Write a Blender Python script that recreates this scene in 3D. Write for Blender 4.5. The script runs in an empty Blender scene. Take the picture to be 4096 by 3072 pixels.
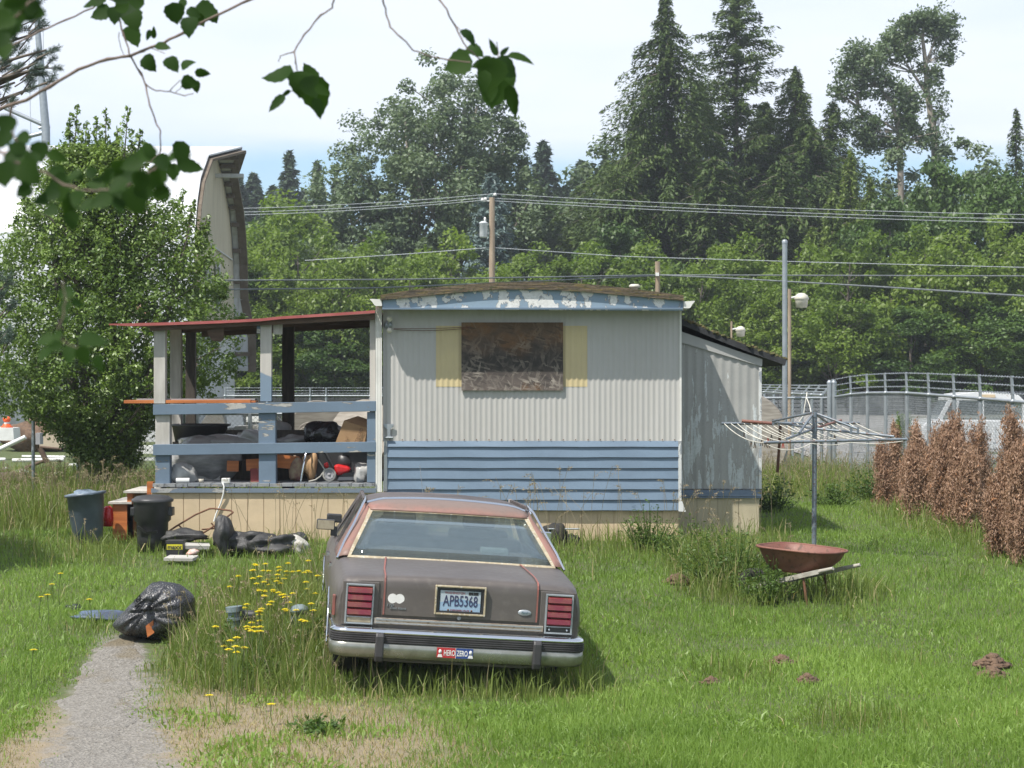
import bpy, bmesh, math, random
import numpy as np
from mathutils import Vector, Matrix, Euler
R = math.radians
scene = bpy.context.scene
C = scene.collection

# ------------------------------------------------------------ camera, sky, sun, exposure
CAMZ = 2.4
F = 8000.0                      # focal length in pixels of the 4096-wide photograph
cd = bpy.data.cameras.new('camera'); cam = bpy.data.objects.new('camera', cd); C.objects.link(cam)
cd.sensor_width = 36.0; cd.lens = F * 36.0 / 4096.0
cd.shift_y = (1540 - 1536) / 4096.0
cd.clip_start = 0.1; cd.clip_end = 4000
cam.location = (0, 0, CAMZ); cam.rotation_euler = (R(90), 0, 0)
cd.dof.use_dof = True; cd.dof.focus_distance = 21.0; cd.dof.aperture_fstop = 8.0
scene.camera = cam

SX, SY = 0.44, 0.42             # sun light moves this far (x, y) for each metre it falls
el = math.atan(1 / math.hypot(SX, SY)); az = math.atan2(-SX, -SY)
w = bpy.data.worlds.new('World'); scene.world = w; w.use_nodes = True
nt = w.node_tree; nt.nodes.clear()
def wn(t): return nt.nodes.new(t)
sky = wn('ShaderNodeTexSky'); sky.sky_type = 'NISHITA'; sky.sun_disc = False
sky.sun_elevation = el; sky.sun_rotation = az; sky.altitude = 100; sky.air_density = 1.0; sky.dust_density = 1.0
tc = wn('ShaderNodeTexCoord'); sep = wn('ShaderNodeSeparateXYZ'); nt.links.new(tc.outputs['Generated'], sep.inputs[0])
mp = wn('ShaderNodeMapping'); mp.inputs['Scale'].default_value = (3, 3, 14); nt.links.new(tc.outputs['Generated'], mp.inputs[0])
nz = wn('ShaderNodeTexNoise'); nz.inputs['Scale'].default_value = 1.6; nz.inputs['Detail'].default_value = 6
nt.links.new(mp.outputs[0], nz.inputs[0])
ad = wn('ShaderNodeMath'); ad.operation = 'MULTIPLY_ADD'; ad.inputs[1].default_value = 0.035
nt.links.new(nz.outputs['Fac'], ad.inputs[0]); nt.links.new(sep.outputs['Z'], ad.inputs[2])
mr = wn('ShaderNodeMapRange'); mr.interpolation_type = 'SMOOTHSTEP'
mr.inputs['From Min'].default_value = 0.122; mr.inputs['From Max'].default_value = 0.142
mr.inputs['To Min'].default_value = 0.16; mr.inputs['To Max'].default_value = 0.90
nt.links.new(ad.outputs[0], mr.inputs['Value'])
# thin cloud: slightly darker streaks
cr = wn('ShaderNodeValToRGB'); cr.color_ramp.elements[0].position = 0.38; cr.color_ramp.elements[1].position = 0.58
cr.color_ramp.elements[0].color = (6.6, 7.35, 8.75, 1); cr.color_ramp.elements[1].color = (7.3, 7.85, 8.8, 1)
nt.links.new(nz.outputs['Fac'], cr.inputs[0])
mx = wn('ShaderNodeMix'); mx.data_type = 'RGBA'
nt.links.new(mr.outputs[0], mx.inputs['Factor']); nt.links.new(sky.outputs[0], mx.inputs['A']); nt.links.new(cr.outputs[0], mx.inputs['B'])
# pale blue band below the cloud deck; the deck breaks up overhead
lo = wn('ShaderNodeMix'); lo.data_type = 'RGBA'; lo.inputs[0].default_value = 0.62
nt.links.new(sky.outputs[0], lo.inputs['A']); lo.inputs['B'].default_value = (4.4, 6.9, 9.3, 1)
nt.links.new(lo.outputs['Result'], mx.inputs['A'])
m3 = wn('ShaderNodeMapRange'); m3.interpolation_type = 'SMOOTHSTEP'; m3.inputs['From Min'].default_value = 0.24; m3.inputs['From Max'].default_value = 0.60
m3.inputs['To Min'].default_value = 1.0; m3.inputs['To Max'].default_value = 0.55
nt.links.new(ad.outputs[0], m3.inputs['Value'])
mr.inputs['To Min'].default_value = 0.0; mr.inputs['To Max'].default_value = 1.0
mu = wn('ShaderNodeMath'); mu.operation = 'MULTIPLY'; nt.links.new(mr.outputs[0], mu.inputs[0]); nt.links.new(m3.outputs[0], mu.inputs[1])
m4 = wn('ShaderNodeMapRange'); m4.inputs['From Min'].default_value = 0.2; m4.inputs['From Max'].default_value = 0.35
nt.links.new(ad.outputs[0], m4.inputs['Value'])
mc = wn('ShaderNodeMix'); mc.data_type = 'RGBA'; nt.links.new(m4.outputs[0], mc.inputs['Factor']); nt.links.new(lo.outputs['Result'], mc.inputs['A']); nt.links.new(sky.outputs[0], mc.inputs['B'])
nt.links.new(mc.outputs['Result'], mx.inputs['A']); nt.links.new(mu.outputs[0], mx.inputs['Factor'])
bg = wn('ShaderNodeBackground'); bg.inputs['Strength'].default_value = 0.10
nt.links.new(mx.outputs['Result'], bg.inputs['Color'])
wo = wn('ShaderNodeOutputWorld'); nt.links.new(bg.outputs[0], wo.inputs[0])

ld = bpy.data.lights.new('sun', 'SUN'); ld.energy = 5.0; ld.angle = R(0.6); ld.color = (1.0, 0.955, 0.88)
sun = bpy.data.objects.new('sun', ld); C.objects.link(sun)
sun.rotation_euler = Vector((SX, SY, -1)).to_track_quat('-Z', 'Y').to_euler()
sun.location = (-20, -20, 40)
scene.view_settings.view_transform = 'Standard'; scene.view_settings.look = 'None'
scene.view_settings.exposure = 0.42; scene.view_settings.gamma = 1.0
scene.cycles.max_bounces = 6; scene.cycles.transparent_max_bounces = 12

# ------------------------------------------------------------ helpers
def X(sx, D): return (sx - 2048) / F * D
def Z(sy, D): return CAMZ + (1540 - sy) / F * D
def S(sx, sy, D): return Vector((X(sx, D), D, Z(sy, D)))
def gz(x, y):
    """height of the ground"""
    t = np.clip((np.asarray(y, dtype=float) - 15.0) / 9.6, 0, 1)
    h = 0.50 * (t * t * (3 - 2 * t)) * 0.6 + 0.50 * t * 0.4
    h = h + 0.50 * np.clip((np.asarray(y, dtype=float) - 48) / 47, 0, 1)
    h = h + 0.02 * np.sin(np.asarray(x) * 1.3 + 0.7 * np.asarray(y)) + 0.015 * np.sin(np.asarray(x) * 2.9 - 1.1 * np.asarray(y) + 1)
    return h
def G(x, y): return float(gz(x, y))

def link(o, parent=None):
    C.objects.link(o)
    if parent is not None: o.parent = parent
    return o
def tag(o, label=None, cat=None, group=None, kind=None):
    if label: o['label'] = label
    if cat: o['category'] = cat
    if group: o['group'] = group
    if kind: o['kind'] = kind
    return o
def thing(name, label, cat, loc=(0, 0, 0), rot=(0, 0, 0), group=None):
    o = bpy.data.objects.new(name, None); o.empty_display_size = 0.2
    o.location = loc; o.rotation_euler = rot; link(o); tag(o, label, cat, group)
    return o
def rootof(p):
    while p.parent is not None: p = p.parent
    return p
def copy_tree(o, parent=None):
    c = o.copy(); C.objects.link(c); c.parent = parent
    for ch in [q for q in C.objects if q.parent == o]: copy_tree(ch, c)
    return c
KIDS = {}
def dup(root, loc, rz=None, scale=None, label=None, group=None):
    def rec(o, par):
        c = o.copy(); C.objects.link(c); c.parent = par
        for ch in o.children: rec(ch, c)
        return c
    c = rec(root, None)
    c.location = loc
    if rz is not None: c.rotation_euler = (c.rotation_euler[0], c.rotation_euler[1], rz)
    if scale is not None: c.scale = scale if hasattr(scale, '__len__') else (scale,) * 3
    if label: c['label'] = label
    if group: c['group'] = group
    return c

class MB:
    """collects polygons; build() links them as one mesh object.
       Points are given in world space unless local=True."""
    def __init__(s): s.v = []; s.f = []; s.sm = []; s.mi = []; s.cm = 0
    def add(s, vs, fs, smooth=False):
        b = len(s.v); s.v += [tuple(p) for p in vs]
        for f in fs: s.f.append([b + i for i in f]); s.sm.append(smooth); s.mi.append(s.cm)
        return s
    def box(s, a, b, rz=0, ctr=None):
        x0, y0, z0 = a; x1, y1, z1 = b
        vs = [(x0,y0,z0),(x1,y0,z0),(x1,y1,z0),(x0,y1,z0),(x0,y0,z1),(x1,y0,z1),(x1,y1,z1),(x0,y1,z1)]
        if rz:
            c = ctr or ((x0+x1)/2, (y0+y1)/2)
            ca, sa = math.cos(rz), math.sin(rz)
            vs = [(c[0]+(x-c[0])*ca-(y-c[1])*sa, c[1]+(x-c[0])*sa+(y-c[1])*ca, z) for x,y,z in vs]
        return s.add(vs, [(0,3,2,1),(4,5,6,7),(0,1,5,4),(1,2,6,5),(2,3,7,6),(3,0,4,7)])
    def obox(s, c, size, rot=(0,0,0)):
        m = Euler(rot).to_matrix(); c = Vector(c); hx, hy, hz = [q/2 for q in size]
        vs = [c + m @ Vector((x*hx, y*hy, z*hz)) for z in (-1,1) for x,y in ((-1,-1),(1,-1),(1,1),(-1,1))]
        return s.add(vs, [(0,3,2,1),(4,5,6,7),(0,1,5,4),(1,2,6,5),(2,3,7,6),(3,0,4,7)])
    def beam(s, a, b, w, h, up=(0,0,1)):
        a = Vector(a); b = Vector(b); d = (b-a).normalized(); up = Vector(up)
        if abs(d.dot(up)) > 0.98: up = Vector((0,1,0))
        sd = d.cross(up).normalized(); u = sd.cross(d).normalized()
        vs = [p + sd*sx*w/2 + u*sz*h/2 for p in (a,b) for sx,sz in ((-1,-1),(1,-1),(1,1),(-1,1))]
        return s.add(vs, [(0,1,2,3),(7,6,5,4),(0,4,5,1),(1,5,6,2),(2,6,7,3),(3,7,4,0)])
    def tube(s, pts, r, n=8, cap=True, smooth=True):
        pts = [Vector(p) for p in pts]; rs = r if hasattr(r, '__len__') else [r]*len(pts)
        rings = []; prev = None
        for i, p in enumerate(pts):
            d = (pts[min(i+1, len(pts)-1)] - pts[max(i-1, 0)])
            if d.length < 1e-9: d = Vector((0,0,1))
            d.normalize()
            if prev is None:
                u = d.cross(Vector((0,0,1)))
                if u.length < 0.1: u = d.cross(Vector((0,1,0)))
            else: u = prev - d*prev.dot(d)
            u.normalize(); prev = u; v = d.cross(u)
            rings.append([p + (u*math.cos(2*math.pi*k/n) + v*math.sin(2*math.pi*k/n))*rs[i] for k in range(n)])
        vs = [q for rg in rings for q in rg]; fs = []
        for i in range(len(pts)-1):
            for k in range(n):
                fs.append((i*n+k, i*n+(k+1)%n, (i+1)*n+(k+1)%n, (i+1)*n+k))
        s.add(vs, fs, smooth)
        if cap:
            s.add(rings[0], [tuple(range(n))]); s.add(rings[-1], [tuple(reversed(range(n)))])
        return s
    def cyl(s, a, b, r, n=16): return s.tube([a, b], r, n)
    def prism(s, poly, off):
        """polygon (3D points) extruded by vector off"""
        n = len(poly); off = Vector(off); p0 = [Vector(p) for p in poly]; p1 = [p+off for p in p0]
        s.add(p0+p1, [tuple(range(n)), tuple(reversed(range(n, 2*n)))] + [(i, i+n, (i+1)%n+n, (i+1)%n) for i in range(n)])
        return s
    def lathe(s, prof, c=(0,0,0), n=24, axis='z', smooth=True, rot=None):
        c = Vector(c); vs = []
        m = Euler(rot).to_matrix() if rot else None
        for r, h in prof:
            for k in range(n):
                a = 2*math.pi*k/n
                q = Vector((r*math.cos(a), r*math.sin(a), h)) if axis == 'z' else (Vector((r*math.cos(a), h, r*math.sin(a))) if axis == 'y' else Vector((h, r*math.cos(a), r*math.sin(a))))
                if m: q = m @ q
                vs.append(c + q)
        fs = []
        for i in range(len(prof)-1):
            for k in range(n): fs.append((i*n+k, i*n+(k+1)%n, (i+1)*n+(k+1)%n, (i+1)*n+k))
        return s.add(vs, fs, smooth)
    def grid(s, rows, closed=False, smooth=True):
        nr = len(rows); nc = len(rows[0]); vs = [p for r in rows for p in r]; fs = []
        for i in range(nr-1):
            for k in range(nc if closed else nc-1):
                fs.append((i*nc+k, i*nc+(k+1)%nc, (i+1)*nc+(k+1)%nc, (i+1)*nc+k))
        return s.add(vs, fs, smooth)
    def build(s, name, mat, parent=None, local=False, bevel=0, solid=0, subd=0, fixn=False, label=None, kind=None):
        vs = np.array(s.v, dtype=np.float64).reshape(-1, 3)
        if parent is not None and not local:
            r = rootof(parent)
            m = Matrix.Translation(r.location) @ r.rotation_euler.to_matrix().to_4x4()
            mi = np.array(m.inverted())
            vs = vs @ mi[:3,:3].T + mi[:3,3]
        me = bpy.data.meshes.new(name)
        me.from_pydata(vs.tolist(), [], s.f)
        me.polygons.foreach_set('use_smooth', s.sm)
        mats = mat if isinstance(mat, (list, tuple)) else [mat]
        for q in mats: me.materials.append(q)
        if len(mats) > 1: me.polygons.foreach_set('material_index', s.mi)
        me.update()
        if fixn:
            bm = bmesh.new(); bm.from_mesh(me); bmesh.ops.remove_doubles(bm, verts=bm.verts, dist=1e-5)
            bmesh.ops.recalc_face_normals(bm, faces=bm.faces); bm.to_mesh(me); bm.free()
        o = bpy.data.objects.new(name, me); link(o, parent)
        if solid:
            q = o.modifiers.new('solid', 'SOLIDIFY'); q.thickness = solid; q.offset = 0
        if bevel:
            q = o.modifiers.new('bevel', 'BEVEL'); q.width = bevel; q.segments = 2; q.limit_method = 'ANGLE'; q.angle_limit = R(35)
        if subd:
            q = o.modifiers.new('subd', 'SUBSURF'); q.levels = subd; q.render_levels = subd
        if label: o['label'] = label
        if kind: o['kind'] = kind
        return o

def fastmesh(name, V, Fc, mat, attr=None, parent=None, smooth=False, local=True):
    """V (n,3), Fc (m,k) arrays, attr (m,) per-face random value"""
    V = np.ascontiguousarray(V, dtype=np.float32); Fc = np.ascontiguousarray(Fc, dtype=np.int32)
    me = bpy.data.meshes.new(name); k = Fc.shape[1]
    me.vertices.add(len(V)); me.vertices.foreach_set('co', V.ravel())
    me.loops.add(Fc.size); me.loops.foreach_set('vertex_index', Fc.ravel())
    me.polygons.add(len(Fc)); me.polygons.foreach_set('loop_start', np.arange(0, Fc.size, k, dtype=np.int32))
    try: me.polygons.foreach_set('loop_total', np.full(len(Fc), k, dtype=np.int32))
    except Exception: pass
    if attr is not None:
        a = me.attributes.new('rnd', 'FLOAT', 'FACE'); a.data.foreach_set('value', np.ascontiguousarray(attr, dtype=np.float32))
    me.update(calc_edges=True)
    if smooth: me.polygons.foreach_set('use_smooth', np.ones(len(Fc), dtype=bool))
    me.materials.append(mat)
    o = bpy.data.objects.new(name, me); link(o, parent)
    return o

# ------------------------------------------------------------ materials
def newmat(name):
    m = bpy.data.materials.new(name); m.use_nodes = True; t = m.node_tree; t.nodes.clear()
    out = t.nodes.new('ShaderNodeOutputMaterial'); b = t.nodes.new('ShaderNodeBsdfPrincipled')
    t.links.new(b.outputs[0], out.inputs[0])
    return m, t, b, out
class N:
    """small node helper"""
    def __init__(s, t): s.t = t
    def n(s, typ, **kw):
        x = s.t.nodes.new('ShaderNode' + typ)
        for k, v in kw.items():
            if k in x.inputs: x.inputs[k].default_value = v
            else: setattr(x, k, v)
        return x
    def l(s, a, b): s.t.links.new(a, b)
    def coord(s, which='Object', scale=(1,1,1), rot=(0,0,0)):
        c = s.n('TexCoord'); m = s.n('Mapping'); m.inputs['Scale'].default_value = scale; m.inputs['Rotation'].default_value = rot
        s.l(c.outputs[which], m.inputs[0]); return m.outputs[0]
    def noise(s, vec, scale, detail=4, rough=0.55, dist=0):
        x = s.n('TexNoise'); x.inputs['Scale'].default_value = scale; x.inputs['Detail'].default_value = detail
        x.inputs['Roughness'].default_value = rough; x.inputs['Distortion'].default_value = dist
        if vec is not None: s.l(vec, x.inputs[0])
        return x.outputs['Fac']
    def ramp(s, fac, a, b):
        x = s.n('MapRange'); x.inputs['From Min'].default_value = a; x.inputs['From Max'].default_value = b
        s.l(fac, x.inputs['Value']); return x.outputs[0]
    def mix(s, fac, a, b):
        x = s.n('Mix'); x.data_type = 'RGBA'
        for v, k in ((fac, 'Factor'), (a, 'A'), (b, 'B')):
            if hasattr(v, 'is_output'): s.l(v, x.inputs[k])
            elif k == 'Factor': x.inputs[0].default_value = v
            else: x.inputs[k].default_value = (*v, 1)
        return x.outputs['Result']
    def math(s, op, a, b=0.0, c=None):
        x = s.n('Math'); x.operation = op
        for i, v in enumerate((a, b, c)):
            if v is None: continue
            if hasattr(v, 'is_output'): s.l(v, x.inputs[i])
            else: x.inputs[i].default_value = v
        return x.outputs[0]
    def bump(s, h, strength, dist, b):
        x = s.n('Bump'); x.inputs['Strength'].default_value = strength; x.inputs['Distance'].default_value = dist
        s.l(h, x.inputs['Height']); s.l(x.outputs[0], b.inputs['Normal'])
    def xyz(s, vec):
        x = s.n('SeparateXYZ'); s.l(vec, x.inputs[0]); return x.outputs

def pm(name, c1, c2=None, c3=None, scale=6, rough=0.7, metal=0.0, bump=0.15, bdist=0.01, stretch=(1,1,1), lo=0.4, hi=0.62,
       dirt=0.0, dirtcol=(0.09,0.075,0.055), spec=0.5, coat=0.0, fine=60):
    m, t, b, out = newmat(name); h = N(t)
    v = h.coord('Object', stretch)
    n1 = h.noise(v, scale, 6)
    c2 = c2 or tuple(x*0.8 for x in c1)
    col = h.mix(h.ramp(n1, lo, hi), c1, c2)
    n2 = h.noise(v, scale*5.3, 5)
    if c3: col = h.mix(h.ramp(n2, 0.55, 0.66), col, c3)
    if dirt:
        n3 = h.noise(h.coord('Object', (1.3,1.3,0.5)), 1.7, 7, 0.65)
        col = h.mix(h.math('MULTIPLY', h.ramp(n3, 0.45, 0.72), dirt), col, dirtcol)
    h.l(col, b.inputs['Base Color']) if hasattr(col, 'is_output') else None
    b.inputs['Roughness'].default_value = rough; b.inputs['Metallic'].default_value = metal
    b.inputs['Specular IOR Level'].default_value = spec; b.inputs['Coat Weight'].default_value = coat
    rr = h.math('MULTIPLY_ADD', n2, 0.3, rough - 0.15); h.l(rr, b.inputs['Roughness'])
    if bump:
        n4 = h.noise(v, fine, 4)
        h.bump(h.math('MULTIPLY_ADD', n4, 0.5, n1), bump, bdist, b)
    return m

def leafmat(name, ca, cb, cc=None, gloss=0.25, trans=0.35, rough=0.45, vary=0.6, scale=0.35, tint=(1.25,1.35,0.5)):
    m, t, b, out = newmat(name); h = N(t)
    at = h.n('Attribute'); at.attribute_name = 'rnd'
    geo = h.n('NewGeometry')
    nn = h.noise(geo.outputs['Position'], scale, 3)
    f = h.math('ADD', h.math('MULTIPLY', at.outputs['Fac'], 1-vary), h.math('MULTIPLY', h.ramp(nn, 0.3, 0.7), vary))
    col = h.mix(f, ca, cb)
    if cc: col = h.mix(h.ramp(at.outputs['Fac'], 0.9, 0.93), col, cc)
    h.l(col, b.inputs['Base Color']); b.inputs['Roughness'].default_value = rough; b.inputs['Specular IOR Level'].default_value = gloss
    tr = h.n('BsdfTranslucent'); mc = h.n('Mix'); mc.data_type = 'RGBA'; mc.blend_type = 'MULTIPLY'; mc.inputs[0].default_value = 1
    h.l(col, mc.inputs['A']); mc.inputs['B'].default_value = (*tint, 1); h.l(mc.outputs['Result'], tr.inputs[0])
    ms = h.n('MixShader'); ms.inputs[0].default_value = trans
    h.l(b.outputs[0], ms.inputs[1]); h.l(tr.outputs[0], ms.inputs[2]); h.l(ms.outputs[0], out.inputs[0])
    return m

def text_part(name, body, size, mat, parent, matrix, extrude=0.0008, width=None, align='CENTER', spacing=1.0, shear=0.0, offset=0.0):
    """lettering as a mesh; matrix is in the root's local space, letters lie in its XY plane"""
    cu = bpy.data.curves.new(name, 'FONT'); cu.body = body; cu.size = size; cu.align_x = align; cu.align_y = 'CENTER'
    cu.extrude = extrude; cu.space_character = spacing; cu.shear = shear; cu.offset = offset; cu.resolution_u = 3
    tmp = bpy.data.objects.new('tmp_text', cu); C.objects.link(tmp)
    dg = bpy.context.evaluated_depsgraph_get()
    me = bpy.data.meshes.new_from_object(tmp.evaluated_get(dg)); bpy.data.objects.remove(tmp)
    bpy.data.curves.remove(cu)
    if width:
        xs = [v.co.x for v in me.vertices]; s = width / (max(xs) - min(xs)); c = (max(xs) + min(xs)) / 2
        for v in me.vertices: v.co.x = (v.co.x - c) * s
    me.transform(matrix); me.name = name; me.materials.clear(); me.materials.append(mat)
    o = bpy.data.objects.new(name, me); link(o, parent)
    return o
# ============================================================ ground
def m_ground():
    m, t, b, out = newmat('soil'); h = N(t); geo = h.n('NewGeometry'); p = geo.outputs['Position']
    n1 = h.noise(p, 0.55, 5); n2 = h.noise(p, 9, 6); n3 = h.noise(p, 60, 4)
    col = h.mix(h.ramp(n1, 0.35, 0.65), (0.060, 0.085, 0.022), (0.075, 0.100, 0.030))
    col = h.mix(h.ramp(n2, 0.5, 0.75), col, (0.10, 0.085, 0.045))
    s = h.xyz(p)
    # dry worn patch beside the gravel path
    dx = h.math('ADD', s[0], 2.05); dy = h.math('ADD', s[1], -13.0)
    d = h.math('ADD', h.math('POWER', h.math('DIVIDE', dx, 2.1), 2), h.math('POWER', h.math('DIVIDE', dy, 2.9), 2))
    d = h.math('ADD', d, h.math('MULTIPLY', h.noise(p, 2.5, 5), 1.2))
    dry = h.ramp(d, 1.9, 0.9)
    col = h.mix(dry, col, h_mix(h, n2))
    # gravel spilling out either side of the path
    cx = h.math('ADD', s[0], h.math('MULTIPLY_ADD', s[1], 0.18, 0.28)); hw = h.math('MAXIMUM', h.math('MULTIPLY_ADD', s[1], -0.041, 0.945), 0.12)
    rel = h.math('DIVIDE', h.math('ABSOLUTE', cx), hw); rel = h.math('ADD', rel, h.math('MULTIPLY', h.math('SUBTRACT', h.noise(p, 3.5, 7, 0.65), 0.5), 1.9))
    gr = h.math('MULTIPLY', h.ramp(rel, 1.20, 0.75), h.ramp(s[1], 18.3, 17.5))
    vo = h.n('TexVoronoi'); vo.inputs['Scale'].default_value = 42; h.l(p, vo.inputs['Vector'])
    col = h.mix(gr, col, h.mix(vo.outputs['Color'], (0.13,0.12,0.10), (0.27,0.25,0.225)))
    h.l(col, b.inputs['Base Color']); b.inputs['Roughness'].default_value = 0.95
    h.bump(h.math('ADD', h.math('ADD', n2, h.math('MULTIPLY', vo.outputs['Distance'], gr)), h.math('MULTIPLY', n3, 0.6)), 0.6, 0.03, b)
    return m
def h_mix(h, n): return h.mix(n, (0.17, 0.135, 0.09), (0.29, 0.235, 0.16))
M_GROUND = m_ground()
def axis(vals):
    out = []
    for a, b_, n in vals: out += list(np.linspace(a, b_, n, endpoint=False))
    return np.array(out + [vals[-1][1]])
gxs = axis([(-320,-60,8), (-60,-9,20), (-9,9,120), (9,60,20), (60,320,8)])
gys = axis([(-100,8,10), (8,30,150), (30,100,45), (100,430,14)])
GX, GY = np.meshgrid(gxs, gys); GZ = gz(GX, GY)
Vg = np.stack([GX, GY, GZ], -1).reshape(-1, 3); nx, ny = len(gxs), len(gys)
I, J = np.meshgrid(np.arange(nx-1), np.arange(ny-1)); q = (J*nx + I).ravel()
ground = fastmesh('ground', Vg, np.stack([q, q+1, q+nx+1, q+nx], -1), M_GROUND, smooth=True)
tag(ground, 'lawn and weedy yard sloping gently up to the mobile home', 'ground', kind='structure')

# gravel path: ragged sheet 4 mm above the ground
def m_gravel():
    m, t, b, out = newmat('gravel'); h = N(t); geo = h.n('NewGeometry'); p = geo.outputs['Position']
    vo = h.n('TexVoronoi'); vo.inputs['Scale'].default_value = 40; h.l(p, vo.inputs['Vector'])
    n1 = h.noise(p, 2.2, 6); n2 = h.noise(p, 90, 3)
    base = h.mix(h.ramp(n1, 0.35, 0.65), (0.205, 0.19, 0.17), (0.165, 0.15, 0.125))
    col = h.mix(h.math('MULTIPLY', vo.outputs['Color'], 0.9), h.mix(0.35, base, (0.10,0.09,0.075)), (0.31, 0.29, 0.26))
    col = h.mix(h.ramp(h.noise(p, 1.1, 6, 0.6), 0.55, 0.68), col, (0.17, 0.14, 0.09))
    h.l(col, b.inputs['Base Color']); b.inputs['Roughness'].default_value = 0.95
    h.bump(h.math('ADD', vo.outputs['Distance'], n2), 0.9, 0.02, b)
    return m
PATHC = [(11.2,-2.35,0.50),(12.5,-2.53,0.43),(13.3,-2.75,0.37),(14.1,-2.96,0.33),(15.2,-3.18,0.29),(16.2,-3.30,0.27),(17.1,-3.36,0.23),(17.8,-3.38,0.14),(18.2,-3.38,0.03)]
def path_at(y):
    ys = [p[0] for p in PATHC]
    return np.interp(y, ys, [p[1] for p in PATHC]), np.interp(y, ys, [p[2] for p in PATHC], right=0.0)
rng = np.random.default_rng(5); rows = []
_ph = rng.uniform(0, 6.28, (2, 7)); _fr = np.array([1.3,2.7,4.9,8.3,13.7,21.0,33.0])
for y in np.linspace(9.5, 18.2, 280):
    c, hw = path_at(max(y, 11.2)); e_ = [float((np.sin(_fr*y+_ph[k])/ (1+0.35*_fr)).sum())*0.30 for k in (0,1)]
    a = c - hw*(0.82+e_[0]); b_ = c + hw*(0.82+e_[1])
    rows.append([(x, y, G(x, y)+(0.006 if 0 < j < 16 else -0.02)) for j, x in enumerate(np.linspace(a, b_, 17))])
mb = MB(); mb.grid(rows); path = mb.build('path', m_gravel())
tag(path, 'worn grey gravel path running up to the black rubbish bag', 'path', kind='structure')

# gravel lot behind the fence
lx = np.linspace(7.6, 60, 50); ly = np.linspace(45, 94, 60); LX_, LY_ = np.meshgrid(lx, ly)
LZ_ = gz(LX_, LY_) + 0.03; I, J = np.meshgrid(np.arange(49), np.arange(59)); q = (J*50 + I).ravel()
road = fastmesh('gravel_lot', np.stack([LX_, LY_, LZ_], -1).reshape(-1, 3), np.stack([q, q+1, q+51, q+50], -1), pm('lot_gravel', (0.27,0.26,0.25), (0.21,0.205,0.19), scale=0.5, rough=0.95), smooth=True)
tag(road, 'grey gravel storage lot behind the barbed wire fence', 'lot', kind='structure')

# ============================================================ materials of the buildings
def peel(name, base, under, scale=(1,1,1), ns=3.0, thr=0.55, zlo=None, zhi=None, var=0.06, rough=0.55, brown=(0.16,0.13,0.10), bump=0.1):
    """old paint flaked off in patches; zlo/zhi (world z) fade the flaking upwards"""
    m, t, b, out = newmat(name); h = N(t)
    geo = h.n('NewGeometry'); p = geo.outputs['Position']
    mpn = h.n('Mapping'); mpn.inputs['Scale'].default_value = scale; h.l(p, mpn.inputs[0]); v = mpn.outputs[0]
    n1 = h.noise(v, ns, 7, 0.62, 0.3)
    if zlo is not None:
        zz = h.xyz(p)[2]; n1 = h.math('ADD', n1, h.math('MULTIPLY', h.ramp(zz, zhi, zlo), var))
    f = h.ramp(n1, thr, thr+0.012); edge = h.ramp(n1, thr-0.012, thr)
    n2 = h.noise(p, 1.6, 6, 0.6); n3 = h.noise(p, 40, 5)
    c = h.mix(h.ramp(n2, 0.35, 0.7), base, tuple(q*0.82 for q in base))
    c = h.mix(h.math('MULTIPLY', h.ramp(n3, 0.5, 0.75), 0.25), c, tuple(q*0.6 for q in base))
    c = h.mix(edge, c, brown)
    u = h.mix(h.ramp(n3, 0.4, 0.6), under, tuple(q*0.85 for q in under))
    c = h.mix(f, c, u)
    h.l(c, b.inputs['Base Color']); b.inputs['Roughness'].default_value = rough
    h.bump(h.math('ADD', h.math('MULTIPLY', f, -0.4), h.math('MULTIPLY', n3, 0.4)), bump, 0.006, b)
    return m
M_WALL = pm('grey_siding_paint', (0.415,0.405,0.385), (0.455,0.445,0.425), scale=0.9, rough=0.5, bump=0.05, dirt=0.22, dirtcol=(0.30,0.28,0.24), stretch=(1.2,1.2,0.5))
M_YEL = pm('yellow_paint', (0.55,0.455,0.25), (0.51,0.42,0.24), scale=3, rough=0.5, bump=0.04)
M_BLUE = peel('blue_board_paint', (0.150,0.212,0.288), (0.52,0.58,0.62), (0.5,0.5,3.0), 2.2, 0.73, rough=0.5)
M_BLUEP = peel('blue_rail_paint', (0.142,0.198,0.265), (0.42,0.41,0.38), (0.6,1,3.0), 2.4, 0.635, rough=0.6)
M_FASC = peel('peeling_fascia_paint', (0.23,0.315,0.40), (0.66,0.66,0.64), (1.6,1.0,1.2), 3.4, 0.50, zlo=None, rough=0.6)
M_LEAN = peel('flaking_grey_paint', (0.345,0.345,0.33), (0.50,0.53,0.53), (9.0,9.0,1.3), 1.6, 0.615, zlo=0.9, zhi=2.6, var=0.12, rough=0.5, brown=(0.24,0.22,0.19))
M_LEANUP = pm('upper_grey_paint', (0.37,0.37,0.36), (0.33,0.33,0.32), scale=3, rough=0.55)
M_WHITE = pm('white_metal_paint', (0.70,0.69,0.65), (0.62,0.61,0.57), scale=4, rough=0.4, bump=0.03, dirt=0.2)
M_PEELW = peel('peeling_white_trim', (0.62,0.63,0.62), (0.30,0.33,0.36), (3,3,1.5), 4.0, 0.56, rough=0.6)
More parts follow.
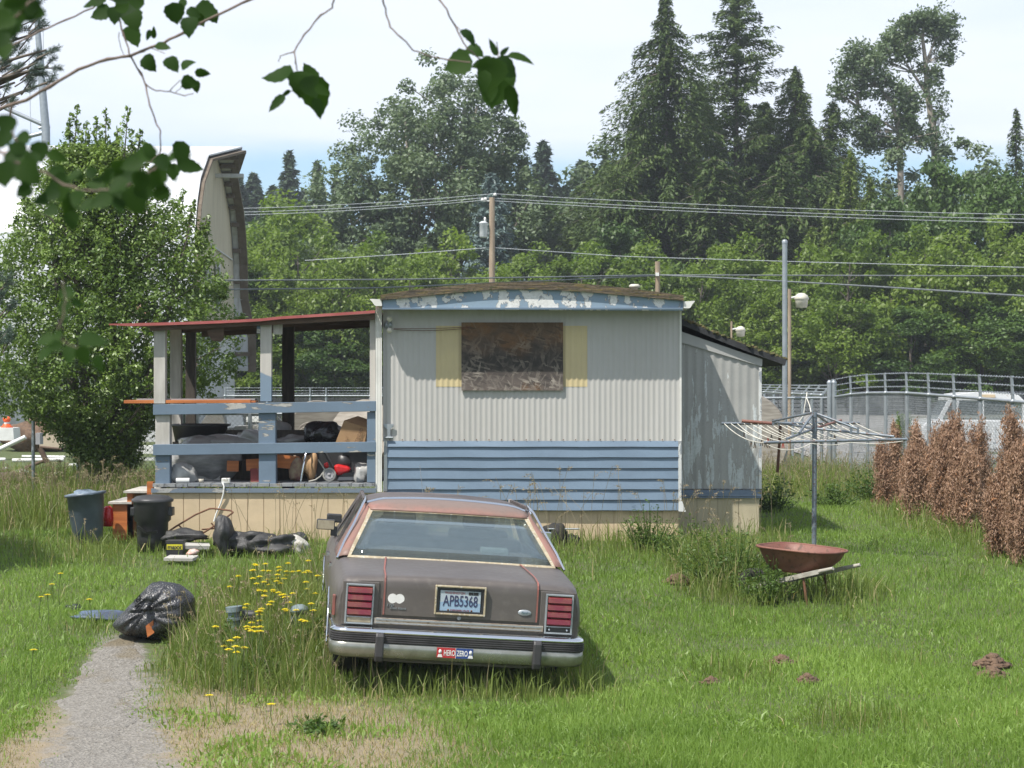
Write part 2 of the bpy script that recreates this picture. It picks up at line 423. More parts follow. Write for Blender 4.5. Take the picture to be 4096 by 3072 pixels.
def m_osb():
    m, t, b, out = newmat('weathered_chipboard'); h = N(t)
    rr = None; cols = []
    geo = h.n('NewGeometry'); p = geo.outputs['Position']
    for k, (ang, sc) in enumerate(((28, (48,1,9)), (-38, (44,1,8)), (75, (50,1,10)), (-8, (42,1,7)))):
        mp0 = h.n('Mapping'); mp0.inputs['Rotation'].default_value = (0, R(ang), 0); h.l(p, mp0.inputs[0])
        mpn = h.n('Mapping'); mpn.inputs['Scale'].default_value = sc; h.l(mp0.outputs[0], mpn.inputs[0])
        vo = h.n('TexVoronoi'); vo.inputs['Scale'].default_value = 1.0; h.l(mpn.outputs[0], vo.inputs['Vector'])
        s = h.n('SeparateColor'); h.l(vo.outputs['Color'], s.inputs[0]); cols.append(s.outputs[0])
    g_ = [h.ramp(c_, 0.80, 1.0) for c_ in cols]; f = h.math('MAXIMUM', h.math('MAXIMUM', g_[0], g_[1]), h.math('MAXIMUM', g_[2], g_[3]))
    f = h.math('MULTIPLY', f, h.math('MULTIPLY', h.ramp(h.noise(p, 7, 4), 0.32, 0.66), 0.8))
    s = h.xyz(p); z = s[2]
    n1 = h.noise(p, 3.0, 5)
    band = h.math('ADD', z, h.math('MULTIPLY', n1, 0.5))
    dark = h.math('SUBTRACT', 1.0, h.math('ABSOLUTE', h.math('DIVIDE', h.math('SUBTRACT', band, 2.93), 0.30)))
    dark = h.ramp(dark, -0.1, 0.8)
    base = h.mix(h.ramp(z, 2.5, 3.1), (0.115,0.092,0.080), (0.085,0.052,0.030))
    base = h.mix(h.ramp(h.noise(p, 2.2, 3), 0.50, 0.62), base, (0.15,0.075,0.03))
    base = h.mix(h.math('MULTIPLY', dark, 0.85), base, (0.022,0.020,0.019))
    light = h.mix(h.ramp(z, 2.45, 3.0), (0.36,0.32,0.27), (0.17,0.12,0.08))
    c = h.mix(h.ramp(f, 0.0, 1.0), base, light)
    c = h.mix(h.ramp(cols[2], 0.0, 0.25), h.mix(0.5, c, (0.02,0.017,0.015)), c)
    h.l(c, b.inputs['Base Color']); b.inputs['Roughness'].default_value = 0.8
    h.bump(f, 0.4, 0.006, b)
    return m
M_OSB = m_osb()
def m_roofing():
    m, t, b, out = newmat('mossy_tar_roofing'); h = N(t); geo = h.n('NewGeometry'); p = geo.outputs['Position']
    mpn = h.n('Mapping'); mpn.inputs['Scale'].default_value = (1.2, 3, 14); h.l(p, mpn.inputs[0])
    n1 = h.noise(mpn.outputs[0], 3, 6); n2 = h.noise(p, 30, 5)
    c = h.mix(h.ramp(n1, 0.35, 0.6), (0.050,0.042,0.032), (0.125,0.095,0.060))
    c = h.mix(h.ramp(h.noise(mpn.outputs[0], 5, 6), 0.56, 0.66), c, (0.16,0.125,0.035))
    c = h.mix(h.ramp(n2, 0.55, 0.7), c, (0.045,0.055,0.02))
    h.l(c, b.inputs['Base Color']); b.inputs['Roughness'].default_value = 0.9
    h.bump(h.math('ADD', n1, n2), 0.6, 0.02, b); return m
M_ROOF = m_roofing()
M_TAR = pm('black_roof_felt', (0.018,0.019,0.022), (0.035,0.036,0.038), scale=8, rough=0.8, bump=0.4)
M_MOSS = pm('moss', (0.06,0.075,0.02), (0.12,0.09,0.04), scale=14, rough=0.95, bump=0.8, bdist=0.03)
M_TAN = pm('tan_skirt_paint', (0.58,0.455,0.30), (0.52,0.41,0.27), scale=2.5, rough=0.75, bump=0.1, dirt=0.3, dirtcol=(0.34,0.27,0.17), stretch=(1,1,2))
M_TAND = pm('tan_skirt_paint_old', (0.46,0.40,0.28), (0.40,0.35,0.24), scale=2.5, rough=0.75, bump=0.1, dirt=0.4, dirtcol=(0.2,0.18,0.11))
M_WOODG = pm('weathered_white_wood', (0.52,0.50,0.46), (0.42,0.40,0.365), scale=3, rough=0.8, bump=0.25, dirt=0.3, dirtcol=(0.22,0.20,0.17), stretch=(5,5,0.8))
M_WOODD = pm('dark_brown_wood', (0.045,0.038,0.032), (0.075,0.062,0.05), scale=4, rough=0.85, bump=0.3, stretch=(5,5,0.8))
M_WOODB = pm('brown_timber', (0.13,0.085,0.06), (0.085,0.055,0.04), scale=4, rough=0.85, bump=0.3, stretch=(1,5,5))
M_RED = pm('red_roof_metal', (0.34,0.075,0.07), (0.40,0.11,0.10), scale=5, rough=0.35, bump=0.03, dirt=0.3)
M_ORANGE = pm('orange_stained_wood', (0.50,0.165,0.045), (0.36,0.11,0.03), scale=3, rough=0.5, bump=0.12, stretch=(0.6,4,6))
M_DECK = pm('grey_deck_paint', (0.17,0.19,0.215), (0.28,0.285,0.28), scale=3.0, rough=0.8, bump=0.3, c3=(0.10,0.10,0.105))
M_GALV = pm('galvanised_steel', (0.36,0.39,0.41), (0.30,0.33,0.35), scale=6, rough=0.45, metal=0.55, bump=0.04)
M_IRON = pm('rusty_iron', (0.11,0.05,0.03), (0.16,0.075,0.04), scale=9, rough=0.85, bump=0.3)
M_CHROME, _t, _b, _o = newmat('chrome'); _b.inputs['Base Color'].default_value = (0.72,0.74,0.76,1); _b.inputs['Metallic'].default_value = 1.0; _b.inputs['Roughness'].default_value = 0.14
M_BLACKP = pm('black_plastic', (0.022,0.022,0.024), (0.035,0.035,0.036), scale=5, rough=0.42, bump=0.05)
M_BULB = pm('frosted_glass', (0.60,0.57,0.48), rough=0.25, bump=0)

# ============================================================ mobile home
WY = 24.4
def wx(sx): return X(sx, WY)
def wz(sy): return Z(sy, WY)
home = thing('mobile_home', 'old grey and blue single wide mobile home with a boarded up window', 'mobile home', (0.24, WY, 0.5))
XL, XR = wx(1532), wx(2722)
ZE, ZM, ZB = wz(1238), wz(1763), wz(2042)
def corrug(x0, x1, z0, z1, y, per, amp, z1b=None):
    """vertical corrugated sheet; z1b is the top at x1"""
    n = int((x1-x0)/per*6); rows = []
    xs = np.linspace(x0, x1, n+1); z1b = z1 if z1b is None else z1b
    def yy(x):
        u = ((x/per) % 1.0)
        return y - amp*(0.5+0.5*math.cos(2*math.pi*u))**1.6 - amp*0.35*max(0.0, math.cos(2*math.pi*(x/per*0.25+0.1)))
    zs = np.linspace(0, 1, 5)
    for k in zs: rows.append([(x, yy(x), z0 + k*(z1 + (z1b-z1)*(x-x0)/(x1-x0) - z0)) for x in xs])
    return MB().grid(rows)
corrug(XL, XR, ZM-0.01, ZE+0.05, WY, 0.066, 0.008).build('wall', M_WALL, home)
b = MB(); b.box((XL+0.01, WY+0.03, ZB), (XR-0.01, WY+12, ZE+0.05)); b.build('body_shell', M_WALL, home)
for x0, x1 in ((1744, 1850), (2248, 2349)):
    corrug(wx(x0), wx(x1), wz(1547), wz(1303), WY-0.003, 0.066, 0.008).build('paint_patch', M_YEL, home, label='yellow painted patch where a shutter once was')
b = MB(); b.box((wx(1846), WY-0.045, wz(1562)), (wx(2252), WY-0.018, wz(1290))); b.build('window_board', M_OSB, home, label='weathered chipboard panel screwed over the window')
for k in range(24):
    MB().lathe([(0.0,-0.005),(0.008,-0.004),(0.008,0)], (wx(1560+k*49.5), WY-0.018, ZM+0.012), 6, 'y').build('screw', M_IRON, home)
# clapboards: laid shingle fashion, the lower edge stands out
lines = [1763, 1788, 1830, 1873, 1916, 1958, 2000, 2042]
b = MB(); rnd = random.Random(2)
for i in range(7):
    zt, zb = wz(lines[i]) - (0.0 if i else 0.0), wz(lines[i+1]); x0, x1 = wx(1549), wx(2713)
    o = 0.034 + rnd.uniform(-0.002, 0.002); n = 12
    top = [(x0+(x1-x0)*k/n, WY-0.012, zt-0.002) for k in range(n+1)]
    bot = [(x0+(x1-x0)*k/n, WY-o-0.002*math.sin(k*1.7+i), zb + 0.004 + 0.0018*math.sin(k*2.1+i*1.3)) for k in range(n+1)]
    inn = [(p[0], WY-0.010, p[2]) for p in bot]
    b.grid([top, bot], smooth=False); b.grid([bot, inn], smooth=False)
    b.add([top[0], bot[0], inn[0]], [(0,1,2)]); b.add([top[-1], bot[-1], inn[-1]], [(2,1,0)])
b.build('clapboard_siding', M_BLUE, home)
b = MB(); b.box((wx(1536), WY-0.03, wz(1965)), (wx(1549), WY+0.02, wz(1763))); b.build('corner_trim', M_PEELW, home)
b = MB(); b.box((XR-0.028, WY-0.04, wz(2000)), (XR+0.008, WY+0.02, wz(1764)))
b.add([(XR-0.028,WY-0.05,wz(2000)),(XR+0.012,WY-0.05,wz(2000)),(XR+0.06,WY-0.06,wz(2046)),(XR-0.03,WY-0.06,wz(2044))], [(0,3,2,1)])
b.build('corner_trim', M_PEELW, home, solid=0.004)
b = MB(); b.box((XR-0.012, WY-0.016, wz(1764)), (XR+0.012, WY+0.02, ZE)); b.build('corner_trim', M_WHITE, home)
# skirting
def skirt(b, x0, x1, y, z0, z1, per=0.19):
    n = max(1, int(round((x1-x0)/per))); st = (x1-x0)/n
    for k in range(n):
        b.box((x0+k*st+0.004, y, z0), (x0+(k+1)*st-0.004, y+0.02, z1))
    b.box((x0, y+0.010, z0), (x1, y+0.03, z1-0.001))
    return b
skirt(MB(), wx(2140)-2.2, XR-0.02, WY+0.035, 0.30, ZB-0.005, 0.2).build('skirting', M_TAN, home)
# arched roof, fascia
FY = 24.06
def fx(sx): return X(sx, FY)
def fz(sy): return Z(sy, FY)
ft = [(1530,1200),(1700,1183),(1914,1162),(2030,1157),(2113,1156),(2250,1161),(2378,1170),(2560,1186),(2730,1203)]
rt = [(1522,1180),(1620,1163),(1730,1150),(1848,1140),(1950,1131),(2047,1127),(2150,1126),(2245,1129),(2380,1139),(2510,1152),(2620,1166),(2734,1181)]
def interp(pts, x): return float(np.interp(x, [p[0] for p in pts], [p[1] for p in pts]))
xs = list(np.linspace(1530, 2730, 25))
poly = [(fx(x), FY, fz(interp(ft, x))) for x in xs] + [(fx(2730), FY, fz(1243)), (fx(1530), FY, fz(1238))]
MB().prism(poly, (0, 0.025, 0)).build('fascia', M_FASC, home)
b = MB(); b.box((fx(1530)-0.004, FY-0.02, fz(1238)-0.0), (fx(2730)+0.004, FY-0.002, fz(1231))); b.box((fx(2724), FY-0.014, fz(1232)), (fx(2732), FY-0.003, fz(1204)))
b.build('fascia_trim', M_BLUEP, home)
xs2 = list(np.linspace(1522, 2734, 30)); rows = []
prof = [(fx(x), fz(interp(rt, x))) for x in xs2]
lowr = [(fx(x), min(fz(interp(ft, min(max(x,1530),2730)))-0.004, fz(interp(rt, x))-0.035)) for x in xs2]
b = MB()
for k in range(4):
    y0 = FY-0.05+0.012*k; t0 = k/4; t1 = (k+1)/4 + (0.06 if k < 3 else 0)
    pl = [(x, y0, zl+(zt-zl)*t0) for (x, zt), (_, zl) in zip(prof, lowr)] + [(x, y0, zl+(zt-zl)*min(t1,1)) for (x, zt), (_, zl) in reversed(list(zip(prof, lowr)))]
    b.prism(pl, (0, 12.8, 0))
b.build('roof', M_ROOF, home)
MB().box((XL+0.01, FY+0.03, ZE+0.012), (XR-0.01, WY+0.02, ZE+0.03)).build('soffit', M_LEANUP, home)
# gutters with end caps, downspout
def gutter(b, x0, sgn, y0, y1, z0, z1, wd):
    pr = [(0,z1),(wd*1.0,z1+0.008),(wd*0.98,z1-0.004),(wd*0.80,(z0+z1)/2+0.01),(wd*0.62,z0+0.01),(wd*0.5,z0),(0,z0)]
    b.prism([(x0+sgn*x, y0, z) for x, z in pr], (0, y1-y0, 0)); return b
gutter(MB(), fx(1528), -1, FY-0.02, WY+12.4, fz(1224), fz(1198), 0.145).build('gutter', M_WHITE, home, fixn=True)
gutter(MB(), fx(2734), 1, FY-0.02, WY+12.4, fz(1233), fz(1206), 0.135).build('gutter', M_WHITE, home, fixn=True)
b = MB(); x0, x1 = wx(1504), wx(1529); y0 = WY-0.10
pl = []
for k in range(9):
    t = k/8; pl.append((x0+(x1-x0)*t, y0 + (0.006 if k % 2 else 0), wz(1966)))
pl += [(x1, y0+0.06, wz(1966)), (x0, y0+0.06, wz(1966))]
b.prism(pl, (0, 0, wz(1222)-wz(1966))); b.build('downspout', M_WHITE, home, fixn=True)
# hinged bracket low on the wall
b = MB(); bx, bz = wx(1556), wz(1724)
b.prism([(bx-0.06,WY-0.03,bz+0.085),(bx+0.06,WY-0.03,bz+0.085),(bx+0.055,WY-0.03,bz+0.05),(bx+0.018,WY-0.03,bz+0.02),(bx+0.018,WY-0.03,bz-0.05),(bx+0.045,WY-0.03,bz-0.085),(bx-0.045,WY-0.03,bz-0.085),(bx-0.018,WY-0.03,bz-0.05),(bx-0.018,WY-0.03,bz+0.02),(bx-0.055,WY-0.03,bz+0.05)], (0,-0.012,0))
b.cyl((bx-0.05,WY-0.045,bz-0.08),(bx+0.05,WY-0.045,bz-0.08),0.012,8)
for q in (-0.045,0.045): b.cyl((bx+q,WY-0.05,bz+0.07),(bx+q,WY-0.03,bz+0.07),0.008,8)
b.build('bracket', M_GALV, home)
# twin floodlight
b = MB(); lx, lz = wx(1553), wz(1300)
b.lathe([(0.0,-0.03),(0.04,-0.03),(0.05,-0.01),(0.05,0)], (lx, WY-0.012, lz), 14, 'y')
b.tube([(lx,WY-0.04,lz),(lx+0.01,WY-0.09,lz+0.03),(lx+0.02,WY-0.10,lz+0.055)], 0.014, 8)
b.tube([(lx,WY-0.04,lz),(lx+0.01,WY-0.09,lz-0.03),(lx+0.02,WY-0.10,lz-0.05)], 0.014, 8)
lamp = b.build('floodlight', M_GALV, home)
for dz in (0.068, -0.07):
    MB().lathe([(0.012,0.03),(0.02,0.01),(0.033,-0.02),(0.035,-0.035),(0.024,-0.052),(0.0,-0.058)], (lx+0.024, WY-0.105, lz+dz), 14, 'y').build('bulb', M_BULB, lamp)
M_CABLE = pm('brown_cable', (0.13,0.045,0.03), rough=0.6, bump=0)
b = MB()
for dz, am in ((0, 0.045), (0.012, 0.02)):
    b.tube([(wx(1575+t*305), WY-0.05, wz(1318) + dz + (wz(1312)-wz(1318))*t - am*4*t*(1-t)*0.5) for t in np.linspace(0,1,14)], 0.0035, 5)
b.build('cable', M_CABLE, home)
# roof vent
b = MB(); vx, vy = X(2538, 26.5), 26.5
b.lathe([(0.045,Z(1175,vy)),(0.045,Z(1150,vy)),(0.075,Z(1150,vy)),(0.07,Z(1141,vy)),(0.05,Z(1137,vy)),(0,Z(1136,vy))], (vx, vy, 0), 14)
b.build('roof_vent', M_BULB, home)

# ---- lean-to room on the right: part of the home
LY = 25.05
def lx_(s): return X(s, LY)
def lz_(s): return Z(s, LY)
lx0, lx1 = XR+0.0, lx_(3044)
corrug(lx0, lx1, lz_(1955), lz_(1318), LY, 0.105, 0.010, lz_(1436)).build('lean_to_wall', M_LEAN, home, label='set back grey wall with flaking paint')
b = MB(); b.prism([(lx0,LY+0.03,lz_(2000)),(lx1-0.01,LY+0.03,lz_(2000)),(lx1-0.01,LY+0.03,lz_(1440)),(lx0,LY+0.03,lz_(1322))], (0,5,0)); b.build('lean_to_shell', M_LEAN, home)
b = MB(); b.prism([(lx0,LY-0.03,lz_(1322)),(lx1+0.015,LY-0.03,lz_(1437)),(lx1+0.01,LY-0.03,lz_(1466)),(lx0+0.1,LY-0.03,lz_(1374)),(lx0,LY-0.03,lz_(1366))], (0,0.018,0)); b.build('lean_to_trim', M_LEANUP, home)
b = MB(); b.box((lx0, LY-0.04, lz_(1984)), (lx1+0.005, LY+0.02, lz_(1960))); b.box((lx0, LY-0.03, lz_(1992)), (lx1+0.005, LY+0.02, lz_(1985)))
b.build('lean_to_sill', peel('sill_paint', (0.14,0.19,0.27), (0.30,0.25,0.15), (1,1,2), 4, 0.60), home)
b = MB(); b.box((lx1-0.03, LY-0.022, lz_(1955)), (lx1+0.006, LY+0.02, lz_(1470))); b.build('corner_trim', M_PEELW, home)
skirt(MB(), lx0, lx1-0.02, LY, 0.32, lz_(1991), 0.27).build('skirting', M_TAND, home)
ry = LY-0.09
b = MB(); a0 = (X(2728,ry), Z(1275,ry)); a1 = (X(3147,ry), Z(1438,ry)); th = 0.075
pl = [(a0[0],ry,a0[1])]; 
for k in range(1, 13):
    t = k/13; pl.append((a0[0]+(a1[0]-a0[0])*t, ry, a0[1]+(a1[1]-a0[1])*t - 0.018*math.sin(math.pi*t)))
pl.append((a1[0],ry,a1[1])); low = [(x-(0.02 if i == len(pl)-1 else 0), y, z-th) for i, (x, y, z) in enumerate(pl)]
b.prism(pl+low[::-1], (0,5.4,0)); b.build('lean_to_roof', M_TAR, home, fixn=True)
b = MB(); rnd = random.Random(8)
for k in range(170):
    t = rnd.random(); x = a0[0]+(a1[0]-a0[0])*t; z = a0[1]+(a1[1]-a0[1])*t - 0.018*math.sin(math.pi*t)
    b.obox((x, ry+rnd.uniform(-0.004, 1.2)*rnd.random(), z+0.004), (rnd.uniform(0.02,0.07), rnd.uniform(0.03,0.08), rnd.uniform(0.01,0.028)), (rnd.uniform(-.3,.3), 0.39+rnd.uniform(-.3,.3), rnd.random()*3))
b.build('moss', M_MOSS, home, kind='stuff')

# ============================================================ porch
PY = 24.3
def px_(s): return X(s, PY)
def pz_(s): return Z(s, PY)
porch = thing('porch', 'open sided wooden porch with blue rails and sloping red roof full of clutter', 'porch', (px_(1050), PY, 0.5))
def post(sx0, sx1, sy0, sy1, D, th, mat, lab=None):
    b = MB(); b.box((X(sx0,D), D, Z(sy1,D)), (X(sx1,D), D+th, Z(sy0,D))); return b.build('post', mat, porch, bevel=0.005, label=lab)
def m_post():
    """mid post: bare pale wood above, blue paint below"""
    m, t, b, out = newmat('half_painted_post'); h = N(t); geo = h.n('NewGeometry'); p = geo.outputs['Position']
    s = h.xyz(p)
    mpn = h.n('Mapping'); mpn.inputs['Scale'].default_value = (8,8,1); h.l(p, mpn.inputs[0])
    n = h.noise(mpn.outputs[0], 3, 6); n2 = h.noise(p, 45, 4)
    wood = h.mix(n, (0.56,0.53,0.49), (0.38,0.36,0.33)); blue = h.mix(n, (0.155,0.22,0.295), (0.19,0.25,0.32))
    z = h.math('ADD', s[2], h.math('MULTIPLY', h.noise(p, 6, 3), 0.06)); z = h.math('ADD', z, h.math('MULTIPLY', s[0], 0.45))
    c = h.mix(h.ramp(z, 2.52-1.32, 2.54-1.32), blue, wood)
    h.l(c, b.inputs['Base Color']); b.inputs['Roughness'].default_value = 0.7; h.bump(n2, 0.2, 0.004, b); return m
M_POSTM = m_post()
post(615, 661, 1306, 1615, PY+0.04, 0.14, M_WOODG); post(621, 679, 1655, 1780, PY+0.04, 0.16, M_WOODG)
post(621, 679, 1818, 1950, PY+0.04, 0.16, M_BLUEP)
post(1041, 1086, 1287, 1606, PY+0.04, 0.10, M_POSTM); post(1034, 1102, 1650, 1775, PY+0.04, 0.16, M_BLUEP); post(1035, 1103, 1812, 1938, PY+0.04, 0.16, M_BLUEP)
post(1479, 1503, 1250, 1935, PY+0.06, 0.12, M_POSTM); post(1468, 1503, 1648, 1930, PY+0.04, 0.05, M_BLUEP)
post(680, 724, 1300, 1960, 26.2, 0.13, M_WOODG, 'bare grey inner post'); post(742, 780, 1300, 1960, 28.3, 0.13, M_WOODD)
post(1128, 1174, 1290, 1960, 27.2, 0.14, M_WOODD, 'dark brown post at the back')
def rail(sl, sr, name='rail'):
    # sl, sr: (top, bottom) at the left and right end
    b = MB(); xa, xb = px_(612), px_(1504); n = 10; f = []; 
    top = [(xa+(xb-xa)*k/n, PY, pz_(sl[0]+(sr[0]-sl[0])*k/n)) for k in range(n+1)]
    bot = [(xa+(xb-xa)*k/n, PY, pz_(sl[1]+(sr[1]-sl[1])*k/n)) for k in range(n+1)]
    b.prism(top+bot[::-1], (0, 0.04, 0)); return b.build(name, M_BLUEP, porch, bevel=0.004)
rail((1618,1660), (1604,1645)); rail((1778,1822), (1767,1808))
# deck boards and fascia
b = MB(); xa, xb = px_(612), px_(1504); rnd = random.Random(4); x = xa
while x < xb:
    wd = 0.142; za = pz_(1934)+rnd.uniform(-.004,.004)
    b.box((x, PY-0.02+rnd.uniform(-.01,.01), za-0.038), (min(x+wd-0.007, xb), PY+4.0, za)); x += wd
b.build('deck', M_DECK, porch)
b = MB(); b.box((px_(607), PY-0.045, pz_(1970)), (px_(1505), PY-0.004, pz_(1953))); b.build('deck_fascia', peel('deck_fascia_paint', (0.16,0.20,0.25), (0.36,0.36,0.35), (0.7,1,3), 3, 0.54), porch)
skirt(MB(), px_(606), px_(1500)+0.6, PY-0.012, 0.30, pz_(1971), 0.19).build('skirting', M_TAN, porch)
# roof: sheet with standing ribs, red trim on the front edge, timber joist below
b = MB(); zl, zr = Z(1303, 24.2), Z(1249, 24.2); x0, x1 = X(437,24.2), X(1500,24.2)
rows = []
for k in range(15):
    t = k/14; xx = x0+(x1-x0)*t; zz = zl+(zr-zl)*t - 0.03*math.sin(math.pi*t)*(1 if t<.6 else .6)
    rows.append([(xx, 24.2, zz+0.012), (xx, 28.6, zz+0.10)])
b.grid(rows, smooth=False); b.build('roof_sheet', M_RED, porch, solid=0.012)
b = MB()
for k in range(14):
    (xa_, _, za_), (xb_, _, zb_) = rows[k][0], rows[k+1][0]
    b.prism([(xa_,24.18,za_+0.012),(xb_,24.18,zb_+0.012),(xb_,24.18,zb_-0.022),(xa_,24.18,za_-0.022+0.02*(k==0))], (0,0.012,0))
b.build('roof_edge_trim', M_RED, porch, fixn=True)
b = MB(); ax, az_ = X(600,24.3), Z(1306,24.3)-0.02; bx_, bz_ = X(1500,24.3), Z(1262,24.3)-0.02
b.prism([(ax,24.26,az_+0.02),(bx_,24.26,bz_+0.04),(bx_,24.26,bz_-0.03),(ax,24.26,az_-0.035)], (0,0.05,0)); b.build('roof_joist', M_WOODB, porch, fixn=True)
for yy in (26.3, 28.35):
    b = MB(); b.beam((ax,yy,az_+0.04),(bx_,yy,bz_+0.06),0.05,0.10); b.build('roof_joist', M_WOODB, porch)
# small board scraps hanging under the joist
b = MB(); b.prism([(px_(827),PY+0.06,pz_(1302)),(px_(893),PY+0.06,pz_(1298)),(px_(892),PY+0.06,pz_(1355)),(px_(880),PY+0.06,pz_(1366)),(px_(845),PY+0.06,pz_(1362)),(px_(828),PY+0.06,pz_(1335))], (0,0.02,0)); b.build('hanging_board', M_WOODB, porch, fixn=True)
b = MB(); b.box((px_(1026),PY+0.03,pz_(1333)),(px_(1039),PY+0.06,pz_(1292))); b.build('hanging_board', M_BLUEP, porch)
b = MB(); b.box((px_(1090),PY+0.08,pz_(1337)),(px_(1126),PY+0.11,pz_(1296))); b.build('hanging_board', M_WOODG, porch)

# ============================================================ wooden steps at the porch end
steps = thing('porch_steps', 'wooden steps with orange risers beside the black bin', 'steps', (X(500,24.9), 24.9, 0.5))
b = MB(); b.box((X(425,24.6),24.7,Z(2016,24.7)),(X(520,24.6),26.0,Z(2008,24.7))); b.build('tread', M_WOODG, steps)
b = MB(); b.box((X(500,24.8),24.7,Z(1972,24.7)),(X(604,24.8),26.0,Z(1964,24.7))); b.build('tread', M_WOODG, steps)
b = MB(); b.box((X(448,24.7),24.74,0.3),(X(528,24.7),24.78,Z(2018,24.7))); b.build('riser', M_ORANGE, steps)
b = MB(); b.box((X(506,24.7),24.74,0.3),(X(528,24.7),25.9,Z(1974,24.7))); b.build('riser', M_ORANGE, steps)
b = MB(); b.box((X(584,24.6),24.66,0.3),(X(609,24.6),24.74,Z(1928,24.6))); b.build('riser', M_ORANGE, steps)
# ============================================================ the sedan
def m_carpaint():
    m, t, b, out = newmat('faded_brown_car_paint'); h = N(t)
    c = h.n('TexCoord'); p = c.outputs['Object']
    n1 = h.noise(p, 1.6, 6, 0.6); n2 = h.noise(p, 14, 6, 0.7); n3 = h.noise(p, 160, 3)
    col = h.mix(h.ramp(n1, 0.35, 0.65), (0.093,0.080,0.073), (0.126,0.111,0.102))
    col = h.mix(h.math('MULTIPLY', h.ramp(n2, 0.52, 0.7), 0.35), col, (0.175,0.16,0.14))
    s = h.xyz(p)
    dirty = h.math('MULTIPLY', h.ramp(s[2], 0.66, 0.50), 0.6)
    col = h.mix(h.math('MULTIPLY', dirty, h.ramp(n2, 0.35, 0.6)), col, (0.10,0.085,0.055))
    h.l(col, b.inputs['Base Color']); b.inputs['Metallic'].default_value = 0.25
    h.l(h.math('MULTIPLY_ADD', n2, 0.35, 0.28), b.inputs['Roughness'])
    b.inputs['Coat Weight'].default_value = 0.12; b.inputs['Coat Roughness'].default_value = 0.35
    h.bump(h.math('ADD', n3, n2), 0.03, 0.003, b); return m
M_CAR = m_carpaint()
def m_vinyl():
    m, t, b, out = newmat('faded_pink_vinyl'); h = N(t); c = h.n('TexCoord'); p = c.outputs['Object']
    n1 = h.noise(p, 2.4, 6, 0.65); n2 = h.noise(p, 22, 6, 0.7); s = h.xyz(p)
    col = h.mix(h.ramp(n1, 0.35, 0.62), (0.25,0.125,0.10), (0.20,0.12,0.095))
    up = h.ramp(h.math('ADD', s[2], h.math('MULTIPLY', n1, 0.10)), 1.375, 1.42)
    col = h.mix(h.math('MULTIPLY', up, 0.85), col, (0.165,0.125,0.105))
    col = h.mix(h.math('MULTIPLY', h.ramp(n2, 0.5, 0.68), 0.4), col, (0.115,0.085,0.07))
    h.l(col, b.inputs['Base Color']); b.inputs['Roughness'].default_value = 0.55
    h.bump(n2, 0.12, 0.004, b); return m
M_VINYL = m_vinyl()
M_CROOF = pm('dusty_dark_roof_paint', (0.075,0.062,0.06), (0.12,0.10,0.095), scale=3, rough=0.5, metal=0.2, bump=0.02)
M_TRIMT = pm('tarnished_trim', (0.46,0.39,0.26), (0.34,0.28,0.18), c3=(0.58,0.55,0.48), scale=9, rough=0.45, metal=0.3, bump=0.05, stretch=(1,1,1))
M_RUB = pm('black_rubber_strip', (0.025,0.024,0.026), (0.045,0.043,0.045), scale=6, rough=0.5, bump=0.05)
M_SEAT = pm('dark_seat_cloth', (0.20,0.165,0.155), (0.13,0.11,0.105), scale=6, rough=0.9)
M_TYRE = pm('tyre_rubber', (0.015,0.015,0.015), (0.03,0.028,0.025), scale=8, rough=0.85)
def m_glass(name, tint, dust, ior_rough=0.08, df=0.25):
    m, t, b, out = newmat(name); h = N(t); t.nodes.remove(b)
    c = h.n('TexCoord'); p = c.outputs['Object']; n = h.noise(p, 3.0, 6, 0.6); n2 = h.noise(p, 26, 5, 0.6)
    tr = h.n('BsdfTransparent'); tr.inputs[0].default_value = (*tint, 1)
    gl = h.n('BsdfGlossy'); gl.inputs['Roughness'].default_value = ior_rough; gl.inputs[0].default_value = (0.85,0.9,0.92,1)
    fr = h.n('Fresnel'); fr.inputs[0].default_value = 1.5
    m1 = h.n('MixShader'); h.l(h.math('MULTIPLY_ADD', fr.outputs[0], 0.62, 0.02), m1.inputs[0]); h.l(tr.outputs[0], m1.inputs[1]); h.l(gl.outputs[0], m1.inputs[2])
    di = h.n('BsdfDiffuse'); di.inputs[0].default_value = (*dust, 1)
    m2 = h.n('MixShader'); f = h.math('ADD', h.math('MULTIPLY_ADD', h.ramp(n, 0.3, 0.7), df*0.35, df*0.75), h.math('MULTIPLY', h.ramp(n2, 0.5, 0.75), df*0.25))
    h.l(f, m2.inputs[0]); h.l(m1.outputs[0], m2.inputs[1]); h.l(di.outputs[0], m2.inputs[2]); h.l(m2.outputs[0], out.inputs[0])
    return m
M_GLASS = m_glass('dusty_car_glass', (0.87,0.92,0.91), (0.20,0.23,0.23), 0.06, 0.08)
M_GLASSS = m_glass('side_glass', (0.82,0.86,0.85), (0.2,0.2,0.2), 0.05, 0.03)
def m_lens():
    m, t, b, out = newmat('red_lens'); h = N(t); c = h.n('TexCoord'); p = c.outputs['Object']
    n = h.noise(p, 9, 5, 0.6); wv = h.n('TexWave'); wv.bands_direction = 'Z'; wv.inputs['Scale'].default_value = 22; h.l(p, wv.inputs[0])
    col = h.mix(h.ramp(n, 0.42, 0.66), (0.17,0.014,0.030), (0.22,0.075,0.05))
    col = h.mix(h.math('MULTIPLY', wv.outputs['Fac'], 0.3), col, (0.13,0.01,0.015))
    h.l(col, b.inputs['Base Color']); b.inputs['Roughness'].default_value = 0.3; b.inputs['Coat Weight'].default_value = 0.4
    return m
M_LENS = m_lens()
M_REFL = pm('yellowed_clear_lens', (0.32,0.28,0.20), (0.24,0.20,0.14), scale=10, rough=0.4)
M_TAPE = pm('faded_red_tape', (0.25,0.085,0.065), (0.19,0.08,0.065), scale=12, rough=0.6)
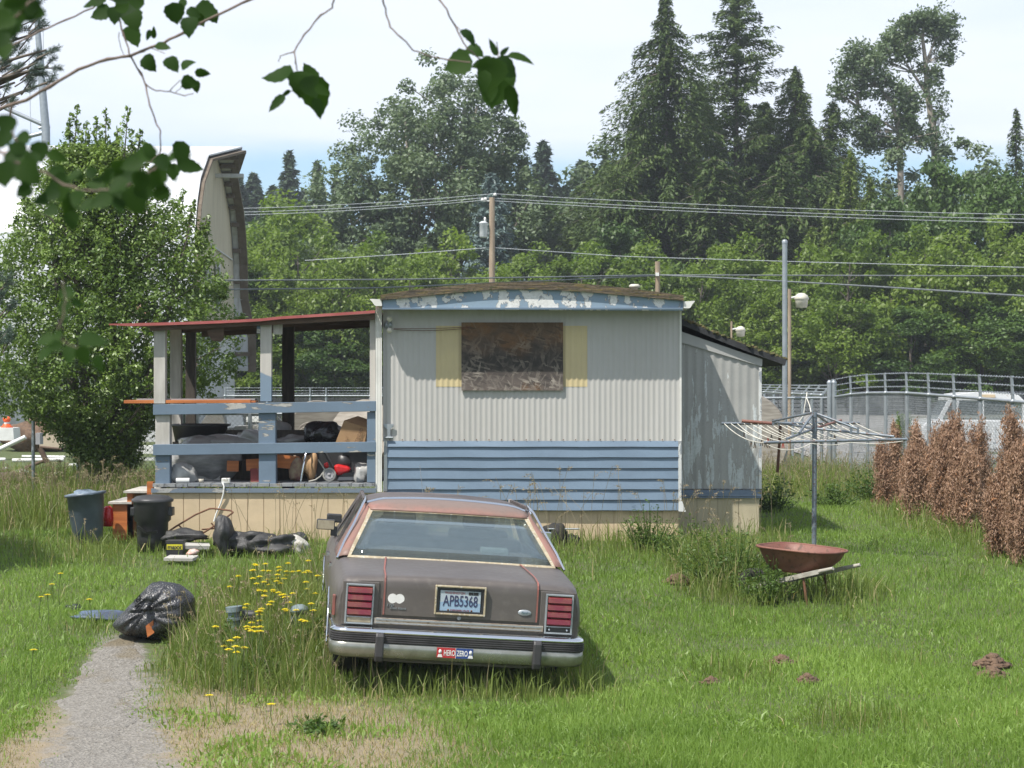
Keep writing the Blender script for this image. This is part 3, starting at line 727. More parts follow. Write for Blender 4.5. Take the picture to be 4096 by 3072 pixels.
M_STICK = pm('white_sticker', (0.78,0.77,0.74), rough=0.5, bump=0)
M_INK = pm('ink', (0.03,0.035,0.09), rough=0.6, bump=0)
M_REDINK = pm('red_ink', (0.30,0.06,0.06), rough=0.6, bump=0)
M_SRED = pm('sticker_red', (0.46,0.03,0.035), rough=0.5, bump=0); M_SBLUE = pm('sticker_blue', (0.025,0.06,0.23), rough=0.5, bump=0)
def m_plate():
    m, t, b, out = newmat('shaded_plate_enamel'); h = N(t); c = h.n('TexCoord'); s = h.xyz(c.outputs['Object'])
    # pale plate, blue sloping mountain band across the lower half
    k = h.math('ABSOLUTE', h.math('ADD', s[0], 0.0))
    zt = h.math('SUBTRACT', 0.757, h.math('MULTIPLY', k, 0.22))
    f = h.ramp(h.math('SUBTRACT', zt, s[2]), 0.0, 0.004); g = h.ramp(s[2], 0.700, 0.735)
    col = h.mix(f, (0.36,0.42,0.46), h.mix(g, (0.26,0.37,0.49), (0.20,0.32,0.45)))  # plate colours lowered to stand in for shade inside the recess
    h.l(col, b.inputs['Base Color']); b.inputs['Roughness'].default_value = 0.45; return m

CYAW, CROLL = R(6.1), R(3.7)
car = thing('parked_car', 'faded brown sedan with pink vinyl roof parked in the long grass', 'car', (-0.435, 15.3, 0.0), (0, CROLL, CYAW))
def CB(): return MB()
def cb(b, name, mat, parent=None, **k): return b.build(name, mat, parent or car, local=True, **k)

# --- body: loft of cross sections
def half(y):
    """half widths (shoulder, bulge, sill) and heights (deck centre, shoulder) along the car"""
    ys = [0.13,0.16,0.24,0.5,1.15,1.9,3.6,4.0,4.9,5.25,5.33]
    return (np.interp(y, ys, [.880,.893,.905,.915,.925,.93,.93,.92,.90,.88,.86]),
            np.interp(y, ys, [.930,.945,.958,.975,.985,.985,.985,.98,.965,.94,.90]),
            np.interp(y, ys, [.895,.90,.905,.91,.925,.93,.93,.92,.91,.89,.87]),
            np.interp(y, ys, [.862,.892,.908,.925,.958,.965,.965,.975,.915,.86,.80]),
            np.interp(y, ys, [.825,.848,.862,.878,.905,.915,.915,.905,.86,.81,.76]))
def ring(y):
    ws, wb, wl, zc, zs = half(y)
    pts = [(0,zc),(ws*0.55,zc-0.002),(ws*0.86,zc-0.010),(ws*0.955,zc-0.020),(ws*0.985,(zc+zs)/2-0.006),(ws+0.008,zs),(wb-0.012,zs-0.10),(wb,zs-0.20),(wb,0.585),(wb-0.008,0.565),(wb-0.002,0.545),(wl+0.02,0.33),(wl-0.03,0.27),(0.5,0.24),(0,0.24)]
    r = [(x, y, z) for x, z in pts]
    return r + [(-x, y, z) for x, z in reversed(pts[1:-1])]
ys = [0.13,0.135,0.15,0.18,0.24,0.36,0.5,0.8,1.15,1.5,1.9,2.6,3.3,3.6,4.0,4.4,4.9,5.15,5.25,5.33]
rings = [ring(y) for y in ys]
b = CB(); b.grid(rings, closed=True); b.add(rings[0], [tuple(range(len(rings[0])))]); b.add(rings[-1], [tuple(reversed(range(len(rings[0]))))])
cb(b, 'body', M_CAR)
# trunk lid: deck skin and rear drop panel standing proud of the body
b = CB()
yy = [1.10,0.95,0.7,0.45,0.30,0.22,0.150,0.126,0.118,0.116,0.115,0.114,0.113]
zz = []
for y in yy[:6]: zz.append(half(y)[3]+0.007)
zz += [.902,.880,.850,.80,.72,.65,.60]
rows = []
for y, z in zip(yy, zz):
    wdt = 0.60
    rows.append([(wdt*s_, y+0.004*s_*s_, z-0.010*abs(s_)**3*(1 if z > .86 else 0)) for s_ in np.linspace(-1,1,13)])
b.grid(rows)
e = [[(p[0]*1.004, p[1]+0.022, p[2]-0.012*(p[2] > .86)) for p in r] for r in rows]
for k in (0,-1): b.grid([[r[k] for r in rows], [r[k] for r in e]], smooth=False)
b.grid([rows[-1], e[-1]], smooth=False)
lid = cb(b, 'trunk_lid', M_CAR)
# raised quarter caps either side of the lid, carrying the lamps
for s_ in (-1, 1):
    b = CB(); b.box((min(s_*0.625,s_*0.905), 0.118, 0.512), (max(s_*0.625,s_*0.905), 0.14, 0.845)); cb(b, 'lamp_panel', M_CAR, bevel=0.006)
# red tape stripes
for s_, xx in ((-1,-0.585),(1,0.60)):
    b = CB(); r = []
    for y, z in zip(yy, zz): 
        x = xx*(0.93+0.07*min(1,(1.1-y)/0.7)); r.append([(x-0.0065,y-0.002,z+0.002),(x+0.0065,y-0.002,z+0.002)])
    b.grid(r, smooth=False); cb(b, 'tape_stripe', M_TAPE, lid, solid=0.001)
# lamps
for s_ in (-1, 1):
    c = s_*0.772; b = CB(); x0, x1, z0, z1 = c-0.108, c+0.108, 0.522, 0.828
    for a, q in (((x0,0.085,z0),(x0+0.014,0.12,z1)),((x1-0.014,0.085,z0),(x1,0.12,z1)),((x0+0.014,0.085,z1-0.014),(x1-0.014,0.12,z1)),((x0+0.014,0.085,z0),(x1-0.014,0.12,z0+0.012)),((x0+0.014,0.087,z0+0.052),(x1-0.014,0.12,z0+0.060))): b.box(a, q)
    tl = cb(b, 'tail_light', M_GALV, bevel=0.003, label='chrome framed tail light' + (' with its reversing lens missing' if s_ > 0 else ''))
    b = CB(); n = 4; lz0, lz1 = z0+0.066, z1-0.02; st = (lz1-lz0)/n
    for k in range(n):
        a0_, a1_ = lz0+k*st, lz0+(k+1)*st
        b.prism([(x0+0.016,0.100,a0_+0.002),(x0+0.016,0.074,a0_+0.010),(x0+0.016,0.078,a1_-0.010),(x0+0.016,0.098,a1_-0.001)], (x1-x0-0.032,0,0))
    b.box((x0+0.014,0.102,z0+0.060),(x1-0.014,0.116,z1-0.014)); cb(b, 'lens', M_LENS, tl, fixn=True)
    if s_ < 0:
        b = CB(); b.box((x0+0.016,0.092,z0+0.014),(x1-0.016,0.115,z0+0.051)); cb(b, 'reversing_lens', M_REFL, tl)
    else:
        b = CB(); b.box((x0+0.016,0.106,z0+0.014),(x1-0.016,0.116,z0+0.051)); cb(b, 'empty_socket', M_BLACKP, tl)
        for q in (-0.07,0.07): cb(CB().lathe([(0.0,-0.012),(0.009,-0.01),(0.009,0)], (c+q,0.106,z0+0.033), 10, 'y'), 'screw', M_CHROME, tl)
# chrome strip under the lid, lock
b = CB(); b.box((-0.655,0.098,0.532),(0.655,0.112,0.578)); st = cb(b, 'trim_strip', pm('stained_chrome_strip', (0.33,0.26,0.19), (0.42,0.38,0.33), c3=(0.15,0.10,0.06), scale=6, rough=0.4, metal=0.4, stretch=(1,1,5)), bevel=0.003)
b = CB(); b.box((-0.64,0.093,0.563),(0.64,0.099,0.571)); b.box((-0.64,0.093,0.539),(0.64,0.099,0.545)); cb(b, 'trim_bead', M_GALV, st)
b = CB(); b.lathe([(0,-0.012),(0.012,-0.011),(0.017,-0.004),(0.018,0.01)], (0.0,0.115,0.604), 16, 'y'); cb(b, 'lock', M_GALV, lid)
# licence plate recess, plate, lettering
b = CB(); x0, x1, z0, z1 = -0.197, 0.197, 0.628, 0.852
def fr(b, x0, x1, z0, z1, w, ya, yb):
    for a, q in (((x0,ya,z0),(x0+w,yb,z1)),((x1-w,ya,z0),(x1,yb,z1)),((x0+w,ya,z1-w),(x1-w,yb,z1)),((x0+w,ya,z0),(x1-w,yb,z0+w))): b.box(a, q)
fr(b, x0, x1, z0, z1, 0.014, 0.078, 0.125); pf = cb(b, 'plate_frame', M_TRIMT, bevel=0.004)
b = CB(); fr(b, x0+0.014, x1-0.014, z0+0.014, z1-0.014, 0.016, 0.088, 0.12); b.box((x0+0.03,0.106,z0+0.03),(x1-0.03,0.11,z1-0.03)); cb(b, 'recess', M_BLACKP, pf)
b = CB(); b.box((-0.157,0.098,0.650),(0.157,0.100,0.815)); pl = cb(b, 'licence_plate', m_plate(), bevel=0.004)
def cm(x, y, z, rx=90): return Matrix.Translation((x, y, z)) @ Matrix.Rotation(R(rx), 4, 'X')
text_part('plate_number', 'APB5368', 0.10, M_INK, pl, cm(0, 0.0965, 0.732), width=0.268, extrude=0.0015, offset=0.0008)
_t = [o for o in car.children_recursive if o.name.startswith('plate_number')][0]
for v in _t.data.vertices: v.co.z = 0.732 + (v.co.z-0.732)*1.18
text_part('plate_text', 'WASHINGTON', 0.024, M_REDINK, pl, cm(-0.045, 0.0965, 0.797), width=0.155)
text_part('plate_text', 'EVERGREEN STATE', 0.018, M_REDINK, pl, cm(0, 0.0965, 0.664), width=0.145)
b = CB(); b.box((0.062,0.0965,0.785),(0.098,0.098,0.808)); b.box((0.100,0.0965,0.785),(0.138,0.098,0.808)); cb(b, 'plate_tab', M_BLACKP, pl)
for q in (-0.09,0.09): cb(CB().lathe([(0,-0.006),(0.007,-0.005),(0.008,0)], (q,0.098,0.665), 8, 'y'), 'plate_bolt', M_IRON, pl)
# stickers and badges on the lid
b = CB()
for q in (-0.520,-0.466): b.lathe([(0,-0.0015 if q < -.5 else -0.002),(0.037,-0.0015),(0.037,0.01)], (q,0.1185,0.728), 28, 'y', smooth=False)
cb(b, 'round_stickers', M_STICK, lid)
text_part('badge', 'LTD', 0.028, M_GALV, lid, cm(-0.535, 0.1135, 0.676), width=0.055, extrude=0.002, shear=0.4)
text_part('badge', 'Crown Victoria', 0.026, M_GALV, lid, cm(-0.475, 0.1120, 0.655), width=0.125, extrude=0.002, shear=0.4)
b = CB(); vs = []
b.lathe([(0,-0.004),(0.045,-0.004),(0.052,0)], (0,0,0), 28, 'y')
for i, v in enumerate(b.v): b.v[i] = (0.505+v[0], 0.112+v[1], 0.672+v[2]*0.44)
ov = cb(b, 'oval_badge', M_GALV, lid)
text_part('badge', 'Ford', 0.026, pm('badge_blue', (0.10,0.16,0.22), rough=0.3, bump=0), lid, cm(0.505, 0.107, 0.672), width=0.05, extrude=0.001, shear=0.3)

# --- bumper: one profile swept round the tail
def path_u(inset, y0):
    P = []; hw = 0.985-inset
    for y in (0.62,0.35,0.2): P.append((-hw, y))
    for k in range(6):
        a = R(90)*k/5; r = 0.13; P.append((-hw + r - r*math.cos(a), 0.13+0.0 + y0 - r*math.sin(a) + 0.0))
    n = 12
    for k in range(1, n): x = (-hw+0.13) + (2*hw-0.26)*k/n; P.append((x, y0 - 0.022*(1-(x/hw)**2)))
    L = P[:9]; P += [(-x, y) for x, y in reversed(L)]
    return P
def sweep(prof, y0=0.0):
    """prof: (outward offset, z); offset is measured inwards from the bumper face"""
    rows = []
    for ins, z in prof: rows.append([(x, y+ins, z) for x, y in path_u(ins, y0)])
    return rows
# lower chrome, black strip, chrome shelf
b = CB(); b.grid(sweep([(0.06,0.275),(0.018,0.285),(0.004,0.31),(0.0,0.36),(0.006,0.395),(0.02,0.40)])); bump = cb(b, 'bumper', M_CHROME, solid=0.003)
bm_m, bt, bb, bo = newmat('dull_bumper_chrome'); hh = N(bt); cc = hh.n('TexCoord'); n_ = hh.noise(cc.outputs['Object'], 5, 6, 0.65)
hh.l(hh.mix(hh.ramp(n_, 0.4, 0.7), (0.36,0.36,0.32), (0.20,0.20,0.155)), bb.inputs['Base Color']); bb.inputs['Metallic'].default_value = 0.75; hh.l(hh.math('MULTIPLY_ADD', n_, 0.3, 0.15), bb.inputs['Roughness'])
bump.data.materials[0] = bm_m
b = CB(); prof = [(0.02,0.398)]
for k in range(4):
    z = 0.400+k*0.0165; prof += [(0.000,z+0.001),(-0.002,z+0.004),(-0.002,z+0.011),(0.003,z+0.014)]
prof += [(0.02,0.468)]
b.grid(sweep(prof), smooth=False); cb(b, 'rubber_strip', M_RUB, bump)
b = CB(); b.grid(sweep([(0.018,0.466),(0.0,0.470),(0.000,0.482),(0.012,0.497),(0.04,0.505),(0.12,0.508),(0.15,0.506)])); cb(b, 'chrome_shelf', M_CHROME, bump)
for s_ in (-1, 1):
    xx = s_*0.605-0.0; b = CB()
    b.prism([(xx-0.033,-0.045,0.475),(xx-0.033,-0.058,0.45),(xx-0.033,-0.058,0.30),(xx-0.033,-0.045,0.255),(xx-0.033,0.0,0.25),(xx-0.033,0.01,0.475)], (0.066,0,0)); cb(b, 'bumper_guard', M_RUB, bump, fixn=True, bevel=0.012)
# bumper sticker
b = CB(); ya = -0.0235; b.box((-0.165,ya-0.0035,0.312),(-0.022,ya+0.01,0.388)); bs = cb(b, 'bumper_sticker', M_SRED)
b = CB(); b.box((-0.019,ya-0.0035,0.312),(0.112,ya+0.01,0.388)); cb(b, 'sticker_field', M_SBLUE, bs)
b = CB(); b.box((-0.022,ya-0.004,0.310),(-0.019,ya+0.01,0.390)); cb(b, 'sticker_line', M_STICK, bs)
text_part('sticker_text', 'HERO', 0.060, M_STICK, bs, cm(-0.068, ya-0.0046, 0.348), width=0.086, offset=0.001)
text_part('sticker_text', 'ZERO', 0.060, M_STICK, bs, cm(0.029, ya-0.0046, 0.348), width=0.084, offset=0.001)
for xx in (-0.140, 0.094):
    b = CB(); b.lathe([(0,-0.0008),(0.012,-0.0008),(0.012,0.001)], (0,0,0), 12, 'y')
    for i, v in enumerate(b.v): b.v[i] = (xx+v[0], ya-0.0040+v[1], 0.358+v[2]*1.4)
    n0 = len(b.v); b.prism([(xx-0.02,ya-0.0048,0.316),(xx+0.02,ya-0.0048,0.316),(xx+0.012,ya-0.0048,0.338),(xx-0.012,ya-0.0048,0.338)], (0,0.002,0))
    cb(b, 'sticker_figure', M_STICK, bs)

# --- greenhouse
ZB_ = 0.945
def P3(x, y, z): return (x, y, z)
def mir(s_, p): return (p[0]*s_, p[1], p[2])
# back glass outline (half): base and top
GBx, GBy, GBz = 0.828, 1.13, 0.958
GTx, GTy, GTz = 0.650, 1.74, 1.292
def gl(s_, t, off=0):     # point on the back glass plane, bowed outwards in the middle
    x = (GBx+(GTx-GBx)*t); y = GBy+(GTy-GBy)*t; z = GBz+(GTz-GBz)*t
    bow = 0.075*(1-s_*s_)
    return (x*s_, y-bow*0.8, z+bow*0.12)
b = CB(); b.grid([[gl(s_, t) for s_ in np.linspace(-1,1,17)] for t in (0,0.25,0.5,0.75,1)]); cb(b, 'rear_window', M_GLASS, solid=0.006)
# tarnished frame round the glass
b = CB(); w_ = 0.020; fr_pts = [gl(s_, 0) for s_ in np.linspace(-1,1,17)] + [gl(1, t) for t in (0.25,0.5,0.75)] + [gl(s_, 1) for s_ in np.linspace(1,-1,17)] + [gl(-1, t) for t in (0.75,0.5,0.25)]
out_ = []
for (x, y, z) in fr_pts:
    dx = 0.030*(1 if x > 0 else -1) if abs(x) > (0.99*(GTx+(GBx-GTx)*(GTz-z)/(GTz-GBz)))-0.002 or False else 0
    dz = -0.020 if z < GBz+0.02 else (0.024 if z > GTz-0.004 else 0); k = dz
    out_.append((x+dx, y + k*1.3 - 0.006, z + k*0.8 - 0.0))
b.grid([[ (x, y-0.006, z) for x, y, z in fr_pts], out_], closed=True, smooth=False); cb(b, 'window_frame', M_TRIMT, solid=0.008)
# vinyl roof: header, sail panels
RYb, RZb = 1.865, 1.388      # rear edge of the roof top
def rz_(s_): return -0.038*s_*s_ - 0.030*max(0,abs(s_)-0.80)/0.2
def roofpt(s_, y, z0, hw): return (hw*s_, y, z0 + rz_(s_))
ss = np.linspace(-1, 1, 25)
b = CB()
head = []
for t in np.linspace(0, 1, 6):
    row = []
    for s_ in ss:
        g = gl(s_, 1); top = roofpt(s_, RYb, RZb, 0.70)
        c_ = math.sin(t*math.pi)*0.014
        row.append((g[0]*1.03+(top[0]-g[0]*1.03)*t, g[1]-0.004+(top[1]-g[1])*t, g[2]+0.012+(top[2]-g[2]-0.012)*t + c_))
    head.append(row)
for y, z in ((1.95,1.398),(2.06,1.404)): head.append([roofpt(s_, y, z, 0.705) for s_ in ss])
b.grid(head)
for s_ in (-1, 1):
    # rear-facing strip beside the glass then the side of the sail panel down to the belt
    rows = []
    for t in np.linspace(0, 1, 9):
        g = gl(s_, t); gx = g[0]+0.014*s_
        ox = s_*(0.938+(0.700-0.938)*t); oy = 1.20+(RYb-1.20)*t; oz = 0.930+(RZb-0.068-0.930)*t + 0.018*math.sin(math.pi*t)
        fx_ = s_*(0.945+(0.715-0.945)*t); fy_ = 2.00+(2.08-2.00)*t; fz_ = 0.925+(1.356-0.925)*t
        rows.append([(gx, g[1]-0.002, g[2]+0.0), (gx+(ox-gx)*0.55, g[1]+(oy-g[1])*0.30, g[2]+(oz-g[2])*0.5+0.008), (ox*0.985+0, oy-0.03, oz+0.010), (ox+0.006*s_, oy+0.04, oz), (fx_, fy_, fz_)])
    b.grid(rows)
cb(b, 'vinyl_roof', M_VINYL, solid=0.006)
# front edge of the vinyl: pale band
b = CB(); b.grid([[roofpt(s_, y, z, 0.708) for s_ in ss] for y, z in ((2.02,1.406),(2.04,1.420),(2.10,1.420),(2.12,1.406))]); cb(b, 'roof_band', M_CHROME)
for s_ in (-1, 1):
    b = CB(); b.tube([(s_*0.938,1.165,0.925),(s_*0.885,1.33,1.05),(s_*0.80,1.55,1.205),(s_*0.735,1.80,1.345),(s_*0.712,1.93,1.375),(s_*0.708,2.1,1.392)], 0.011, 8); cb(b, 'drip_moulding', M_CHROME)
# painted roof ahead of it
b = CB(); b.grid([[roofpt(s_, y, z, hw) for s_ in ss] for y, z, hw in ((2.04,1.400,.705),(2.3,1.410,.705),(2.8,1.410,.70),(3.15,1.395,.69),(3.30,1.380,.68),(3.36,1.355,.67))]); cb(b, 'roof', M_CROOF, solid=0.02)
# windscreen, side glass, pillars
b = CB(); b.grid([[(0.66*s_, 3.36+0.03*(1-s_*s_), 1.345) for s_ in ss],[(0.82*s_, 3.98+0.08*(1-s_*s_), 0.965) for s_ in ss]]); cb(b, 'windscreen', M_GLASSS, solid=0.006)
for s_ in (-1, 1):
    b = CB(); b.grid([[(s_*0.905,2.02,0.93),(s_*0.905,2.80,0.93),(s_*0.90,3.85,0.93)],[(s_*0.708,2.10,1.350),(s_*0.708,2.80,1.358),(s_*0.69,3.30,1.335)]], smooth=False); cb(b, 'side_window', M_GLASSS, solid=0.005)
    b = CB()
    b.beam((s_*0.915,2.80,0.92),(s_*0.715,2.80,1.365),0.05,0.02,(1,0,0)); b.beam((s_*0.905,3.93,0.92),(s_*0.69,3.34,1.36),0.05,0.03,(1,0,0))
    b.beam((s_*0.915,2.00,0.925),(s_*0.905,3.93,0.925),0.03,0.025); b.beam((s_*0.715,2.02,1.372),(s_*0.70,3.34,1.362),0.03,0.025)
    cb(b, 'window_pillars', M_CROOF)
    # door mirror on its stalk
    b = CB(); mx_ = s_*1.01
    b.prism([(mx_-0.085,3.30,1.000),(mx_+0.085,3.30,1.000),(mx_+0.085,3.30,1.095),(mx_-0.085,3.30,1.095)], (0,0.07,0.0))
    mm = cb(b, 'door_mirror', M_BLACKP if s_ < 0 else M_CHROME, bevel=0.012, fixn=True)
    b = CB(); b.box((mx_-0.076,3.294,1.007),(mx_+0.076,3.299,1.088)); cb(b, 'mirror_glass', M_REFL if s_ < 0 else M_CHROME, mm)
    b = CB(); b.box((min(s_*0.90,s_*0.96),3.33,0.945),(max(s_*0.90,s_*0.96),3.40,1.03)); cb(b, 'mirror_stalk', M_BLACKP, mm)
    # wheels, arch lips, side moulding, marker lamp
    for wy_ in (1.27, 4.22):
        b = CB(); b.lathe([(0.20,-0.10),(0.30,-0.10),(0.335,-0.07),(0.34,0),(0.335,0.07),(0.30,0.10),(0.20,0.10)], (s_*0.83, wy_, 0.30), 28, 'x'); wh = cb(b, 'wheel', M_TYRE)
        b = CB(); b.lathe([(0.0,s_*0.085),(0.06,s_*0.09),(0.09,s_*0.06),(0.18,s_*0.05),(0.205,s_*0.09)], (s_*0.83, wy_, 0.30), 24, 'x'); cb(b, 'wheel_trim', M_GALV, wh)
        b = CB(); pts = [(s_*0.988, wy_-0.40*math.cos(a), 0.26+0.42*math.sin(a)) for a in np.linspace(0.05, math.pi-0.05, 18)]
        b.tube(pts, 0.009, 6); cb(b, 'arch_lip', M_CHROME)
        b = CB(); b.add([(s_*0.987, y, z) for _, y, z in pts] + [(s_*0.987, wy_+0.38, 0.25), (s_*0.987, wy_-0.38, 0.25)], [tuple(range(len(pts)+2))]); cb(b, 'wheel_well_shade', M_BLACKP, solid=0.002)  # thin dark sheet stands in for the shade of an uncut wheel opening
    b = CB(); b.box((min(s_*0.975,s_*0.992),0.5,0.545),(max(s_*0.975,s_*0.992),5.1,0.57)); cb(b, 'side_moulding', M_CHROME)
b = CB(); b.box((-0.975,0.20,0.57),(-0.955,0.29,0.72)); cb(b, 'marker_lamp', M_TAPE)
for y_ in (1.75, 2.85):
    b = CB(); b.box((-0.992,y_,0.80),(-0.97,y_+0.15,0.83)); cb(b, 'door_handle', M_CHROME)
# interior seen through the glass
b = CB(); b.box((-0.70,1.45,0.955),(0.70,1.85,1.00)); cb(b, 'parcel_shelf', M_SEAT)
b = CB(); b.box((-0.66,1.90,0.90),(0.66,2.05,1.10)); cb(b, 'rear_seat', M_SEAT, bevel=0.05)
for xx in (-0.36, 0.36):
    b = CB(); b.box((xx-0.27,2.75,0.90),(xx+0.27,2.9,1.12)); b.box((xx-0.15,2.76,1.12),(xx+0.15,2.86,1.25)); cb(b, 'front_seat', M_SEAT, bevel=0.04)
# chrome spotlight on the windscreen pillar
b = CB(); b.lathe([(0.0,-0.10),(0.03,-0.095),(0.055,-0.06),(0.062,-0.01),(0.066,0.02),(0.066,0.035),(0.0,0.04)], (0.86, 3.52, 1.235), 18, 'y'); sp = cb(b, 'spotlight', M_CHROME)
b = CB(); b.tube([(0.86,3.52,1.19),(0.85,3.60,1.12),(0.80,3.66,1.10)], 0.012, 8); cb(b, 'spotlight_arm', M_CHROME, sp)
b = CB(); b.box((-1.0,3.52,1.055),(-0.86,3.60,1.135)); cb(b, 'mirror_housing', M_BLACKP, bevel=0.012)
# things left on the parcel shelf, steering wheel
b = CB(); b.box((0.28,1.50,1.00),(0.50,1.70,1.045)); cb(b, 'shelf_box', pm('pale_card', (0.35,0.40,0.40), rough=0.7))
b = CB(); n_ = 22; pr_ = [Vector((-0.36+0.19*math.cos(2*math.pi*k/n_), 3.35+0.07*math.sin(2*math.pi*k/n_), 1.02+0.17*math.sin(2*math.pi*k/n_))) for k in range(n_+1)]; b.tube(pr_, 0.014, 6, cap=False); cb(b, 'steering_wheel', M_BLACKP)
b = CB(); b.box((-0.80,3.5,0.93),(0.80,3.9,1.0)); cb(b, 'dashboard', M_SEAT, bevel=0.03)
# aerial
b = CB(); b.tube([(-0.02,4.05,0.98),(-0.13,4.05,1.62)], 0.003, 5); cb(b, 'aerial', M_GALV)
b = CB(); b.box((0.02,3.28,1.17),(0.2,3.31,1.24)); cb(b, 'rear_view_mirror', M_BLACKP)
# ============================================================ clutter on the porch
DZ = pz_(1934)     # deck surface
M_CARD = pm('cardboard', (0.40,0.25,0.13), (0.34,0.21,0.11), scale=4, rough=0.85, bump=0.05)
M_TARP = pm('dusty_black_tarpaulin', (0.028,0.028,0.029), (0.06,0.059,0.057), scale=5, rough=0.55, bump=0.5, bdist=0.03)
M_PLAST = pm('cloudy_plastic_sheet', (0.40,0.40,0.39), (0.30,0.30,0.29), scale=4, rough=0.22, bump=0.1)
M_BAG = pm('black_bin_liner', (0.012,0.012,0.014), (0.022,0.022,0.024), scale=4, rough=0.24, bump=0.12, spec=0.6)
M_STONE_ = pm('pale_cloth', (0.42,0.41,0.40), (0.3,0.3,0.3), scale=6, rough=0.8)
M_GREYB = pm('grey_board', (0.30,0.30,0.31), (0.25,0.25,0.26), scale=3, rough=0.8, bump=0.1)
M_SPOOL = pm('weathered_spool_wood', (0.36,0.33,0.29), (0.25,0.225,0.195), scale=3, rough=0.9, bump=0.4, stretch=(1,1,7))
M_REDP = pm('red_enamel', (0.55,0.02,0.02), (0.42,0.015,0.02), scale=4, rough=0.25, bump=0.02)
M_WHEELP = pm('grey_wheel_plastic', (0.42,0.41,0.37), (0.34,0.33,0.30), scale=7, rough=0.6, bump=0.1)
M_WH = pm('white_plastic', (0.72,0.72,0.70), (0.62,0.62,0.60), scale=5, rough=0.4, bump=0.03)
M_REDD = pm('dull_red_paint', (0.26,0.05,0.05), (0.2,0.04,0.04), scale=5, rough=0.6)
def lump(b, c, r, seed, n=24, m=14, amp=0.25, flat=0.0, pw=1.0, fold=0.0):
    """crumpled closed surface: bags, tarpaulins, heaps"""
    rg = np.random.default_rng(seed); K = rg.normal(size=(9,3))*2.2; ph = rg.uniform(0,6.28,9); rows = []
    for i in range(m+1):
        th = math.pi*i/m; row = []
        for k in range(n):
            a = 2*math.pi*k/n; d = np.array([math.sin(th)*math.cos(a), math.sin(th)*math.sin(a), math.cos(th)])
            f = 1 + amp*float(np.sum(np.sin(K@d*1.6+ph)))/5 + fold*math.sin(a*9+ph[0]+3*th)*math.sin(th)
            z = d[2]*r[2]*f
            if flat and z < -flat*r[2]: z = -flat*r[2]
            row.append((c[0]+d[0]*r[0]*f, c[1]+d[1]*r[1]*f, c[2]+z))
        rows.append(row)
    return b.grid(rows, closed=True)
def single(b, name, mat, label, cat, loc, group=None, **k):
    """a thing that is one mesh with its origin at its base"""
    o = b.build(name, mat, **k); loc = Vector(loc)
    o.data.transform(Matrix.Translation(-loc)); o.location = loc
    return tag(o, label, cat, group)
# orange plank on the top rail
b = MB(); b.prism([(px_(492),PY+0.05,pz_(1614)),(px_(1000),PY+0.05,pz_(1612)),(px_(1000),PY+0.05,pz_(1599)),(px_(492),PY+0.05,pz_(1601))], (0,0.30,0)); b.box((px_(1000),PY+0.06,pz_(1611)),(px_(1020),PY+0.33,pz_(1603)))
single(b, 'plank', M_ORANGE, 'long orange plank lying along the top rail of the porch', 'plank', (px_(745), PY+0.2, pz_(1614)), bevel=0.003)
b = MB(); b.box((px_(540),PY+0.10,pz_(1600)),(px_(1015),PY+0.34,pz_(1595)))
single(b, 'thin_board', M_GREYB, 'thin grey board lying on top of the orange plank', 'board', (px_(745), PY+0.2, pz_(1600)))
# plastic wrapped bundle
yb = PY+0.75; t = thing('wrapped_bundle', 'bundle wrapped in cloudy plastic sheet at the left end of the porch', 'bundle', (X(790,yb), yb, DZ))
b = MB(); lump(b, (X(800,yb), yb+0.3, DZ+0.22), (0.50,0.42,0.33), 11, 44, 26, 0.16, flat=0.85, fold=0.03); b.build('plastic_sheet', pm('dark_cloudy_plastic', (0.36,0.36,0.35), (0.20,0.20,0.195), scale=3.5, rough=0.2, bump=0.3, bdist=0.04, stretch=(1,1,3)), t)
b = MB(); b.box((X(690,yb),yb,DZ+0.0),(X(880,yb),yb+0.7,DZ+0.30)); b.build('crate', M_WOODG, t)
b = MB(); lump(b, (X(880,25.4), 25.6, Z(1772,25.4)), (0.52,0.4,0.10), 12, 30, 12, 0.3, fold=0.05)
single(b, 'plastic_sheet', M_PLAST, 'loose clear plastic sheet spread over the wrapped bundle', 'sheet', (X(860,25.4), 25.6, Z(1790,25.4)))
# black tub
b = MB(); yy_ = 26.0; b.lathe([(0.0,0.0),(0.32,0.0),(0.36,0.20),(0.40,0.21),(0.40,0.235),(0.36,0.235),(0.33,0.05),(0,0.05)], (X(800,yy_), yy_, Z(1768,yy_)), 22)
single(b, 'tub', M_BLACKP, 'black plastic tub on top of the wrapped bundle', 'tub', (X(800,yy_), yy_, Z(1768,yy_)))
b = MB(); yy_ = 25.8; b.box((X(690,yy_),yy_,DZ),(X(900,yy_),yy_+0.6,Z(1768,yy_)))
single(b, 'crate', M_WOODD, 'dark wooden crate under the black tub', 'crate', (X(795,yy_), yy_+0.3, DZ))
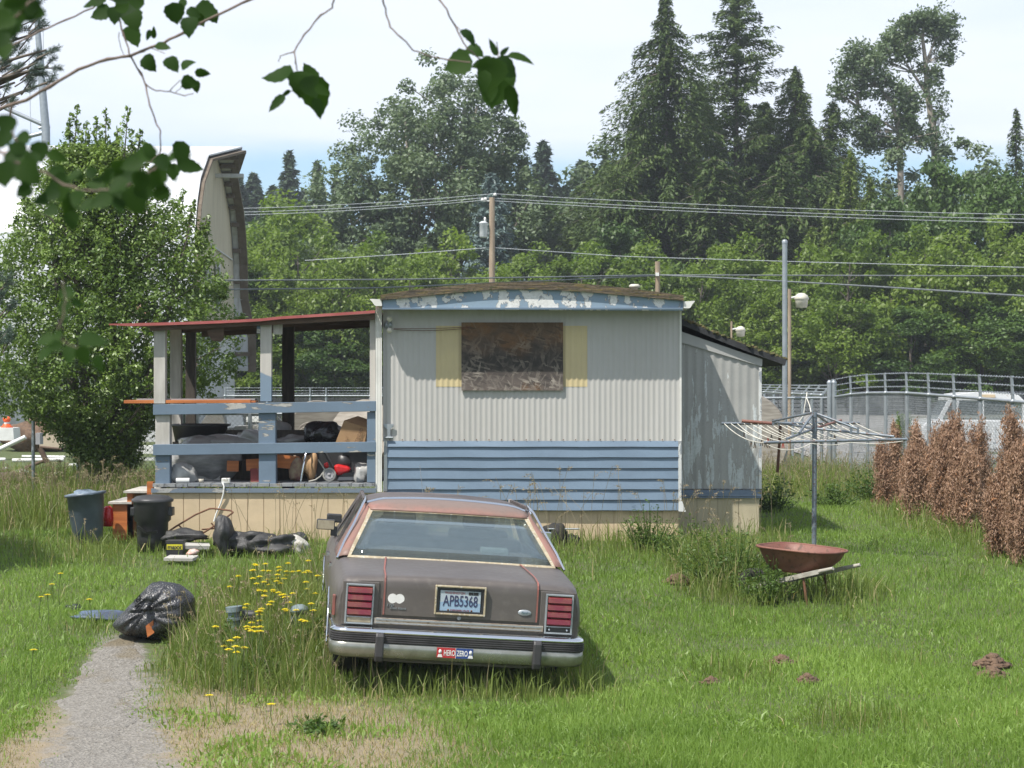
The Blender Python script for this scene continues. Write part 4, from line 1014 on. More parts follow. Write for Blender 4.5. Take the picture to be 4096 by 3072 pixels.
# grey box lid
b = MB(); yy_ = 26.4; b.prism([(X(920,yy_),yy_,Z(1780,yy_)),(X(1060,yy_),yy_,Z(1782,yy_)),(X(1055,yy_),yy_,Z(1733,yy_)),(X(935,yy_),yy_,Z(1729,yy_))], (0,0.5,0))
single(b, 'storage_box', M_GREYB, 'flat grey box behind the middle porch post', 'box', (X(990,yy_), yy_+0.25, Z(1780,yy_)), bevel=0.01)
b = MB(); yy_ = 26.3; b.box((X(860,yy_),yy_,DZ),(X(1130,yy_),yy_+0.7,Z(1781,yy_)))
single(b, 'cabinet', M_WOODD, 'dark low cabinet under the grey box', 'cabinet', (X(995,yy_), yy_+0.35, DZ))
b = MB(); yy_ = 25.5; lump(b, (X(1172,yy_), yy_+0.2, Z(1768,yy_)), (0.19,0.2,0.10), 31, 22, 12, 0.35, fold=0.04)
single(b, 'plastic_bag', M_PLAST, 'pale crumpled plastic bag right of the middle porch post', 'bag', (X(1172,yy_), yy_+0.2, Z(1790,yy_)))
b = MB(); yy_ = 25.3; b.box((X(1105,yy_),yy_+0.02,DZ+0.10),(X(1240,yy_),yy_+0.5,Z(1786,yy_)))
single(b, 'carton', M_WOODB, 'brown box stacked under the pale plastic bag', 'box', (X(1172,yy_), yy_+0.2, DZ))
# orange drawers
for sx0, sx1, sy0, sy1, dy, lab, tilt in ((908,955,1843,1886,0.6,'small orange drawer beside the wrapped bundle',0.02),(985,1040,1836,1882,0.5,'orange drawer tucked behind the middle porch post',-0.05),(1106,1195,1822,1874,0.45,'orange drawer right of the middle porch post',0.10)):
    y0 = PY+dy; t = thing('drawer', lab, 'drawer', (X((sx0+sx1)/2,y0), y0, Z(sy1,y0)), group='orange drawers in the porch clutter')
    cx_, cz_ = X((sx0+sx1)/2,y0), (Z(sy0,y0)+Z(sy1,y0))/2; w_, h_ = X(sx1,y0)-X(sx0,y0), Z(sy0,y0)-Z(sy1,y0)
    b = MB(); b.obox((cx_,y0,cz_),(w_,0.02,h_),(0,tilt,0)); b.build('drawer_front', M_ORANGE, t)
    b = MB(); b.obox((cx_,y0+0.2,cz_),(w_*0.92,0.36,h_*0.85),(0,tilt,0)); b.build('drawer_box', M_WOODD, t)
b = MB(); y0 = PY+0.9; b.box((X(880,y0),y0,DZ),(X(1050,y0),y0+0.5,DZ+0.24)); b.box((X(1106,y0),y0,DZ),(X(1230,y0),y0+0.5,DZ+0.22))
b.box((X(880,y0)+0.0,y0+0.5,DZ),(X(1230,y0),y0+0.53,DZ+0.62))
single(b, 'chest', M_WOODD, 'dark chest standing behind the orange drawers', 'chest', (X(1000,y0), y0, DZ))
b = MB(); y0 = PY+0.35; b.box((X(1002,y0),y0,DZ),(X(1040,y0),y0+0.25,Z(1877,y0))); b.box((X(1000,y0),y0-0.01,Z(1884,y0)),(X(1042,y0),y0+0.26,Z(1876,y0)))
single(b, 'red_box', M_REDD, 'dull red box on the deck left of the middle porch post', 'box', (X(1022,y0), y0, DZ))
b = MB(); y0 = PY+0.5; lump(b, (X(1185,y0), y0, DZ+0.15), (0.10,0.1,0.16), 41, 18, 12, 0.3)
single(b, 'sack', pm('beige_sack', (0.33,0.26,0.17), (0.2,0.09,0.08), scale=9, rough=0.8), 'beige and red sack slumped beside the orange drawer', 'sack', (X(1185,y0), y0, DZ))
# more pale bags and bits among the clutter
for (sx, sy, dy, r, mt, lab) in ((735,1900,0.30,(0.16,0.14,0.15),M_PLAST,'pale crumpled plastic at the foot of the wrapped bundle'),(1010,1760,1.2,(0.22,0.2,0.12),M_PLAST,'grey plastic bag behind the middle porch post'),(1100,1720,2.0,(0.2,0.2,0.15),M_STONE_,'pale bundle against the dark back post'),(1240,1870,0.5,(0.10,0.1,0.16),M_CARD,'brown paper sack behind the silver pole'),(1340,1740,1.0,(0.2,0.18,0.12),M_PLAST,'clear plastic bag behind the black bag on the porch'),(1400,1850,0.9,(0.22,0.2,0.14),M_GREYB,'grey cloth bundle behind the lawn mower')):
    yy_ = PY+dy; b = MB(); lump(b, (X(sx,yy_), yy_, Z(sy,yy_)), r, int(sx), 26, 14, 0.35, fold=0.05); single(b, 'bundle', mt, lab, 'bundle', (X(sx,yy_), yy_, Z(sy,yy_)-r[2]))
yy_ = PY+1.1; b = MB(); b.box((X(880,yy_),yy_,Z(1800,yy_)),(X(975,yy_),yy_+0.3,Z(1752,yy_))); single(b, 'carton', M_CARD, 'small brown carton left of the middle porch post', 'box', (X(930,yy_), yy_, Z(1800,yy_)))
# silver pole leaning, folded chair tubes
b = MB(); y0 = PY+0.3; b.tube([(X(1203,y0),y0,DZ+0.01),(X(1214,y0),y0,Z(1862,y0)),(X(1225,y0),y0+0.05,Z(1800,y0)),(X(1228,y0),y0+0.2,Z(1775,y0))], 0.013, 8)
single(b, 'silver_pole', M_CHROME, 'thin silver pole leaning up left of the lawn mower', 'pole', (X(1203,y0), y0, DZ))
b = MB(); y0 = PY+0.32; b.tube([(X(1235,y0),y0,DZ+0.01),(X(1262,y0),y0,DZ+0.03),(X(1282,y0),y0,Z(1905,y0)),(X(1298,y0),y0,Z(1878,y0)),(X(1283,y0),y0,Z(1855,y0)),(X(1272,y0),y0,Z(1838,y0))], 0.008, 7)
single(b, 'hose', M_WHEELP, 'bent pale tube looping down to the mower wheel', 'tube', (X(1235,y0), y0, DZ))
# lawn mower
y0 = PY+0.35; mow = thing('lawn_mower', 'red push lawn mower with grey wheels at the right end of the porch', 'lawn mower', (X(1350,y0), y0+0.2, DZ))
b = MB(); b.prism([(X(1332,y0),y0+0.05,Z(1862,y0)),(X(1350,y0),y0+0.05,Z(1858,y0)),(X(1395,y0),y0+0.05,Z(1868,y0)),(X(1402,y0),y0+0.05,Z(1885,y0)),(X(1372,y0),y0+0.05,Z(1900,y0)),(X(1345,y0),y0+0.05,Z(1905,y0)),(X(1335,y0),y0+0.05,Z(1880,y0))], (0,0.40,0)); b.build('deck', M_REDP, mow, fixn=True, bevel=0.03)
b = MB(); b.prism([(X(1352,y0),y0+0.03,Z(1908,y0)),(X(1375,y0),y0+0.03,Z(1893,y0)),(X(1412,y0),y0+0.03,Z(1888,y0)),(X(1424,y0),y0+0.03,Z(1900,y0)),(X(1424,y0),y0+0.03,Z(1922,y0)),(X(1345,y0),y0+0.03,Z(1922,y0))], (0,0.46,0)); b.build('skirt', M_BLACKP, mow, fixn=True, bevel=0.01)
b = MB(); b.prism([(X(1348,y0),y0+0.02,Z(1922,y0)),(X(1355,y0),y0+0.02,Z(1909,y0)),(X(1420,y0),y0+0.02,Z(1907,y0)),(X(1424,y0),y0+0.02,Z(1921,y0))], (0,0.012,0)); b.build('side_panel', M_GREYB, mow, fixn=True)
for sx, sy, rr, dy in ((1318,1898,0.083,-0.02),(1425,1905,0.07,0.42)):
    cx_, cz_ = X(sx,y0), Z(sy,y0); b = MB(); b.lathe([(rr*0.8,-0.02),(rr,-0.02),(rr,0.025),(rr*0.8,0.025)], (cx_, y0+dy, cz_), 26, 'y'); wl = b.build('wheel', M_WHEELP, mow)
    b = MB(); b.lathe([(0.0,-0.022),(0.012,-0.022),(0.012,-0.014),(rr*0.45,-0.012),(rr*0.5,-0.018),(rr*0.84,-0.012),(rr*0.84,0.01)], (cx_, y0+dy, cz_), 26, 'y')
    for k in range(10):
        a = k*math.pi/5; b.obox((cx_+rr*0.66*math.cos(a), y0+dy-0.014, cz_+rr*0.66*math.sin(a)), (0.012,0.006,0.02), (0,-a,0))
    b.build('hub', M_GREYB, wl)
b = MB(); b.lathe([(0,0.0),(0.11,0.0),(0.12,0.04),(0.10,0.13),(0.06,0.15),(0,0.155)], (X(1370,y0), y0+0.27, Z(1868,y0)), 18); b.build('engine', M_BLACKP, mow)
b = MB(); b.tube([(X(1332,y0),y0+0.06,Z(1870,y0)),(X(1300,y0),y0+0.1,Z(1810,y0)),(X(1270,y0),y0+0.15,Z(1770,y0))], 0.011, 7); b.tube([(X(1440,y0),y0+0.40,Z(1860,y0)),(X(1340,y0),y0+0.3,Z(1815,y0)),(X(1285,y0),y0+0.25,Z(1800,y0))], 0.011, 7); b.build('handle', M_BLACKP, mow)
b = MB(); lump(b, (X(1305,y0), y0+0.02, Z(1862,y0)), (0.03,0.03,0.04), 3, 12, 8, 0.3); b.build('grip', M_REDP, mow)
# black bag, cardboard box, pale box, small things
b = MB(); yy_ = PY+0.8; lump(b, (X(1290,yy_), yy_+0.1, Z(1738,yy_)), (0.24,0.2,0.15), 51, 34, 20, 0.3, fold=0.05)
single(b, 'rubbish_bag', M_BAG, 'black bag heaped beside the cardboard box on the porch', 'bag', (X(1290,yy_), yy_+0.1, Z(1780,yy_)))
yy_ = PY+0.45; t = thing('cardboard_box', 'large brown cardboard box tipped over at the right of the porch', 'cardboard box', (X(1400,yy_), yy_, Z(1770,yy_)))
b = MB(); pl_ = [(X(1342,yy_),yy_,Z(1770,yy_)),(X(1455,yy_),yy_+0.02,Z(1790,yy_)),(X(1468,yy_),yy_+0.02,Z(1712,yy_)),(X(1376,yy_),yy_,Z(1682,yy_))]
b.prism(pl_, (0.14,0.40,0.05)); b.build('carton', M_CARD, t, fixn=True)
ang = -math.atan2(pl_[2][2]-pl_[1][2], 0.05)
text_part('carton_print', 'STANDARD', 0.06, pm('carton_ink', (0.09,0.05,0.03), rough=0.8, bump=0), t, Matrix.Translation(Vector((X(1437,yy_),yy_-0.006,Z(1742,yy_)))-t.location) @ Matrix.Rotation(R(68),4,'Y').inverted() @ Matrix.Rotation(R(90),4,'X'), width=0.19)
text_part('carton_print', 'R.A.I.D', 0.045, pm('carton_ink', (0.22,0.13,0.07), rough=0.8, bump=0), t, Matrix.Translation(Vector((X(1385,yy_),yy_-0.006,Z(1760,yy_)))-t.location) @ Matrix.Rotation(R(68),4,'Y').inverted() @ Matrix.Rotation(R(90),4,'X'), width=0.09)
b = MB(); yy_ = PY+0.5; b.prism([(X(1448,yy_),yy_,Z(1772,yy_)),(X(1475,yy_),yy_,Z(1772,yy_)),(X(1475,yy_),yy_,Z(1738,yy_)),(X(1456,yy_),yy_,Z(1740,yy_))], (0,0.3,0))
single(b, 'small_box', M_GREYB, 'small pale box leaning on the right porch post', 'box', (X(1460,yy_), yy_, Z(1772,yy_)))
b = MB(); yy_ = PY+0.55; b.prism([(X(1270,yy_),yy_,DZ),(X(1480,yy_),yy_,DZ),(X(1480,yy_),yy_,Z(1768,yy_)),(X(1250,yy_),yy_,Z(1772,yy_))], (0,0.5,0))
single(b, 'chest', M_BLACKP, 'black chest under the cardboard box and the black bag', 'chest', (X(1370,yy_), yy_+0.2, DZ))
b = MB(); y0 = PY+0.22; lump(b, (X(1448,y0), y0+0.12, DZ+0.10), (0.12,0.10,0.13), 61, 22, 14, 0.35, fold=0.05)
single(b, 'plastic_bag', M_PLAST, 'greyish plastic bag in front of the right porch post', 'bag', (X(1448,y0), y0+0.1, DZ))
b = MB(); y0 = PY+0.12; b.cyl((X(705,y0),y0,DZ+0.032),(X(758,y0),y0,DZ+0.032),0.030,16)
single(b, 'white_roll', M_WH, 'white cylinder lying on the deck edge', 'roll', (X(730,y0), y0, DZ))
b = MB(); b.lathe([(0,0),(0.025,0),(0.034,0.05),(0.03,0.05),(0.022,0.006),(0,0.006)], (X(805,y0), y0, DZ), 16)
single(b, 'small_cup', pm('cream_cup', (0.5,0.46,0.38), rough=0.5), 'small cream cup on the deck edge', 'cup', (X(805,y0), y0, DZ))
t = thing('power_box', 'white power box on the deck edge with a white cable hanging down', 'power box', (X(902,PY), PY+0.03, DZ))
b = MB(); b.box((X(887,PY),PY-0.03,DZ),(X(920,PY),PY+0.06,DZ+0.065)); b.build('box_body', M_WH, t, bevel=0.006)
b = MB(); b.tube([(X(892,PY),PY-0.03,DZ+0.01),(X(899,PY),PY-0.06,Z(1945,PY)),(X(896,PY),PY-0.05,Z(1975,PY)),(X(884,PY),PY-0.035,Z(2015,PY)),(X(866,PY),PY-0.035,Z(2055,PY)),(X(858,PY),PY-0.05,Z(2085,PY))], 0.011, 7); b.build('cable', M_WH, t)

# ============================================================ behind the porch
for i, (sx, sy, D, rr, rx, rz, lab) in enumerate(((1275,1745,31.5,0.52,0.10,0.15,'large wooden cable spool leaning behind the porch'),(1440,1740,31.0,0.58,-0.35,-0.5,'large wooden cable spool tilted right of the other spool'),(1242,1760,30.0,0.22,0.1,0.1,'small grey wooden reel in front of the large spool'),(2965,1755,41.0,0.95,0.05,-0.15,'huge upright cable spool behind the wire fence'))):
    t = thing('cable_spool', lab, 'cable spool', (X(sx,D), D, Z(sy,D)), (rx,0,rz), 'wooden cable spools')
    for dy in (0.0, 0.45):
        b = MB(); b.lathe([(0,-0.025),(rr,-0.025),(rr,0.025),(0,0.025)], (0,dy,0), 30, 'y', smooth=False); b.build('flange', M_SPOOL, t, local=True)
    b = MB(); b.lathe([(rr*0.45,0.02),(rr*0.45,0.43)], (0,0,0), 20, 'y'); b.build('drum', M_WOODB, t, local=True)
def slab(name, pts, D, th, mat, lab, cat, **k):
    b = MB(); b.prism([S(x, y, D) for x, y in pts], (0, th, 0)); c = S(sum(p[0] for p in pts)/len(pts), max(p[1] for p in pts), D)
    return single(b, name, mat, lab, cat, c, fixn=True, **k)
M_STONE = pm('pale_stone', (0.42,0.41,0.38), (0.33,0.32,0.30), scale=3, rough=0.9, bump=0.3)
M_BLUEG = pm('blue_grey_sheet', (0.30,0.34,0.38), (0.24,0.27,0.31), scale=2, rough=0.7)
slab('crumpled_tarp', [(800,1700),(905,1712),(888,1655),(830,1652)], 36, 0.3, pm('grey_tarp', (0.24,0.23,0.21), (0.18,0.17,0.15), scale=4, rough=0.8, bump=0.6), 'grey crumpled panel seen between the left porch posts', 'panel')
slab('blue_grey_panel', [(910,1712),(975,1705),(968,1660),(905,1655)], 35, 0.08, M_BLUEG, 'blue grey sheet standing behind the porch deck', 'panel')
slab('white_block', [(935,1725),(1035,1722),(1035,1700),(940,1705)], 34, 0.5, M_STONE, 'pale block below the blue grey sheet', 'block')
slab('white_block', [(985,1688),(1040,1688),(1040,1666),(985,1668)], 37, 0.5, M_WH, 'white block left of the middle porch post', 'block')

# ============================================================ bins, battery and rubbish in front of the porch
def mat_bin(name, c): return pm(name, c, tuple(q*1.3+0.004 for q in c), scale=5, rough=0.42, bump=0.05)
def cyls(b, prof, c, n, lean=(0,0)):
    rows = []
    for r, h in prof: rows.append([(c[0]+lean[0]*h+r*math.cos(2*math.pi*k/n), c[1]+lean[1]*h+r*math.sin(2*math.pi*k/n), c[2]+h) for k in range(n)])
    return b.grid(rows, closed=True)
D = 23.4; z0 = G(X(608,D), D)-0.02; H = Z(1998,D)-z0; rb = (X(690,D)-X(530,D))/2
t = thing('rubbish_bin', 'black wheeled style plastic bin with a domed lid by the porch corner', 'bin', (X(610,D), D, z0))
b = MB(); cyls(b, [(0,0),(rb*0.72,0),(rb*0.76,H*0.3),(rb*0.79,H*0.58),(rb*0.92,H*0.62),(rb*0.95,H*0.97),(rb*0.97,H)], (X(610,D), D, z0), 30); b.build('bin_body', mat_bin('black_bin_plastic', (0.025,0.025,0.027)), t)
b = MB(); cyls(b, [(rb*1.03,H-0.025),(rb*1.05,H+0.0),(rb*0.98,H+0.012),(rb*0.80,H+0.04),(rb*0.4,H+0.055),(0,H+0.057)], (X(610,D), D, z0), 30); b.build('lid', mat_bin('black_lid_plastic', (0.035,0.035,0.037)), t)
for s_ in (-1, 1):
    b = MB(); b.box((X(610,D)+s_*rb*0.93-0.03,D-0.08,z0+H*0.70),(X(610,D)+s_*rb*0.93+0.03,D+0.08,z0+H*0.86)); b.build('handle', mat_bin('black_bin_plastic', (0.025,0.025,0.027)), t, bevel=0.01)
b = MB(); b.prism([(X(560,D),D-rb*0.88,z0+H*0.55),(X(600,D),D-rb*0.90,z0+H*0.42),(X(640,D),D-rb*0.88,z0+H*0.45),(X(640,D),D-rb*0.84,z0+H*0.40),(X(598,D),D-rb*0.84,z0+H*0.36),(X(560,D),D-rb*0.84,z0+H*0.48)], (0,0.03,0)); b.build('moulding', mat_bin('black_bin_plastic', (0.02,0.02,0.022)), t, fixn=True)
D = 24.3; z0 = G(X(350,D), D)-0.02; H = Z(1972,D)-z0; rb = (X(422,D)-X(266,D))/2
t = thing('rubbish_bin', 'open blue grey plastic bin leaning in the tall weeds', 'bin', (X(352,D), D, z0), (0, 0.0, 0))
b = MB(); rows = []; n = 30
for r, h in [(0,0),(rb*0.74,0),(rb*0.80,H*0.33),(rb*0.815,H*0.34),(rb*0.86,H*0.60),(rb*0.88,H*0.61),(rb*0.93,H*0.95),(rb*1.03,H*0.95),(rb*1.05,H*1.0),(rb*0.95,H*1.0),(rb*0.90,H*0.9),(rb*0.7,H*0.05)]:
    rows.append([(X(352,D)-0.05*h+r*math.cos(2*math.pi*k/n), D+r*math.sin(2*math.pi*k/n), z0+h*(1+0.045*math.cos(2*math.pi*k/n))) for k in range(n)])
b.grid(rows, closed=True); b.build('bin_body', mat_bin('blue_grey_bin_plastic', (0.075,0.098,0.125)), t)
b = MB(); lump(b, (X(352,D)-0.04, D, z0+H*0.96), (rb*0.85,rb*0.85,0.05), 17, 24, 10, 0.4, fold=0.05); b.build('bin_liner', pm('blue_grey_liner', (0.20,0.26,0.32), (0.12,0.15,0.2), scale=12, rough=0.3), t)
b = MB(); D2 = 24.6; b.lathe([(0,0),(0.06,0),(0.07,0.1),(0.06,0.22),(0.03,0.25),(0,0.25)], (X(432,D2), D2, Z(2105,D2)), 14)
single(b, 'red_canister', M_REDP, 'small red canister between the blue grey bin and the steps', 'canister', (X(432,D2), D2, Z(2105,D2)))
# battery with maxx label
D = 22.6; t = thing('car_battery', 'black car battery with a yellow label in the grass', 'battery', (X(699,D), D, Z(2225,D)))
b = MB(); b.box((X(665,D),D,Z(2235,D)),(X(732,D),D+0.17,Z(2170,D))); b.build('case', M_BLACKP, t, bevel=0.004)
b = MB(); b.box((X(662,D),D-0.005,Z(2176,D)),(X(735,D),D+0.175,Z(2162,D))); b.build('top_cover', M_BLACKP, t, bevel=0.004)
b = MB(); b.box((X(667,D),D-0.0035,Z(2199,D)),(X(730,D),D-0.001,Z(2177,D))); lb = b.build('label_panel', pm('yellow_label', (0.55,0.50,0.03), rough=0.5, bump=0), t)
text_part('label_text', 'maxx', 0.07, M_BLACKP, lb, Matrix.Translation(Vector((X(699,D),D-0.0045,Z(2189,D)))-t.location) @ Matrix.Rotation(R(90),4,'X'), width=0.16, extrude=0.001, offset=0.002)
# white slab, broken pieces
D = 22.9; b = MB(); b.obox((X(780,D),D+0.1,Z(2186,D)),(0.30,0.28,0.04),(0.06,0.03,0.2)); single(b, 'paving_slab', M_STONE, 'pale slab lying beside the car battery', 'slab', (X(780,D), D, Z(2192,D)))
D = 22.4; b = MB(); b.obox((X(725,D),D,Z(2232,D)),(0.34,0.2,0.03),(0.1,0.0,-0.2)); single(b, 'broken_board', M_STONE, 'pale broken board in the grass below the car battery', 'board', (X(725,D), D, Z(2240,D)))
D = 22.6; b = MB(); lump(b, (X(770,D), D, Z(2210,D)), (0.07,0.07,0.04), 5, 14, 8, 0.4); single(b, 'pink_litter', pm('pink_litter_paint', (0.6,0.33,0.28), (0.6,0.5,0.45), scale=20), 'crumpled pink and white litter near the battery', 'litter', (X(770,D), D, Z(2215,D)))
# tarpaulin heaps
for (sx, sy, D, r, sd, lab) in ((893,2140,23.0,(0.12,0.2,0.21),71,'upright fold of black tarpaulin left of the heap'),(990,2165,23.1,(0.36,0.22,0.115),72,'black tarpaulin heap in the middle of the rubbish row'),(1085,2180,22.9,(0.24,0.2,0.11),73,'black plastic heap nearest the white lump'),(1190,2150,23.6,(0.10,0.12,0.08),74,'small black heap against the skirting beside the car')):
    b = MB(); lump(b, (X(sx,D), D, Z(sy,D)), r, sd, 36, 20, 0.42, fold=0.07); single(b, 'tarpaulin', M_TARP, lab, 'tarpaulin', (X(sx,D), D, G(X(sx,D),D)), group='black plastic heaps in front of the porch')
D = 23.0; b = MB(); lump(b, (X(1172,D), D, Z(2190,D)), (0.17,0.15,0.12), 81, 26, 16, 0.35, fold=0.04); single(b, 'white_sack', pm('dirty_white_sack', (0.50,0.48,0.44), (0.34,0.32,0.28), scale=8, rough=0.8, bump=0.4), 'dirty white sack at the right end of the rubbish row', 'sack', (X(1172,D), D, G(X(1172,D),D)))
D = 23.2; b = MB(); lump(b, (X(745,D), D, Z(2142,D)), (0.26,0.15,0.07), 82, 26, 14, 0.35, fold=0.04); single(b, 'tarpaulin', M_TARP, 'flat dark tarpaulin between the bin and the chair frame', 'tarpaulin', (X(745,D), D, G(X(745,D),D)), group='black plastic heaps in front of the porch')
# folding chair frame
D = 23.6; t = thing('chair_frame', 'bare bent brown tube frame of a folded chair against the skirting', 'chair frame', (X(800,D), D, Z(2140,D)))
b = MB(); b.tube([S(668,2130,23.4),S(705,2105,23.5),S(780,2060,23.9),S(838,2035,24.1),S(855,2034,24.1),S(925,2043,24.1),S(932,2050,24.05),S(875,2092,23.6),S(800,2140,23.3)], 0.011, 7); b.build('seat_loop', M_IRON, t)
b = MB(); b.tube([S(712,2098,23.5),S(740,2125,23.5)], 0.010, 6); b.tube([S(845,2092,23.8),S(862,2112,23.8)], 0.010, 6); b.tube([S(808,2118,23.4),S(905,2110,23.7)], 0.010, 6); b.build('stretcher', M_IRON, t)

# ============================================================ big black bag on the path, cloth, pipes
D = 17.75; zc = Z(2450,D); bag = MB()
rg = np.random.default_rng(9); rows = []; n, m = 90, 54; cx_, cy_ = X(612,D), D+0.12; tie = np.array([-0.05,-0.34,0.04])
K = rg.normal(size=(10,3))*1.9; ph = rg.uniform(0,6.28,10)
for i in range(m+1):
    th = math.pi*i/m; row = []
    for k in range(n):
        a = 2*math.pi*k/n; d = np.array([math.sin(th)*math.cos(a), math.sin(th)*math.sin(a), math.cos(th)])
        f = 1 + 0.10*float(np.sum(np.sin(K@d*1.5+ph)))/4
        p = d*np.array([0.35,0.28,0.265])*f
        # squarish block: superellipsoid look, wedge to the left
        p = np.sign(p)*np.abs(p/np.array([.335,.27,.255]))**0.78*np.array([.335,.27,.255])
        if p[0] < 0: p[2] = p[2]*(1+0.75*p[0]/0.42) - 0.10*(-p[0]/0.335)
        dd = p - tie; r_ = math.hypot(dd[0], dd[2]); ang = math.atan2(dd[2], dd[0])
        if p[1] < -0.02: p[1] += (0.055*math.exp(-(r_/0.12)**2)) ; p = p + np.array([0,-1,0])*0.030*math.sin(ang*15+2*math.sin(3*ang))*math.exp(-(r_/0.26)**2)*min(1,r_/0.03)
        else: p = p*(1+0.02*math.sin(ang*13))
        rot = 0.10; x_, z_ = p[0]*math.cos(rot)-p[2]*math.sin(rot), p[0]*math.sin(rot)+p[2]*math.cos(rot)
        row.append((cx_+x_, cy_+p[1], max(zc+z_, G(cx_+x_, cy_+p[1])-0.02)))
    rows.append(row)
bag.grid(rows, closed=True)
t = thing('rubbish_bag', 'large shiny black rubbish bag tied in front lying on the gravel path', 'bag', (cx_, cy_, G(cx_,cy_)))
M_BAG2 = pm('shiny_black_bin_liner', (0.018,0.018,0.02), (0.028,0.028,0.032), scale=3, rough=0.26, bump=0.9, bdist=0.03, stretch=(2,2,1), spec=0.9, fine=26)
bag.build('bag_skin', M_BAG2, t)
b = MB(); lump(b, (cx_-0.03,cy_-0.30,zc+0.06), (0.035,0.05,0.03), 4, 16, 10, 0.5, fold=0.2); b.build('knot', M_BAG2, t)
b = MB(); b.prism([(cx_-0.035,cy_-0.285,zc-0.10),(cx_+0.03,cy_-0.285,zc-0.05),(cx_+0.04,cy_-0.285,zc-0.16),(cx_-0.02,cy_-0.285,zc-0.20)], (0,0.03,0)); b.build('torn_contents', M_ORANGE, t, fixn=True)
D = 18.7; b = MB(); lump(b, (X(395,D), D, Z(2470,D)), (0.26,0.18,0.06), 91, 34, 12, 0.4, fold=0.06); single(b, 'blue_cloth', pm('dark_blue_cloth', (0.09,0.125,0.20), (0.045,0.055,0.08), scale=7, rough=0.5, bump=0.3), 'dark blue plastic cloth trailing left of the black bag', 'cloth', (X(395,D), D, G(X(395,D),D)))
D = 19.3; b = MB(); lump(b, (X(298,D), D, Z(2440,D)), (0.09,0.1,0.06), 92, 24, 12, 0.4, fold=0.05); single(b, 'dark_rag', M_BAG, 'small dark rag in the grass left of the blue cloth', 'rag', (X(298,D), D, G(X(298,D),D)))
M_TEAL = pm('teal_grey_metal', (0.16,0.21,0.22), (0.11,0.14,0.15), scale=8, rough=0.6, bump=0.1)
D = 17.2; t = thing('well_pipe', 'capped teal grey pipe with a collar standing among the yellow flowers', 'pipe', (X(935,D), D, G(X(935,D),D)))
b = MB(); b.cyl(S(945,2600,D), S(935,2440,D), 0.052, 18); b.build('pipe', M_TEAL, t)
b = MB(); b.cyl(S(937,2446,D), S(935,2426,D), 0.072, 18); b.cyl(S(940,2480,D), S(939,2470,D), 0.068, 18); b.build('collar', M_TEAL, t)
b = MB(); b.cyl(S(970,2462,D+.05), S(1020,2462,D+.05), 0.045, 14); b.build('valve', M_BLACKP, t)
D = 17.6; t = thing('pipe_valve', 'small teal valve half hidden in flowers next to the car', 'valve', (X(1190,D), D, G(X(1190,D),D)))
b = MB(); b.cyl(S(1180,2520,D), S(1180,2440,D), 0.035, 14); b.build('pipe', M_TEAL, t)
b = MB(); lump(b, tuple(S(1200,2440,D)), (0.08,0.06,0.05), 6, 16, 10, 0.2); b.build('valve_head', M_TEAL, t)
# tyres and rod beside the skirting on the right of the car
for (sx, sy, D, r, sd, lab) in ((2225,2140,24.0,(0.16,0.14,0.14),101,'black rubber mat heap in the weeds right of the car'),(2290,2162,24.0,(0.09,0.1,0.085),102,'small round black object in the weeds right of the car')):
    b = MB(); lump(b, (X(sx,D), D, Z(sy,D)), r, sd, 24, 14, 0.3); single(b, 'black_rubber', M_TYRE, lab, 'rubber', (X(sx,D), D, G(X(sx,D),D)))
D = 23.9; b = MB(); b.tube([S(2190,2116,D),S(2318,2116,D)], 0.010, 7); single(b, 'steel_rod', M_GALV, 'pale steel rod sticking out over the weeds by the skirting', 'rod', tuple(S(2250,2120,D)))

# ============================================================ wheelbarrow
t = thing('wheelbarrow', 'rusty red wheelbarrow with weathered wooden handles sunk in weeds', 'wheelbarrow', (X(3200,20.0), 20.0, G(X(3200,20.0),20.0)))
M_RUST = pm('rusty_brown_paint', (0.155,0.058,0.042), (0.21,0.09,0.06), c3=(0.10,0.045,0.03), scale=4, rough=0.6, bump=0.08)
c0 = Vector((X(3212,20.0), 20.0, 0)); ax = Vector((0.72,-0.60,0)).normalized(); lt = Vector((0.60,0.72,0)).normalized()   # towards the handles, sideways
def tray(rl, rw, off, z, tilt, n=28, r=3.2):
    out = []
    for k in range(n):
        a = 2*math.pi*k/n; cx1, sx1 = math.cos(a), math.sin(a)
        u = math.copysign(abs(cx1)**(2/r), cx1)*rl + off; v = math.copysign(abs(sx1)**(2/r), sx1)*rw*(1-0.12*cx1)
        out.append(c0 + ax*u + lt*v + Vector((0,0,z - tilt*u)))
    return out
zr_ = Z(2193,20.0); tl_ = 0.05
b = MB(); L_ = [tray(0.43,0.315,0,zr_,tl_), tray(0.42,0.305,0,zr_-0.006,tl_), tray(0.38,0.27,-0.01,zr_-0.09,tl_), tray(0.30,0.21,-0.05,zr_-0.19,tl_), tray(0.24,0.16,-0.07,zr_-0.235,tl_), tray(0.0,0.0,-0.07,zr_-0.24,tl_)]
b.grid(L_, closed=True); b.build('tray', M_RUST, t, solid=0.006)
b = MB(); rim = tray(0.435,0.32,0,zr_,tl_); b.tube(rim+[rim[0]], 0.012, 8, cap=False); b.build('rim', M_RUST, t)
